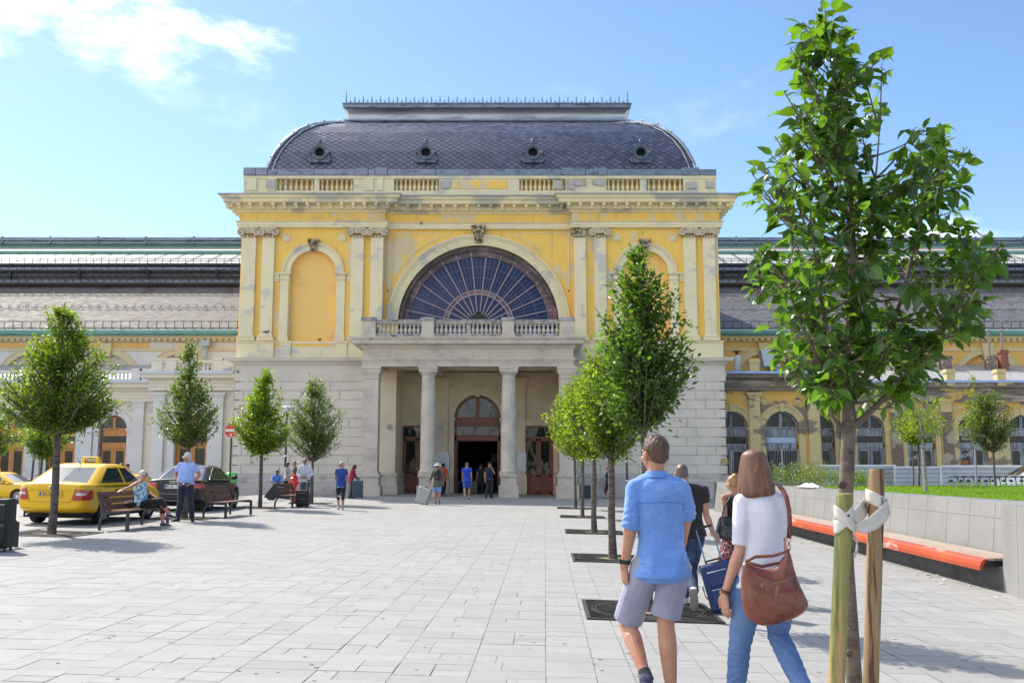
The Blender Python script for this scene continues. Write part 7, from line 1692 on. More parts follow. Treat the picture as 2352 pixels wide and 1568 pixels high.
# corrugated hoarding
hoard = mat('galvanised_hoarding', (0.46,0.48,0.50), 0.4, metal=0.35, layers=[((0.36,0.38,0.40), 1.0, 0.4, 0.7)])
for i, (a, b, pt, Y) in enumerate(((1884, 2057, 1069.5, 50.0), (2057, 2163, 1073.5, 49.4), (2163, 2420, 1071, 49.2))):
    x0, x1 = XX(a,1070,Y), XX(b,1070,Y); z1 = ZZ(pt, Y); T = thing('hoarding_fence', ['grey corrugated hoarding panel, left part behind the shrubs','grey corrugated hoarding panel between the shrubs and the white post','grey corrugated hoarding panel, right part behind the bicycles'][i], 'fence', (x0, Y, -0.5), group='corrugated hoarding panels in front of the right wing')
    m = MB(); z = -0.5; prof = []
    while z < z1-0.08: prof += [(0, z), (0.04, z+0.03), (0.04, z+0.17), (0, z+0.20)]; z += 0.22
    prof.append((0, z1)); m.sweep([(x0, Y), (x1-0.02, Y)], prof, cap=False); m.build('corrugated_sheet', hoard, T)
    m = MB(); m.box(x0, x1-0.02, Y-0.08, Y+0.03, z1-0.01, z1+0.06); m.build('top_rail', white_m, T)
    m = MB(); m.box(x1-0.14, x1-0.03, Y-0.14, Y-0.06, -0.5, z1+0.05); m.build('fence_post', white_m, T)
# ============================================================ street furniture
bwood = mat('bench_board_wood', (0.15,0.055,0.035), 0.55, layers=[((0.085,0.032,0.022), 2, 0.45, 0.65, 6, (12,1,12)), ((0.24,0.14,0.10), 3, 0.62, 0.75, 6, (12,1,12), 0.7)], bump=(14,0.003,(12,0.6,12)))
bench = None
def make_bench():
    T = thing('park_bench', 'x', 'bench', (0,0,0), group='dark wooden benches facing the square'); Lh = 1.08
    for y in (-Lh+0.04, Lh-0.04):        # side frames; the bench looks towards +X
        m = MB(); w = 0.05
        m.tube([(-0.33,y,0.0),(-0.34,y,0.10),(-0.31,y,0.26),(-0.22,y,0.37),(-0.08,y,0.40),(0.20,y,0.395),(0.28,y,0.40)], [0.035,0.033,0.032,0.034,0.030,0.028,0.03], 8)
        m.bar((0.30,y,0.0), (0.29,y,0.43), w, w*1.3); m.bar((-0.24,y,0.34), (-0.42,y,0.84), w, 0.07); m.build('side_frame', steelg, T, smooth=50, world=False)
    for k in range(4): x = -0.16+k*0.125; m = MB(); m.box(x-0.055, x+0.055, -Lh, Lh, 0.42-0.006*(3-k)+0.0, 0.452-0.006*(3-k)); m.build('seat_slat', bwood, T, bevel=0.006, world=False)
    for k in range(3):
        c = Vector((-0.295-0.052*k, 0, 0.50+0.14*k)); m = MB(); m.obox(Matrix.Translation(c) @ Matrix.Rotation(R(-20), 4, 'Y'), 0.032, 2*Lh, 0.115); m.build('back_slat', bwood, T, bevel=0.006, world=False)
    return T
for x, y, lab in ((-8.70, 22.55, 'dark wooden bench with the white-haired woman sitting on it'), (-8.25, 28.35, 'empty dark bench in front of the black car'), (-8.05, 35.7, 'dark bench beside the red hydrant'), (-8.98, 15.95, 'bench cut off by the left edge beside the black suitcase')):
    bench = T = make_bench() if bench is None else copy_tree(bench)
    T['label'] = lab; T.location = (x, y, gz(x, y)); T.rotation_euler = (0, math.atan(0.02), R(-4))
lampwhite = mat('lamp_dish_white', (0.72,0.74,0.76), 0.35)
lampglass = mat('lamp_clear_glass', (0.55,0.60,0.65), 0.1, spec=0.6)
def lamp(label, base, H, pole_only=False):
    T = thing('street_lamp', label, 'street lamp', base, group='slim grey street lamps'); m = MB()
    m.tube([(0,0,0),(0,0,0.9),(0,0,0.901),(0,0,H-0.40)], [0.075,0.075,0.055,0.05], 10); m.build('lamp_post', steelg, T, world=False, smooth=50)
    m = MB(); m.lathe([(0.06,H-0.42),(0.14,H-0.36),(0.15,H-0.33),(0.06,H-0.32)], (0,0,0), 14); m.build('lamp_collar', steelg, T, world=False, smooth=40)
    m = MB(); m.lathe([(0.10,H-0.33),(0.19,H-0.14),(0.20,H-0.08)], (0,0,0), 14, cap=False); m.build('lamp_glass', lampglass, T, world=False, smooth=60)
    m = MB(); m.lathe([(0.30,H-0.09),(0.29,H-0.07),(0.2,H-0.02),(0.001,H)], (0,0,0), 20); m.build('lamp_dish', lampwhite, T, world=False, smooth=60)
    m = MB(); m.lathe([(0.058,1.9),(0.058,1.98)], (0,0,0), 10); m.lathe([(0.0585,1.0),(0.0585,1.06)], (0,0,0), 10); m.build('sticker', white_m, T, world=False); return T
lamp('slim grey street lamp between the lime tree and the grey-green tree', gr(653, 1144), 4.25)
p = gp(228, 53.5); lamp('slim grey street lamp rising behind the yellow taxi roof', Vector((p.x, p.y, -0.02)), 4.3)
lamp('slim grey street lamp behind the right row of trees, its head hidden in the leaves', gr(1441, 1154), 4.3)
# no-entry sign
b = gp(527, 41.5); T = thing('no_entry_sign', 'round red no-entry sign with white bar on a grey post', 'road sign', b); c = at(526, 988, 41.5); h = c.z-b.z
m = MB(); m.tube([(0,0.05,0),(0,0.05,h+0.25)], 0.04, 10); m.build('sign_post', steelg, T, world=False, smooth=50)
m = MB(); m.lathe([(0.31,0.0),(0.31,-0.02),(0.001,-0.021)], (0,0,h), 36, axis='Y'); m.build('sign_disc', redp, T, world=False)
m = MB(); m.box(-0.235,0.235,-0.026,-0.0215,h-0.05,h+0.05); m.box(-0.05,0.03,-0.026,-0.0215,h-0.23,h-0.16); m.build('sign_bar', white_m, T, world=False)
m = MB(); m.lathe([(0.315,0.004),(0.315,-0.024),(0.298,-0.0225)], (0,0,h), 36, axis='Y', cap=False); m.build('sign_rim', white_m, T, world=False)
# green litter bin
b = gp(531, 45.5); T = thing('litter_bin', 'bright green rounded litter bin beside the no-entry sign post', 'litter bin', b); gb = mat('green_bin_plastic', (0.06,0.50,0.06), 0.4)
zt = ZZ(1084, 45.5)-b.z; m = MB(); m.lathe([(0.22,0.05),(0.25,0.10),(0.27,zt-0.32),(0.001,zt-0.32)], (0,0,0), 20); m.build('bin_body', gb, T, world=False, smooth=40); m = MB(); m.lathe([(0.29,zt-0.31),(0.30,zt-0.2),(0.28,zt-0.08),(0.2,zt-0.01),(0.001,zt)], (0,0,0), 20); m.build('bin_lid', gb, T, world=False, smooth=40)
# red hydrant
b = gr(674, 1156); T = thing('fire_hydrant', 'tall red fire hydrant behind the slatted bench', 'hydrant', b); m = MB()
m.lathe([(0.10,0.05),(0.10,0.66),(0.13,0.68),(0.13,0.72),(0.12,0.74),(0.12,0.92),(0.165,0.94),(0.165,1.0),(0.12,1.03),(0.10,1.10),(0.05,1.12),(0.045,1.19),(0.001,1.2)], (0,0,0), 20); m.build('hydrant_barrel', redp, T, world=False, smooth=40)
for s_ in (-1, 1): m = MB(); m.lathe([(0.06,0.0),(0.06,0.17),(0.075,0.17),(0.075,0.22),(0.03,0.23)], (0,0,0.82), 12, axis='X'); m.xf(Matrix.Scale(s_,4,(1,0,0))); m.build('hose_outlet', redp, T, world=False, smooth=40)
m = MB(); m.lathe([(0.17,0),(0.17,0.06),(0.1,0.07)], (0,0,0), 16); m.build('hydrant_base', iron, T, world=False)
# small grey boxes by the right pillar
p = gp(1344, 49.5); T = thing('utility_box', 'dark grey utility cabinet against the wall right of the porch', 'cabinet', p); m = MB(); m.box(-0.28,0.28,-0.1,0.1,0.05,0.72); m.build('cabinet_body', steelg, T, world=False, bevel=0.01); m = MB(); m.box(-0.24,0.24,-0.115,-0.1,0.12,0.66); m.build('cabinet_door', iron, T, world=False)
c = at(1664, 1058, YF-0.06); m = MB(); m.box(c.x-0.22,c.x+0.22,c.y-0.02,c.y,c.z-0.14,c.z+0.14); m.build('small_sign', mat('yellowed_notice', (0.45,0.36,0.12), 0.7, layers=[((0.12,0.10,0.06), 8, 0.5, 0.6)]), pav)
# white cloth on the wall
m = MB(); rn = random.Random(2); c = at(1952, 1112, 37.0); c = at(1955, 1113, 26.0); n = 14; y_ = 26.0; x_ = face(26)+0.25; g = []
for i in range(n+1):
    for j in range(9):
        u, v_ = i/n, j/8; g.append((x_-0.12+v_*0.3, y_+1.3-u*1.5+rn.gauss(0,.04), wz(26)+0.02+0.13*math.sin(math.pi*u)**0.5*math.sin(math.pi*v_)*(0.5+0.5*rn.random())))
m.add(g, [(i*9+j, i*9+j+1, (i+1)*9+j+1, (i+1)*9+j) for i in range(n) for j in range(8)]); o = m.build('crumpled_cloth', mat('white_cloth', (0.66,0.64,0.70), 0.9), None, smooth=30); tag(o, 'crumpled white cloth lying on top of the granite wall by the shrubs', 'cloth'); s_ = o.modifiers.new('s','SOLIDIFY'); s_.thickness = 0.004
# pigeons on the ledges
pg = mat('pigeon_grey', (0.05,0.05,0.06), 0.7); pt_ = None
for px, py, Y, a, lab in ((845,846,YP-0.9,0,''),):
    pass
for i, (px, py, Y) in enumerate(((612, 765, YF-0.25),(734, 783, YF-0.1),(849, 782, YP-0.95),(903, 775, YP-0.95),(967,516,YC-0.3))):
    c = at(px, py, Y); m = MB(); m.sphere((0,0,0.08), 0.07, 6, sc_=(1.7,0.8,0.8)); m.sphere((0.12,0,0.15), 0.035, 5); m.prism([(-0.1,0.08),(-0.22,0.06),(-0.22,0.09),(-0.1,0.12)], -0.03, 0.03); m.bar((0.0,0,0.0),(0,0,0.04),0.015,0.03)
    o = m.build('pigeon', pg, None, smooth=60); o.location = c; o.rotation_euler = (0,0,R(i*70)); tag(o, ['dark pigeon on the pilaster base at the left of the pavilion','dark pigeon on the sill of the blind niche','dark pigeon at the left end of the porch cornice','dark pigeon on the porch cornice below the balusters','dark pigeon on the architrave ledge above the pilasters'][i], 'pigeon')
# ============================================================ people
def clothm(n, c, d=None, sc_=1.0, r=0.85, b=0.004): return mat(n, c, r, sheen=0.2, layers=[(d or tuple(q*0.75 for q in c), 3*sc_, 0.42, 0.66, 5)], bump=(26*sc_, b, (1,1,0.6), 4))
skins = {'fair': (0.56,0.30,0.20), 'tan': (0.46,0.235,0.145), 'pink': (0.55,0.24,0.165), 'brown': (0.16,0.075,0.045), 'olive': (0.36,0.19,0.12)}
for k_, c in list(skins.items()):
    m_ = mat('skin_'+k_, c, 0.55, layers=[(tuple(q*f for q, f in zip(c, (0.92,0.72,0.68))), 9, 0.45, 0.7, 4)], bump=(180, 0.0006)); skins[k_] = m_
    mnodes(m_)[2].inputs['Subsurface Weight'].default_value = 0.08; mnodes(m_)[2].inputs['Subsurface Radius'].default_value = (0.02,0.008,0.005)
hairm = {n: mat('hair_'+n, c, 0.5, layers=[(tuple(min(1,q*f) for q in c), 30, 0.45, 0.65, 3, (1,1,0.15))], bump=(70, 0.004, (1,1,0.12), 3)) for n, c, f in (('brown',(0.075,0.04,0.025),1.9),('chestnut',(0.135,0.058,0.032),1.7),('grey',(0.38,0.37,0.36),0.6),('white',(0.62,0.60,0.56),0.7),('black',(0.010,0.009,0.009),2.0),('stubble',(0.13,0.09,0.075),1.3),('auburn',(0.12,0.02,0.02),1.6),('blond',(0.40,0.22,0.09),0.6))}
lens = mat('sunglass_lens', (0.008,0.008,0.008), 0.1, spec=0.8)
lipm = mat('lips', (0.34,0.10,0.08), 0.5); eyew = mat('eye_white', (0.6,0.58,0.55), 0.3); eyed = mat('eye_dark', (0.02,0.015,0.01), 0.2)
V = Vector
def ch(m, rings, n=14):
    """closed loft through (centre, half-axis a, half-axis b) rings"""
    vs = []
    for c, a, b in rings:
        for j in range(n): t = 2*math.pi*j/n; vs.append(c + a*math.cos(t) + b*math.sin(t))
    k = len(rings); fs = [(i*n+j, i*n+(j+1)%n, (i+1)*n+(j+1)%n, (i+1)*n+j) for i in range(k-1) for j in range(n)] + [tuple(range(n-1,-1,-1)), tuple((k-1)*n+j for j in range(n))]
    m.add(vs, fs)
def limb(m, pts, rad, n=12, ends=True, flat=None):
    P = [V(p) for p in pts]; R_ = []; a = None
    for i, p in enumerate(P):
        d = (P[min(i+1, len(P)-1)] - P[max(i-1, 0)]).normalized(); a = flat if flat is not None else (a if a is not None else d.orthogonal()); a = a - d*a.dot(d); a = a.normalized() if a.length > 1e-5 else d.orthogonal().normalized(); b = d.cross(a)
        r = rad[i]; ra, rb = (r if hasattr(r, '__len__') else (r, r)); R_.append((p, a*ra, b*rb))
    if ends:
        def cap(i, s_):
            p, a, b = R_[i]; d = (P[i]-P[i-1 if i else 1]).normalized(); rr = min(a.length, b.length)
            return [(p + d*rr*math.sin(t), a*math.cos(t), b*math.cos(t)) for t in (0.55, 1.05, 1.40)]
        R_ = cap(0, -1)[::-1] + R_ + cap(len(P)-1, 1)
    ch(m, R_, n)
def ell(m, c, rx, ry, rz, M=None, n=10):
    b = len(m.v); m.sphere((0,0,0), 1.0, n)
    for i in range(b, len(m.v)):
        p = V((m.v[i][0]*rx, m.v[i][1]*ry, m.v[i][2]*rz)); p = (M @ p) if M is not None else p; m.v[i] = tuple(V(c) + p)
def remesh(o, vox, smooth=4, disp=None):
    r = o.modifiers.new('r', 'REMESH'); r.mode = 'VOXEL'; r.voxel_size = vox; r.use_smooth_shade = True
    s_ = o.modifiers.new('s', 'SMOOTH'); s_.factor = 0.5; s_.iterations = smooth
    bake(o)
    if disp:
        me = o.data; ns = [v_.normal.copy() for v_ in me.vertices]
        for v_, n_ in zip(me.vertices, ns): v_.co += n_ * disp(v_.co)
    o.data.polygons.foreach_set('use_smooth', [True]*len(o.data.polygons)); o.data.update(); return o
def folds(amp, fx, fz, seed=0, big=0.0):
    def f(p):
        q = V((p.x*fx+seed, p.y*fx, p.z*fz)); r = 1-abs(mnoise.noise(q))*2.2
        return amp*(r-0.6) + (big*mnoise.noise(V((p.x*4+seed, p.y*4, p.z*3))) if big else 0)
    return f
def lerp(a, b, t): return a + (b-a)*t
def hand(m, w, d, nrm, s_, side, curl=0.5, spread=0.15, n=8, finger=True):
    """w wrist, d direction to the fingers, nrm back of the hand; s_ = hand length; side +1 thumb on +t"""
    d = d.normalized(); nrm = (nrm - d*nrm.dot(d)).normalized(); t = d.cross(nrm)*side
    ch(m, [(w-d*0.02*s_, t*0.15*s_, nrm*0.13*s_), (w+d*0.10*s_, t*0.18*s_, nrm*0.12*s_), (w+d*0.28*s_, t*0.235*s_, nrm*0.11*s_), (w+d*0.46*s_, t*0.23*s_, nrm*0.095*s_), (w+d*0.53*s_, t*0.20*s_, nrm*0.07*s_)], n)
    for k, (off, L_, r) in enumerate(((0.165,0.42,0.054),(0.055,0.47,0.056),(-0.06,0.43,0.052),(-0.165,0.34,0.046))):
        b = w + d*(0.48-0.02*abs(k-1))*s_ + t*off*s_; a0 = curl*(0.5+0.12*k); P = [b - d*0.06*s_, b]; cur = b; an = 0
        for seg, ll in enumerate((0.45, 0.32, 0.25)):
            an += a0*(0.7 if seg == 0 else 1.0); dd = (d*math.cos(an) - nrm*math.sin(an) + t*spread*off).normalized(); cur = cur + dd*ll*L_*s_; P.append(cur)
        limb(m, P, [r*s_, r*s_*1.02, r*s_*0.95, r*s_*0.88, r*s_*0.78], 8)
    b = w + d*0.10*s_ + t*0.16*s_; dd = (d*0.62 + t*0.62 - nrm*0.35*max(0.3, curl)).normalized(); c = b+dd*0.26*s_; d2 = (d*0.9 + t*0.15 - nrm*0.4*curl).normalized()
    limb(m, [b-dd*0.05*s_, b, c, c+d2*0.17*s_, c+d2*0.30*s_], [0.085*s_, 0.08*s_, 0.066*s_, 0.06*s_, 0.048*s_], 8)
def person(label, base, H, face_deg, pose=None, fem=False, build=1.0, skin='fair', hair='brown', hairst='short', top=None, topm=None, bot=None, botm=None, shoem=None, solem=None, vox=0.013, look=0, nod=0, glasses=None, belly=0.0, sleeve=0.4, hem=0.49, leg=1.0, sock=None, curl=(0.5,0.5), disp=None, dispb=None, group=None, loose=1.0, cuff=False, tilt=0):
    T = thing('person', label, 'person', base, group=group)
    A = Matrix.Rotation(-R(face_deg), 3, 'Z'); b3 = V((0,0,0)); g = build
    J = dict(pel=(0,0,.525), chest=(0,0,.73), neck=(0,-.005,.838), head=(0,.012,.925), shL=(-.094*(0.9 if fem else 1),0,.806), shR=(.094*(0.9 if fem else 1),0,.806), elL=(-.126,-.012,.635), elR=(.126,-.012,.635), wrL=(-.132,.02,.49), wrR=(.132,.02,.49),
             hiL=(-.052,0,.515), hiR=(.052,0,.515), knL=(-.056,.012,.285), knR=(.056,.012,.285), anL=(-.056,-.012,.045), anR=(.056,-.012,.045), ftL=(-.2,1,0), ftR=(.2,1,0), hdL=None, hdR=None, bkL=None, bkR=None)
    if pose: J.update(pose)
    j = {k: (V(v_)*H if v_ is not None and k[:2] not in ('ft','hd','bk') else (V(v_) if v_ is not None else None)) for k, v_ in J.items()}
    W_ = lambda p: A @ p
    P = {k: (W_(v_) if v_ is not None else None) for k, v_ in j.items()}
    right = W_(V((1,0,0))); fwd = W_(V((0,1,0))); up = V((0,0,1))
    sr = (P['shR']-P['shL']).normalized(); hr = (P['hiR']-P['hiL']).normalized()
    sw = (P['shR']-P['shL']).length/2
    def spine(t):       # 0 pelvis .. 1 neck
        a, b, c = P['pel'], P['chest'], P['neck']; m_ = 0.62
        p = lerp(a, b, t/m_) if t < m_ else lerp(b, c, (t-m_)/(1-m_)); r = lerp(hr, sr, min(1, max(0, t))).normalized(); f = up.cross(r); dd = (c-a).normalized(); f = (f - dd*f.dot(dd)).normalized(); return p, r, f
    def torso(m, off, t0, t1, wid=1.0, n=20):
        tab = [(-0.16,.080,.058,-.004),(-0.06,.092 if not fem else .098,.066,-.010),(0.08,.090 if not fem else .092,.064,-.004),(0.25,.080 if not fem else .072,.056,.0),(0.40,.082 if not fem else .072,.056,.004),(0.58,.093 if not fem else .080,.064 if not fem else .066,.006),(0.75,.094 if not fem else .082,.062,.0),(0.88,.085 if not fem else .076,.050,-.004),(0.955,.060,.040,-.004),(1.03,.034,.034,-.002)]
        R_ = []
        for t, rx, ry, fy in tab:
            if t < t0-1e-6 or t > t1+1e-6: continue
            p, r, f = spine(t); bl = belly*math.exp(-((t-0.22)/0.24)**2); k = 1 if t < 0.5 else sw/(0.094*H*(0.9 if fem else 1))
            R_.append((p + f*(fy*H + bl*H*0.55), r*(rx*H*g*k+off+bl*H*0.5), f*(ry*H*g+off+bl*H*0.5)))
        ch(m, R_, n)
    sk = skins[skin]; m = MB()
    torso(m, -0.006, -0.06, 1.03)
    # neck, head and face
    hd = P['head']; nk = P['neck']; Hm = A @ Matrix.Rotation(-R(look), 3, 'Z') @ Matrix.Rotation(-R(nod), 3, 'X') @ Matrix.Rotation(R(tilt), 3, 'Y')
    hx, hy, hz = Hm @ V((1,0,0)), Hm @ V((0,1,0)), Hm @ V((0,0,1)); h = H*(0.96 if fem else 1.0)
    limb(m, [nk-up*0.03*H, lerp(nk, hd, 0.3), hd-hz*0.018*h-hy*0.010*h], [.040*H*g, .033*H*(0.88 if fem else 1)*min(g,1.15), .034*H], 12)
    ell(m, hd+hz*.012*h-hy*.006*h, .0435*h, .054*h, .050*h, Hm, 12); ell(m, hd-hz*.020*h+hy*.008*h, .037*h, .042*h, .046*h, Hm, 12); ell(m, hd-hz*.050*h+hy*.022*h, .020*h, .019*h, .014*h, Hm, 8)
    ell(m, hd-hz*.014*h+hy*.052*h, .007*h, .012*h, .014*h, Hm, 7); ell(m, hd+hz*.010*h+hy*.043*h, .030*h, .012*h, .008*h, Hm, 7)
    for s_ in (-1, 1): ell(m, hd+hx*s_*.0465*h-hz*.010*h-hy*.004*h, .006*h, .012*h, .019*h, Hm, 7); ell(m, hd+hx*s_*.024*h-hz*.020*h+hy*.034*h, .013*h, .012*h, .014*h, Hm, 7)
    for s_, S in ((-1,'L'), (1,'R')):
        sh, el, wr = P['sh'+S], P['el'+S], P['wr'+S]; fa = 0.86 if fem else 1.0
        limb(m, [P['neck']-up*.010*H, lerp(P['neck'],sh,.5)-up*.006*H, sh], [.034*H, .031*H, .029*H*fa*g]); limb(m, [sh, lerp(sh,el,.3), lerp(sh,el,.75), el], [.030*H*fa*g, .029*H*fa*g, .0235*H*fa, .0215*H*fa]); limb(m, [el, lerp(el,wr,.28), lerp(el,wr,.7), wr], [.0215*H*fa, .0245*H*fa, .0185*H*fa, (.0165*H*fa)])
        hdv = P['hd'+S] if P['hd'+S] is not None else (wr-el).normalized(); bk = P['bk'+S] if P['bk'+S] is not None else right*s_
        hand(m, wr, hdv, bk, .105*H*(0.93 if fem else 1), s_*(-1) if True else s_, curl[0 if s_ < 0 else 1])
        hi, kn, an = P['hi'+S], P['kn'+S], P['an'+S]; cv = 0.88 if (botm and leg > 0.99) else 1.0; ct = 0.90 if botm else 1.0
        limb(m, [hi, lerp(hi,kn,.35), lerp(hi,kn,.8), kn], [.052*H*g*ct, .050*H*g*ct, .0365*H*g*(cv*.5+.5), .0335*H*g*cv]); sd_ = (kn-an).normalized(); bkv = (W_(V((0,-1,0)))); bkv = (bkv - sd_*bkv.dot(sd_)).normalized()
        limb(m, [kn, lerp(kn,an,.14), lerp(kn,an,.32)+bkv*.007*H, lerp(kn,an,.55)+bkv*.003*H, lerp(kn,an,.85), an], [.0335*H*g*cv, .0340*H*g*cv, .0362*H*g*cv, .0305*H*g*cv, .0215*H*g*cv, .0205*H])
        ft = P['ft'+S].normalized(); limb(m, [an-up*.01*H, an-up*.024*H+ft*.05*H, an-up*.03*H+ft*.09*H], [.022*H,.020*H,.016*H], 8)
    body = m.build('body', sk, T, world=False); remesh(body, vox*0.62 if vox < 0.010 else vox*0.8, 3)
    # face details
    m = MB(); ell(m, hd-hz*.037*h+hy*.0475*h, .012*h, .004*h, .0035*h, Hm, 6); m.build('lips', lipm, T, world=False, smooth=179)
    m = MB()
    for s_ in (-1, 1): ell(m, hd+hx*s_*.0165*h-hz*.001*h+hy*.0445*h, .0065*h, .005*h, .004*h, Hm, 6)
    e_ = m.build('eyes', eyew, T, world=False, smooth=179); m = MB()
    for s_ in (-1, 1): ell(m, hd+hx*s_*.0165*h-hz*.001*h+hy*.0485*h, .003*h, .002*h, .003*h, Hm, 5)
    m.build('pupils', eyed, e_, world=False)
    if glasses:
        m = MB()
        for s_ in (-1, 1):
            c = hd+hx*s_*.019*h+hy*.053*h
            ell(m, c, .017*h, .004*h, .0115*h if glasses == 'dark' else .010*h, Hm, 7); m.bar(hd+hx*s_*.036*h+hy*.050*h+hz*.003*h, hd+hx*s_*.046*h-hy*.004*h+hz*.002*h, .003*h, .004*h)
        m.bar(hd-hx*.034*h+hy*.053*h+hz*.005*h, hd+hx*.034*h+hy*.053*h+hz*.005*h, .003*h, .004*h); m.build('glasses', lens if glasses == 'dark' else chrome, T, world=False)
    # hair
    if hairst:
        m = MB(); hm = hairm[hair]
        if hairst == 'short': ell(m, hd+hz*.020*h-hy*.010*h, .0465*h, .055*h, .050*h, Hm, 12); ell(m, hd-hz*.004*h-hy*.026*h, .0405*h, .033*h, .036*h, Hm, 10)
        elif hairst == 'stubble': ell(m, hd+hz*.014*h-hy*.010*h, .0445*h, .0535*h, .050*h, Hm, 12); ell(m, hd-hz*.010*h-hy*.022*h, .040*h, .034*h, .036*h, Hm, 10)
        elif hairst == 'full': ell(m, hd+hz*.020*h-hy*.012*h, .052*h, .058*h, .055*h, Hm, 12); ell(m, hd-hz*.020*h-hy*.026*h, .047*h, .040*h, .046*h, Hm, 10)
        elif hairst == 'long': ell(m, hd+hz*.018*h-hy*.010*h, .050*h, .057*h, .054*h, Hm, 12); limb(m, [hd-hy*.025*h, hd-hy*.040*h-hz*.06*h, hd-hy*.045*h-hz*.14*h], [(.046*h,.034*h),(.045*h,.028*h),(.030*h,.016*h)], 12, flat=hx)
        elif hairst == 'bun': ell(m, hd+hz*.019*h-hy*.011*h, .047*h, .055*h, .051*h, Hm, 12); ell(m, hd-hz*.008*h-hy*.026*h, .041*h, .034*h, .034*h, Hm, 10); ell(m, hd+hz*.060*h-hy*.030*h, .030*h, .030*h, .026*h, Hm, 8)
        elif hairst == 'bob': pass
        if m.v:
            o = m.build('hair', hm, T, world=False); amp = .0025*h if hairst != 'stubble' else 0.0004*h
            remesh(o, max(vox*0.7, 0.005), 2, lambda p: amp*1.3*mnoise.noise(V((p.x*70,p.y*70,p.z*25))))
    # garments
    z_ = lambda f: f
    if topm:
        m = MB(); t0 = (hem-.525)/(.838-.525); off = .010*H*loose
        tt = sorted(set([-0.16, -0.06] if t0 < -0.1 else []))
        torso(m, off, max(-0.16, t0-0.05), 0.955)
        if t0 < -0.10 or True:
            p, r, f = spine(max(-0.06, t0)); bl = belly*0.5
            ph = P['pel']*1; zh = hem*H; c = V((ph.x, ph.y, zh)) if abs(P['hiL'].z-P['hiR'].z) < 0.2*H else ph
            if c.z < ph.z+0.02*H: ch(m, [(c, r*(.098*H*g+off*1.2+.006*H), f*(.070*H*g+off*1.3+bl*H+.016*H)), (lerp(c, ph, .8), r*(.095*H*g+off*1.1+.003*H), f*(.068*H*g+off*1.2+bl*H+.012*H))], 20)
        for s_, S in ((-1,'L'), (1,'R')):
            if sleeve <= 0: continue
            sh, el, wr = P['sh'+S], P['el'+S], P['wr'+S]; o_ = off*0.85; fa = 0.88 if fem else 1.0
            limb(m, [P['neck']-up*.016*H, lerp(P['neck'],sh,.5)-up*.008*H, sh], [.036*H+o_*.6, .034*H+o_, .0315*H*fa*g+o_]); ell(m, sh, .0325*H*fa*g+o_, .0325*H*fa*g+o_, .0325*H*fa*g+o_)
            q = [sh]; rr = [.0325*H*fa*g+o_]
            if sleeve <= 1: q += [lerp(sh,el,sleeve*.5), lerp(sh,el,sleeve)]; rr += [.0315*H*fa*g+o_, (.030-.005*sleeve)*H*fa*g+o_*1.25]
            else: q += [lerp(sh,el,.5), el, lerp(el,wr,(sleeve-1)*.5), lerp(el,wr,sleeve-1)]; rr += [.029*H*fa*g+o_, .0255*H*fa+o_, .026*H*fa+o_, (.0245-.006*(sleeve-1))*H*fa+o_*1.1]
            limb(m, q, rr, 14, ends=False)
            if cuff:
                e = q[-1]; dd = (q[-1]-q[-2]).normalized(); limb(m, [e-dd*.022*H, e-dd*.010*H, e+dd*.006*H], [rr[-1]*1.08, rr[-1]*1.16, rr[-1]*1.12], 14, ends=False)
        o = m.build(top or 'shirt', topm, T, world=False); remesh(o, vox, 3, disp)
    if botm:
        m = MB(); off = .0085*H; torso(m, off*(0.9 if not topm or hem > .515 else -0.2), -0.16, 0.08 if hem > .5 else -0.06)
        for s_, S in ((-1,'L'), (1,'R')):
            hi, kn, an = P['hi'+S], P['kn'+S], P['an'+S]; inn = lerp(hi, P['pel'], .45)+up*.0
            q = [lerp(inn, hi, .3)+up*.03*H, hi, lerp(hi,kn,.35)]; rr = [.050*H*g+off, .053*H*g+off, .050*H*g+off]
            if leg <= 1.0 and bot == 'shorts':
                q += [lerp(hi,kn,.7*leg), lerp(hi,kn,leg)]; rr += [.044*H*g+off*1.5, .043*H*g+off*1.9]
            else:
                q += [lerp(hi,kn,.8), kn]; rr += [.038*H*g+off, .0345*H*g+off*0.9]
                lo = min(1.0, leg); q += [lerp(kn,an,.3*lo), lerp(kn,an,.7*lo), lerp(kn,an,1.0*lo)]; sl_ = 1 if bot == 'jeans' else 1.5; rr += [.0355*H*g+off*.7*sl_, .027*H*g+off*.9*sl_, .0225*H*g+off*sl_*1.1]
            limb(m, q, rr, 14, ends=False)
        o = m.build(bot or 'trousers', botm, T, world=False); remesh(o, vox, 2, dispb)
    if shoem:
        for s_, S in ((-1,'L'), (1,'R')):
            an = P['an'+S]; ft = P['ft'+S].normalized(); sd2 = ft.cross(up).normalized(); nn = sd2.cross(ft).normalized(); hgt = an - nn*.045*H
            def shoe(m, z0, z1, k):
                prof = [(-.036,.013,.6),(-.030,.022,1.0),(0,.024,1.1),(.03,.025,.95),(.07,.028,.72),(.10,.025,.55),(.118,.014,.42)]
                ch(m, [(hgt+ft*y*H+nn*(z0+(z1-z0)*hh*k/1.0)*.5*H+nn*z0*.5*H, sd2*w*H, nn*(z1-z0)*hh*k*.5*H) for y, w, hh in prof], 12)
            m = MB(); shoe(m, .006, .050, 1.0); so = m.build('shoe', shoem, T, world=False, smooth=60)
            m = MB(); ch(m, [(hgt+ft*y*H+nn*.004*H, sd2*(w+.0015)*H, nn*.0065*H) for y, w in ((-.038,.012),(-.031,.023),(0,.0245),(.03,.0255),(.07,.0285),(.10,.026),(.121,.012))], 12); m.build('sole', solem or shoem, so, world=False, smooth=40)
            if sock: m = MB(); d_ = (P['kn'+S]-an).normalized(); limb(m, [an-d_*.01*H, an+d_*.012*H, an+d_*.030*H], [.024*H,.0235*H,.0235*H], 12, ends=False); m.build('sock', sock, T, world=False, smooth=60)
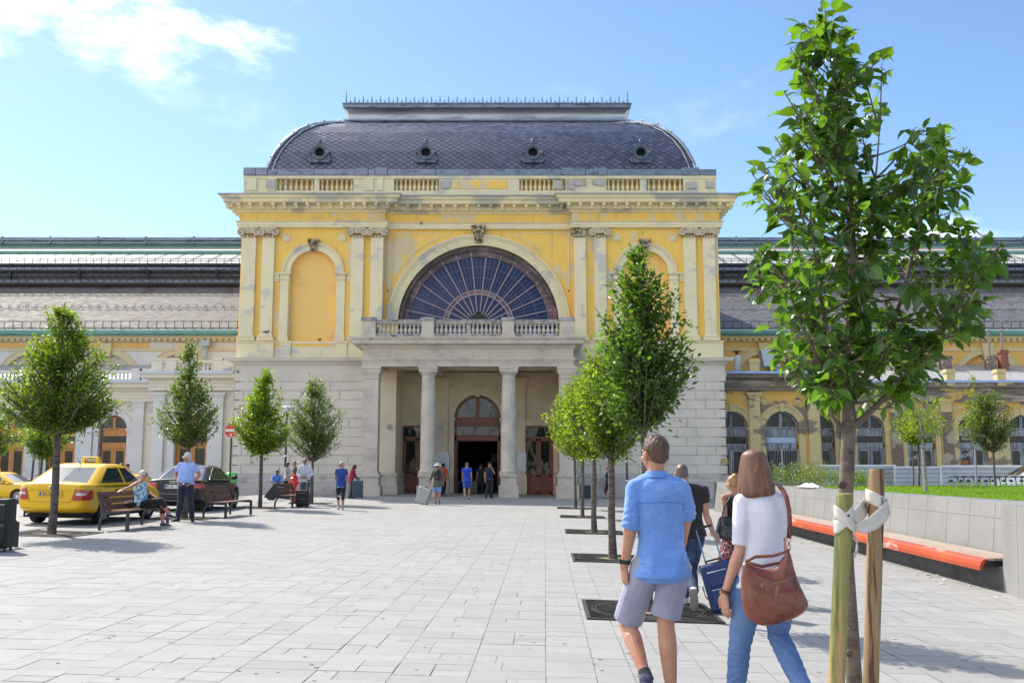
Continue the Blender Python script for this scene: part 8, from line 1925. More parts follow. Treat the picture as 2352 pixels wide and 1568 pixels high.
    T['_h'] = H; return T, P, Hm
def wpose(l=0.10, r=-0.10, arm=0.06, **k):        # stride: l, r = forward reach of each ankle (in body heights)
    d = {}
    for S, s_, a in (('L', -1, l), ('R', 1, r)):
        d['an'+S] = (s_*.050, a-.012, .045 + (0.035 if a < 0 else 0.0)); d['kn'+S] = (s_*.054, a*.52+.030, .288); d['ft'+S] = (s_*.12, 1, -0.45 if a < 0 else 0.12)
        d['el'+S] = (s_*.124, -a*.35-.01, .640); d['wr'+S] = (s_*.130, -a*.8+.045, .505)
    d.update(k); return d
white_s = clothm('white_rubber', (0.62,0.62,0.60)); blackc = clothm('black_cloth', (0.010,0.010,0.012)); navy = clothm('navy_cloth', (0.012,0.018,0.045)); darkshoe = mat('dark_shoe', (0.012,0.012,0.014), 0.4)
def off(P, T, k): return P[k] + T.location
def suitcase(label, loc, w, d, h, rz, mt, tiltx=0, ribs=True, handle=0.35, trim=None, name='suitcase', grp=None, soft=False):
    T = thing(name, label, 'suitcase', loc, group=grp); T.rotation_euler = (tiltx, 0, rz)
    m = MB(); m.box(-w/2, w/2, -d/2, d/2, 0.05, h); o = m.build('shell', mt, T, bevel=0.045, world=False); o.modifiers['bevel'].segments = 4
    if ribs:
        m = MB(); n = 7
        for k in range(n): x = -w/2+0.06+(w-0.12)*k/(n-1); m.box(x-0.012, x+0.012, -d/2-0.006, d/2+0.006, 0.09, h-0.05)
        m.build('ribs', mt, o, world=False, bevel=0.004)
    if soft:
        m = MB(); m.box(-w/2+0.05, w/2-0.05, -d/2-0.025, -d/2+0.01, 0.12, h*0.52); m.box(-w/2+0.05, w/2-0.05, -d/2-0.022, -d/2+0.01, h*0.56, h-0.08); m.build('front_pockets', mt, T, bevel=0.015, world=False)
        m = MB(); m.box(-w/2+0.07, w/2-0.07, -d/2-0.030, -d/2-0.02, h*0.50, h*0.51); m.box(-w/2+0.07, w/2-0.07, -d/2-0.027, -d/2-0.02, h-0.10, h-0.09); m.tube([(-w/2-0.004, 0, h*0.35),(-w/2-0.025, 0, h*0.42),(-w/2-0.025,0,h*0.62),(-w/2-0.004,0,h*0.69)], 0.008, 6); m.build('zips', chrome, T, world=False)
    m = MB(); m.box(-w/2-0.003, w/2+0.003, -0.008, 0.008, 0.05, h+0.002); m.build('seam_zip', black_m, T, world=False)
    for a in (-1, 1):
        for b in (-1, 1): m = MB(); m.lathe([(0.03,-0.014),(0.03,0.014)], (a*(w/2-0.05), b*(d/2-0.05), 0.03), 12, axis='X'); m.build('castor', black_m, T, world=False)
    if handle:
        m = MB()
        for a in (-1, 1): m.tube([(a*w*0.26, d*0.3, h-0.02), (a*w*0.26, d*0.3, h+handle)], 0.009, 6)
        m.build('telescopic_tubes', trim or chrome, T, world=False); m = MB(); m.tube([(-w*0.28, d*0.3, h+handle), (w*0.28, d*0.3, h+handle)], 0.015, 8); m.build('grip', black_m, T, world=False)
    m = MB(); m.tube([(-0.09, 0, h), (-0.08, 0, h+0.03), (0.08, 0, h+0.03), (0.09, 0, h)], 0.011, 6); m.build('top_handle', black_m, T, world=False)
    return T
# ------- foreground couple ---------------------------------------------------
YMn = 6.75
def pp(px, py, Y, base, H): q = at(px, py, Y) - base; return (q.x/H, q.y/H, q.z/H)     # straight into a pose (person walking away, facing +Y)
Hm_ = 1.88; bm_ = gp(1513, YMn)
def q(px, py, dY=0): return pp(px, py, YMn+dY, bm_, Hm_)
shirt_b = mat('blue_chambray', (0.115,0.25,0.60), 0.85, sheen=0.3, layers=[((0.17,0.32,0.68), 4, 0.45, 0.65, 6, (1,1,2)), ((0.08,0.19,0.50), 60, 0.5, 0.75, 2, (0.3,0.3,2))], bump=(38, 0.003, (1,1,1.3), 5))
shorts_g = clothm('lavender_grey_cotton', (0.29,0.285,0.38), (0.25,0.245,0.34), 1, 0.85, 0.003)
def fshirt(p):
    z = p.z/Hm_; r = folds(0.006, 6, 3.5, 3, 0.012)(p); x = p.x - (0)
    if abs(x) > 0.175 and z < 0.80: r += 0.0035*math.sin(p.z*150 + 6*mnoise.noise(V((p.x*9,p.y*9,p.z*6)))) * min(1, max(0, (0.76-z)/0.06)) # rolled sleeve creases
    if z < 0.62: r += 0.006*mnoise.noise(V((p.x*8, p.y*8, p.z*14+5)))
    return r
pose = dict(pel=(.005,0,.522), chest=(0,0,.73), neck=(-.008,.0,.846), head=(-.012,.012,.928), shL=(-.084,.005,.800), shR=(.080,-.005,.797), elL=q(1452,1190,-.02), wrL=q(1434,1300,.03), elR=q(1577,1170,.06), wrR=q(1567,1250,.20), hdL=(0.02,0.10,-1), bkL=(-1,-0.35,0),
     hiL=(-.052,.01,.515), hiR=(.056,-.01,.515), knL=q(1440,1428,.22), anL=q(1485,1556,-.12), ftL=(.30,1,-.75), knR=q(1528,1420,.03), anR=(.030,-.02,.045), ftR=(.15,1,0))
P1, J1, M1 = person('man walking away in a light blue rolled-sleeve shirt and lavender-grey shorts', bm_, Hm_, 0, pose, build=0.94, skin='tan', hair='brown', hairst='short', top='shirt', topm=shirt_b, bot='shorts', botm=shorts_g, leg=0.95, shoem=clothm('navy_trainer', (0.03,0.035,0.09)), solem=white_s, sock=blackc, vox=0.008, look=-28, nod=-2, sleeve=1.18, hem=0.485, curl=(1.15,0.6), disp=fshirt, dispb=folds(0.004, 8, 6, 9, 0.006), loose=1.15, cuff=True)
L = lambda k: J1[k]
m = MB(); nk = L('neck')       # collar, yoke seam, loop, hem tag
ch(m, [(nk+V((0,0,-0.030)), V((0.095,0,0)), V((0,0.075,0))), (nk+V((0,0,0.012)), V((0.076,0,0)), V((0,0.068,0))), (nk+V((0,0.004,0.034)), V((0.070,0,0)), V((0,0.064,0)))], 26); ch(m, [(nk+V((0,-0.006,0.036)), V((0.073,0,0)), V((0,0.068,0))), (nk+V((0,-0.014,-0.008)), V((0.090,0,0)), V((0,0.078,0)))], 26); m.build('collar', shirt_b, P1, smooth=50, world=False)
def surf(o, x, z, frm=-1):       # point on a garment's back, local to its thing
    h = o.ray_cast(V((x, frm*2, z)), V((0, -frm, 0))); return h[1] if h[0] else V((x, 0, z))
sh_o = [c for c in P1.children if c.name.startswith('shirt')][0]
m = MB()
def seam(m, o, pts, r=0.0022, lift=0.001):
    q_ = []
    for a, b in zip(pts, pts[1:]):
        for i in range(8): t = i/8; s_ = surf(o, a[0]+(b[0]-a[0])*t, a[1]+(b[1]-a[1])*t); q_.append(s_+V((0,-lift,0)))
    m.tube(q_, r, 5)
seam(m, sh_o, [(-0.165,1.405),(-0.08,1.412),(0.02,1.414),(0.10,1.41),(0.17,1.395)]); seam(m, sh_o, [(-0.175,1.42),(-0.155,1.33),(-0.150,1.24)], 0.002); seam(m, sh_o, [(0.165,1.41),(0.155,1.32),(0.150,1.24)], 0.002)
m.build('yoke_seams', mat('shirt_seam', (0.07,0.17,0.48), 0.9), P1, world=False)
m = MB(); s_ = surf(sh_o, 0.03, 1.43); m.box(0.0, 0.055, s_.y-0.006, s_.y, 1.422, 1.432); m.build('locker_loop', shirt_b, P1, world=False)
hm_ = [c for c in P1.children if c.name.startswith('hair')][0]; m = MB(); m.col = []; rn = random.Random(77); hd1 = L('head'); bk1 = M1 @ V((0,-1,-.35)); vv = hm_.data.vertices
for k in range(5200):
    v_ = vv[rn.randrange(len(vv))]; n_ = v_.normal
    if n_.z < -0.75: continue
    t_ = (V((0,0,-1)) if n_.z < .55 else M1 @ V((rn.uniform(-.4,.4),.9,.3))); t_ = (t_ - n_*t_.dot(n_)).normalized(); l_ = rn.uniform(.008,.020)*(1.4 if n_.z > .4 else .8); s_ = t_.cross(n_)*rn.uniform(.0006,.0012); p0 = v_.co - n_*.001; p1 = p0 + (t_*.75 + n_*.40 + s_*120*rn.gauss(0,1)).normalized()*l_; c = rn.random(); b = len(m.v)
    m.v += [tuple(p0-s_), tuple(p0+s_), tuple(p1)]; m.col += [c]*3; m.f.append((b,b+1,b+2)); m.mi.append(0)
m.build('hair_strands', mat('hair_strands_brown', (0.13,0.075,0.045), .5, tint=True, tintlo=.3, tinthi=1.9), hm_, world=False)
m = MB(); w0, w1 = L('wrL'), L('elL'); d = (w1-w0).normalized(); c = w0+d*0.035
limb(m, [c-d*0.014, c+d*0.014], [0.036,0.037], 20, ends=False); wb = m.build('wristwatch', mat('black_rubber_strap', (0.012,0.012,0.013), 0.5), P1, world=False, smooth=40)
m = MB(); m.obox(Matrix.Translation(c+V((-0.036,0,0.0))), 0.012, 0.036, 0.034); m.build('watch_case', black_m, wb, world=False, bevel=0.003) if False else m.build('watch_case', black_m, P1, world=False, bevel=0.003)
# woman
Hw = 1.80; YWn = 6.35; bw_ = gp(1748, YWn)
def q(px, py, dY=0): return pp(px, py, YWn+dY, bw_, Hw)
tee_w = mat('white_jersey', (0.70,0.67,0.74), 0.85, sheen=0.2, layers=[((0.62,0.59,0.68), 3, 0.45, 0.65)], bump=(20, 0.004, (1,1,1.2), 4))
jeans = mat('light_blue_denim', (0.085,0.155,0.33), 0.85, layers=[((0.13,0.21,0.39), 3, 0.42, 0.66, 5), ((0.09,0.17,0.36), 5, 0.52, 0.7, 5), ((0.30,0.40,0.58), 120, 0.56, 0.72, 2, (0.4,0.4,3), 0.5)], bump=(60, 0.002, (0.5,0.5,2), 4))
def fjean(p):
    z = p.z/Hw; r = folds(0.002, 8, 9, 5, 0.003)(p)
    if z < 0.42: r += 0.0022*math.sin(p.z*110 + 11*mnoise.noise(V((p.x*7,p.y*7,p.z*5))) + p.x*22)
    return r
pose = dict(pel=(0,0,.53), chest=(0,.005,.73), neck=(-.008,.010,.838), head=(-.022,.022,.918), shL=(-.070,.0,.800), shR=(.062,-.0,.798), elL=q(1698,1262,-.02), wrL=q(1664,1365,.0), hdL=(0.05,0.15,-1), bkL=(-1,-.55,0), elR=q(1795,1235,.06), wrR=q(1790,1330,.22),
     hiL=(-.052,0,.515), hiR=(.055,0,.515), knL=q(1700,1478,.10), anL=(-.105,.09,.045), knR=q(1788,1460,.06), anR=q(1860,1610,-.45), ftR=(.25,1,-.9), ftL=(.1,1,0))
P2, J2, M2 = person('woman with a chestnut bob walking away in a white top and light blue jeans', bw_, Hw, 0, pose, fem=True, build=0.93, skin='fair', hairst='bob', top='top', topm=tee_w, bot='jeans', botm=jeans, shoem=clothm('pale_shoe', (0.4,0.38,0.36)), vox=0.008, look=-30, nod=4, sleeve=0.92, hem=0.50, curl=(0.45,0.5), disp=folds(0.0028, 7, 5, 4, 0.007), dispb=fjean, loose=0.9)
hd = J2['head']; hx, hy, hz = M2 @ V((1,0,0)), M2 @ V((0,1,0)), M2 @ V((0,0,1)); h = Hw
def bob_shell(t, a, k=1.0):       # t 0 crown .. 1 hem, a angle round the head (0 = back)
    el = t*1.62; r = math.sin(min(el, math.pi/2)); top_ = math.cos(min(el, math.pi/2))
    fl = max(0, t-0.55)/0.45; rx, ry = (.0535+.010*fl-.006*fl*fl)*h, (.060+.004*fl)*h
    z = .056*top_*h - max(0, el-math.pi/2)*0 - max(0, (t-0.42))*.185*h*(1-0.10*math.cos(a))
    return hd + hz*(z+.008*h) + (hx*math.sin(a)*rx - hy*math.cos(a)*ry)*r*k - hy*.006*h
m = MB(); n = 30; vs = []
for i in range(n+1):
    for j in range(n+1): vs.append(bob_shell(i/n, R(-128+256*j/n), 0.97 if i < n else 0.90))
m.add(vs, [(i*(n+1)+j, i*(n+1)+j+1, (i+1)*(n+1)+j+1, (i+1)*(n+1)+j) for i in range(n) for j in range(n)]); hr_ = m.build('hair', hairm['chestnut'], P2, world=False, smooth=179); md = hr_.modifiers.new('s','SOLIDIFY'); md.thickness = 0.018; md.offset = -1
strand_m = mat('hair_strands_chestnut', (0.19,0.095,0.052), 0.38, tint=True, tintlo=0.15, tinthi=2.6, spec=0.6)
m = MB(); m.col = []; rn = random.Random(12)
for k in range(1900):
    a0 = R(rn.uniform(-130, 130)); t0 = rn.uniform(0.0, 0.35) if rn.random() < 0.75 else rn.uniform(0.3, 0.6); c = rn.random(); kk = rn.uniform(1.0, 1.07); w = rn.uniform(0.0012, 0.003); dv = rn.gauss(0, 0.05); P_ = []; te = rn.uniform(0.93, 1.07)
    for i in range(9):
        t = t0+(te-t0)*i/8; P_.append(bob_shell(t, a0+dv*math.sin(t*3+k), kk*(1-(0.05+0.10*rn.random())*(max(0, t-0.9)/0.1)) if t > 0.9 else kk))
    b = len(m.v)
    for i, p in enumerate(P_):
        s_ = (P_[min(i+1,8)]-P_[max(i-1,0)]).cross(p-hd).normalized()*w*(1 if i < 7 else 0.5); m.v += [tuple(p-s_), tuple(p+s_)]; m.col += [c, c]
    for i in range(8): m.f.append((b+2*i, b+2*i+1, b+2*i+3, b+2*i+2)); m.mi.append(0)
m.build('hair_strands', strand_m, hr_, world=False, smooth=179)
m = MB(); w0, w1 = J2['wrL'], J2['elL']; d = (w1-w0).normalized(); c = w0+d*0.02; limb(m, [c-d*0.011, c+d*0.011], [0.031,0.0315], 20, ends=False); wb = m.build('wristwatch', mat('brown_leather_strap', (0.10,0.04,0.02), 0.5), P2, world=False, smooth=40)
m = MB(); m.obox(Matrix.Translation(c+V((-0.031,0.004,0))), 0.008, 0.026, 0.026); m.build('watch_case', bar_brass, P2, world=False, bevel=0.003)
# leather bag
leather = mat('brown_leather', (0.20,0.055,0.030), 0.38, coat=0.15, layers=[((0.11,0.030,0.018), 4, 0.45, 0.65, 6), ((0.33,0.12,0.07), 6, 0.58, 0.74, 6, (1,1,0.6), 0.7)], bump=(30, 0.002, (1,1,1), 6), rvar=0.12)
YB_ = YWn - 0.24; TB = thing('shoulder_bag', 'large brown leather shoulder bag hanging behind the woman in jeans', 'bag', at(1775, 1435, YB_)); bo_ = TB.location.copy()
out = [(1709,1292),(1704,1330),(1706,1390),(1718,1418),(1748,1434),(1790,1428),(1835,1412),(1852,1392),(1852,1382),(1838,1348),(1822,1310),(1812,1272)]
ctr = at(1772, 1375, YB_) - bo_; n = len(out); rnd_ = random.Random(6)
def edge(k): k = k % n; return at(*out[k], YB_) - bo_
m = MB(); N_ = 48; rows = 9
def outline(t):     # closed smooth outline incl. slack top edge
    pts = [(1709,1290),(1703,1320),(1702,1355),(1706,1392),(1714,1414),(1732,1430),(1756,1436),(1786,1431),(1815,1422),(1840,1409),(1853,1394),(1855,1382),(1846,1362),(1834,1335),(1824,1305),(1813,1266),(1800,1283),(1780,1303),(1760,1307),(1735,1300)]
    k = t*len(pts); i = int(k) % len(pts); f = k-int(k); p0, p1, p2, p3 = [pts[(i+d) % len(pts)] for d in (-1,0,1,2)]
    cr = lambda a,b,c,d_: 0.5*((2*b)+(-a+c)*f+(2*a-5*b+4*c-d_)*f*f+(-a+3*b-3*c+d_)*f**3)
    return at(cr(p0[0],p1[0],p2[0],p3[0]), cr(p0[1],p1[1],p2[1],p3[1]), YB_) - bo_
for s_ in (-1, 1):
    base_i = len(m.v)
    for r in range(rows+1):
        u = r/rows
        for i in range(N_):
            e = outline(i/N_); p = ctr.lerp(e, math.sin(u*math.pi/2)); bulge = 0.075*math.cos(u*math.pi/2)**0.7 if u < 1 else 0
            p = p + V((0, s_*bulge*(1.0 if p.z < ctr.z+0.06 else 0.65), 0)); m.v.append(tuple(p + V((0, s_*0.010*mnoise.noise(V((p.x*14, s_*3, p.z*14))) * (1-u) * 1.6 + s_*0.006*math.sin(p.x*46+p.z*60)*(1-u)*u*3, 0))))
    for r in range(rows):
        for i in range(N_): f = (base_i+r*N_+i, base_i+r*N_+(i+1)%N_, base_i+(r+1)*N_+(i+1)%N_, base_i+(r+1)*N_+i); m.f.append(f if s_ > 0 else f[::-1]); m.mi.append(0)
bag = m.build('bag_body', leather, TB, world=False, smooth=179)
bl = lambda px, py, dy=0: at(px, py, YB_+dy)-bo_
def bsurf(px, py):
    p = bl(px, py); hit = bag.ray_cast(V((p.x, -1, p.z)), V((0,1,0))); return V((p.x, (hit[1].y if hit[0] else p.y)-0.002, p.z))
m = MB(); m.tube([bsurf(px, py) for px, py in ((1745,1337),(1752,1338),(1770,1337),(1790,1334),(1808,1328),(1818,1322))], 0.0035, 6); m.build('zip', mat('brass_zip', (0.30,0.22,0.14), 0.35, metal=0.8), TB, world=False)
m = MB(); p = bsurf(1744, 1343); m.obox(Matrix.Translation(p+V((-0.0,-0.004,-0.012))) @ Matrix.Rotation(R(12),4,'Y'), 0.016, 0.004, 0.058); m.build('zip_pull', mat('tan_leather', (0.36,0.15,0.09), 0.5), TB, world=False, bevel=0.002)
m = MB()
for pts_ in (((1713,1300),(1740,1318),(1778,1330),(1800,1322),(1812,1290)), ((1716,1398),(1745,1418),(1790,1408),(1848,1380)), ((1822,1310),(1822,1370),(1818,1418)), ((1724,1345),(1735,1385),(1752,1425))): m.tube([bsurf(*p_)+V((0,0.0005,0)) for p_ in pts_], 0.002, 5)
m.build('stitched_seams', mat('dark_leather_seam', (0.09,0.025,0.015), 0.6), TB, world=False)
m = MB(); tp_ = [(1712,1289),(1735,1278),(1775,1276),(1800,1268),(1813,1262)]
band(m, [bl(px, py, -0.03) for px, py in tp_], 0.020, 3); band(m, [bl(px, py, 0.07) for px, py in ((1712,1290),(1750,1300),(1790,1292),(1813,1266))], 0.02, 3); md = m.build('bag_rim', leather, TB, world=False, smooth=60).modifiers.new('s','SOLIDIFY'); md.thickness = 0.006
m = MB(); st_ = [at(1812,1235,YWn-.17), at(1814,1200,YWn-.16), at(1812,1170,YWn-.155), at(1807,1145,YWn-.14), at(1799,1127,YWn-.11), at(1789,1114,YWn-.05), at(1783,1110,YWn+.02), at(1778,1116,YWn+.10)]
P_ = [p-bo_ for p in st_]; band(m, P_, [0.030]*8, 4, tilt=[(-1,0,.1),(-1,0,0),(-1,0,0),(-.9,0,-.3),(-.8,0,-.5),(-.7,-.3,-.5),(-.6,-.6,-.3),(-.6,-.6,0)]); sm_ = m.build('shoulder_strap', leather, TB, world=False, smooth=60); md = sm_.modifiers.new('s','SOLIDIFY'); md.thickness = 0.004
m = MB(); a, b = at(1812,1236,YWn-.16)-bo_, bl(1812,1266,0.0)
for i in range(10): t0, t1 = 2*math.pi*i/10, 2*math.pi*(i+1)/10; m.bar(a+V((0.012*math.cos(t0),0,0.012*math.sin(t0)-.01)), a+V((0.012*math.cos(t1),0,0.012*math.sin(t1)-.01)), 0.003, 0.003)
m.bar(a+V((0,0,-.02)), b+V((-0.012,0,0.012)), 0.004, 0.004); m.bar(a+V((0,0,-.02)), b+V((0.012,0,0.012)), 0.004, 0.004); m.build('strap_ring', iron, TB, world=False)
# ------- couple ahead with the blue suitcase
bk_ = gr(1588, 1394); Y3 = bk_.y; H3 = 1.76
def q(px, py, dY=0): return pp(px, py, Y3+dY, bk_, H3)
pose = dict(pel=(0,0,.515), neck=(-.02,.03,.825), chest=(0,.01,.72), head=(-.04,.05,.912), shL=(-.11,.02,.80), shR=(.10,-.02,.79), elR=q(1622,1182,-.02), wrR=q(1638,1222,-.10), hdR=(.5,-.2,-.8), bkR=(.5,-.8,.2), knL=(-.05,.05,.285), anL=q(1573,1370,.25), ftL=(-.1,1,0), knR=q(1586,1310,.02), anR=q(1594,1357,-.42), ftR=(.1,.35,-1))
black_t = clothm('black_tee', (0.012,0.011,0.012)); dj = mat('dark_indigo_denim', (0.018,0.035,0.085), 0.8, layers=[((0.05,0.085,0.17), 4, 0.48, 0.66, 5)], bump=(40,0.003))
P3, J3, M3 = person('shaven-headed man in a black T-shirt and dark jeans pulling the blue suitcase', bk_, H3, 0, pose, build=1.05, skin='tan', hair='stubble', hairst='stubble', top='t_shirt', topm=black_t, bot='jeans', botm=dj, shoem=clothm('white_trainer', (0.58,0.57,0.55)), solem=mat('grey_sole', (0.25,0.23,0.20), 0.8), vox=0.009, look=-10, nod=6, sleeve=0.52, hem=0.48, disp=folds(0.004,8,6,2,0.006), dispb=folds(0.004,9,9,2), curl=(.5,1.2))
bl3 = gp(1672, Y3-0.35); suit_b = mat('blue_suitcase_fabric', (0.012,0.028,0.11), 0.6, bump=(120,0.002)); c0 = at(1668, 1400, Y3-0.45)
S3 = suitcase('blue soft suitcase wheeled on a long telescopic handle by the man in black', V((c0.x+0.03, c0.y, gz(c0.x,c0.y))), 0.36, 0.24, 0.60, R(-14), suit_b, ribs=False, handle=0.42, trim=mat('blue_tubes', (0.16,0.24,0.38), 0.3, metal=0.7), soft=True); S3.rotation_euler = (R(-4), R(-15), R(-10))
bg_ = gr(1690, 1368); H4 = 1.62; bg_ = gp(1687, Y3+0.9)
def q(px, py, dY=0): return pp(px, py, bg_.y+dY, bg_, H4)
pose = wpose(.10,-.08); pose.update(neck=(0,.01,.83), head=(-.012,.02,.918), elL=q(1663,1195,-.05), wrL=q(1648,1222,.1), hdL=(-.6,.6,-.2), shL=(-.098,.0,.805))
skirt = mat('red_patterned_skirt', (0.30,0.035,0.06), 0.8, layers=[((0.012,0.012,0.015), 34, 0.46, 0.52, 2), ((0.62,0.5,0.48), 44, 0.60, 0.64, 1)], bump=(20,0.004))
P4, J4, M4 = person('girl with a blonde-brown bun, black camisole and patterned skirt, partly hidden by the woman', bg_, H4, -12, pose, fem=True, build=0.95, skin='tan', hair='blond', hairst='bun', top='camisole', topm=blackc, shoem=darkshoe, vox=0.010, look=-25, sleeve=0, hem=0.5, curl=(.8,.5))
A4 = Matrix.Rotation(R(12), 3, 'Z'); m = MB(); pl4 = J4['pel']; ch(m, [(pl4+V((0,0,.05)), V((.135,0,0)), V((0,.10,0))), (pl4+V((0,0,-.05)), V((.175,0,0)), V((0,.135,0))), (pl4+V((0,0,-.40)), V((.25,0,0)), V((0,.22,0))), (pl4+V((0,0,-.62)), V((.27,0,0)), V((0,.25,0)))], 28); sk_ = m.build('skirt', skirt, P4, world=False); remesh(sk_, 0.012, 1, folds(0.016,12,1.5,2))
m = MB()
for s_ in (-1, 1): x = s_*.055; m.tube([J4['neck']+A4@V((x,-.085,-.10)), J4['neck']+A4@V((x*1.05,-.06,-.005)), J4['neck']+A4@V((x*1.0,.02,.008)), J4['neck']+A4@V((x*.9,.075,-.09))], 0.008, 6)
m.build('camisole_straps', blackc, P4, world=False)
bgm = mat('black_patent_bag', (0.02,0.02,0.024), 0.25, coat=0.3, layers=[((0.06,0.07,0.09), 2, 0.5, 0.7)]); hb = at(1672, 1232, bg_.y-.12); TBg = thing('handbag', 'black patent handbag on the arm of the girl in the patterned skirt', 'bag', hb); m = MB(); ch(m, [(V((0.02,0,-.03)), V((.15,0,0)), V((0,.04,0))), (V((0.02,0,0.0)), V((.19,0,0)), V((0,.075,0))), (V((0.0,0,.13)), V((.15,0,0)), V((0,.06,0))), (V((-.02,0,.26)), V((.09,0,0)), V((0,.02,0)))], 16); o = m.build('bag_body', bgm, TBg, world=False); remesh(o, 0.012, 6, folds(.006,8,8,1)); m = MB(); m.tube([V((-.08,0,.22)), V((-.03,0,.40)), V((.04,.02,.50)), V((.08,0,.40)), V((.06,0,.22))], 0.010, 6); m.build('bag_handle', bgm, TBg, world=False)
# ------- left of the square
bo = gr(424, 1197); paleb = clothm('pale_blue_shirt_cloth', (0.34,0.46,0.84), (0.29,0.40,0.78), 1, .85, .006)
pose = dict(elL=(-.185,-.045,.665), wrL=(-.100,.050,.565), hdL=(.6,.5,-.55), bkL=(-.3,.8,.5), elR=(.185,-.045,.66), wrR=(.102,.045,.565), hdR=(-.6,.5,-.55), bkR=(.3,.8,.5), knL=(-.075,.01,.285), anL=(-.105,-.01,.045), knR=(.065,.01,.285), anR=(.100,.02,.045), ftL=(-.5,1,0), ftR=(.4,1,0))
P5, J5, _ = person('stout white-haired man in a pale blue shirt with hands on hips', bo, 1.80, 184, pose, build=1.08, skin='pink', hair='white', hairst='full', top='shirt', topm=paleb, bot='trousers', botm=clothm('navy_trousers', (0.016,0.026,0.055)), shoem=darkshoe, vox=0.012, look=38, glasses='thin', belly=.05, sleeve=.62, hem=0.535, disp=folds(.006,7,5,3), loose=1.2)
m = MB(); bp_ = J5['pel']; ch(m, [(bp_+V((0,-.035,.012)), V((.187,0,0)), V((0,.172,0))), (bp_+V((0,-.035,.042)), V((.187,0,0)), V((0,.172,0)))], 24); bl_ = m.build('belt', darkshoe, P5, world=False, smooth=40); m = MB(); m.box(-.022,.022,bp_.y-.215,bp_.y-.20,bp_.z+.010,bp_.z+.045); m.build('belt_buckle', chrome, P5, world=False)
m = MB(); 
for s_ in (-1,1): nk = J5['neck']; m.add([nk+V((0,-.07,-.05)), nk+V((s_*.085,-.06,.005)), nk+V((s_*.10,-.085,-.05)), nk+V((s_*.045,-.115,-.085))], [(0,1,2,3)])
m.build('collar', paleb, P5, world=False)
# seated woman on the near bench, facing right
bs = V((-8.62, 22.75, gz(-8.6, 22.75))); flor = mat('floral_blouse', (0.70,0.74,0.78), 0.8, layers=[((0.03,0.16,0.55), 17, 0.55, 0.58, 1), ((0.05,0.42,0.62), 21, 0.60, 0.63, 1), ((0.30,0.55,0.12), 19, 0.62, 0.65, 1), ((0.01,0.015,0.08), 26, 0.66, 0.68, 1)], bump=(20,.004))
H = 1.62; f = lambda x, y, z: (x/H, y/H, z/H)
pose = dict(pel=f(0,-.06,.56), chest=f(0,-.10,.86), neck=f(0,-.06,1.08), head=f(0,-.02,1.215), shL=f(-.165,-.07,1.03), shR=f(.165,-.10,1.03), elR=f(.40,-.22,.93), wrR=f(.60,-.30,.875), hdR=f(.9,-.3,-.2), bkR=(0,0,1), elL=f(-.19,.05,.80), wrL=f(-.05,.25,.70),
     hiL=f(-.09,0,.53), hiR=f(.09,0,.53), knL=f(-.06,.42,.53), anL=f(-.02,.46,.10), knR=f(.05,.42,.62), anR=f(-.02,.60,.30), ftR=(0,1,-.15), ftL=(0,1,0))
P6, J6, _ = person('white-haired woman in a floral sleeveless blouse and sunglasses seated on the near bench', bs, H, 88, pose, fem=True, build=1.15, skin='pink', hair='white', hairst='full', top='blouse', topm=flor, bot='trousers', botm=blackc, leg=.5, shoem=clothm('dark_trainer', (0.03,0.02,0.04)), solem=white_s, sock=clothm('violet_sock', (0.42,0.16,0.50)), vox=.012, look=-6, glasses='dark', sleeve=0, hem=.31, belly=.02, disp=folds(.006,9,7,3), curl=(.4,.25))
# bag on the bench behind her
m = MB(); ell(m, (0,0,0), .16,.12,.09); bb = V((-8.8, 22.4, gz(-8.8,22.4)+.54)); T = thing('handbag', 'black handbag on the bench against the seated woman', 'bag', bb); o = m.build('bag_body', blackc, T, world=False); remesh(o, .015, 2, folds(.012,9,9,1)); m = MB(); m.tube([(-.10,0,.05),(-.03,0,.16),(.05,0,.15),(.1,0,.05)], .009, 6); m.build('bag_handle', blackc, T, world=False)
# two heads behind the taxi
for px, lab, hr2, tm in ((277,'man in a white shirt behind the yellow taxi, only his head showing, left of two','brown',clothm('white_shirt_cloth',(0.6,0.6,0.6))),(291,'man in a dark jacket behind the yellow taxi, right of two heads','brown',navy)):
    b = gp(px, 35.5 + (px > 280)*0.6); person(lab, V((b.x,b.y,.02)), 1.72, 150 if px < 280 else 215, None, hair=hr2, skin='pink', top='shirt', topm=tm, bot='trousers', botm=navy, shoem=darkshoe, vox=.02, sleeve=1.9, nod=10)
# blue tee walker
b = gr(782, 1170); brm = clothm('royal_blue_tee', (0.015,0.05,0.26)); pose = wpose(.06,-.05); pose.update(elL=(-.125,-.06,.65), wrL=(-.09,-.10,.53), elR=(.125,-.06,.65), wrR=(.09,-.10,.53))
P7, J7, _ = person('grey-haired person in a royal blue T-shirt and lettered navy cropped trousers walking closer', b, 1.68, 178, pose, fem=False, build=.98, skin='tan', hair='grey', hairst='full', top='t_shirt', topm=brm, bot='jeans', botm=clothm('navy_cropped', (0.008,0.010,0.028)), leg=.38, shoem=clothm('grey_trainer', (0.35,0.35,0.36)), solem=white_s, vox=.012, look=30, glasses='dark', sleeve=.5, hem=.47, disp=folds(.006,7,5,1), belly=.02)
text_mesh('printed_lettering', 'NE I YOB', .062, white_m, P7, Matrix.Translation((-.0,-.118,.79)) @ FACE, .004, bold=.004); text_mesh('printed_lettering', 'VOUIT', .072, white_m, P7, Matrix.Translation((.01,-.100,.46)) @ Matrix.Rotation(R(8),4,'Y') @ FACE, .004, bold=.004)
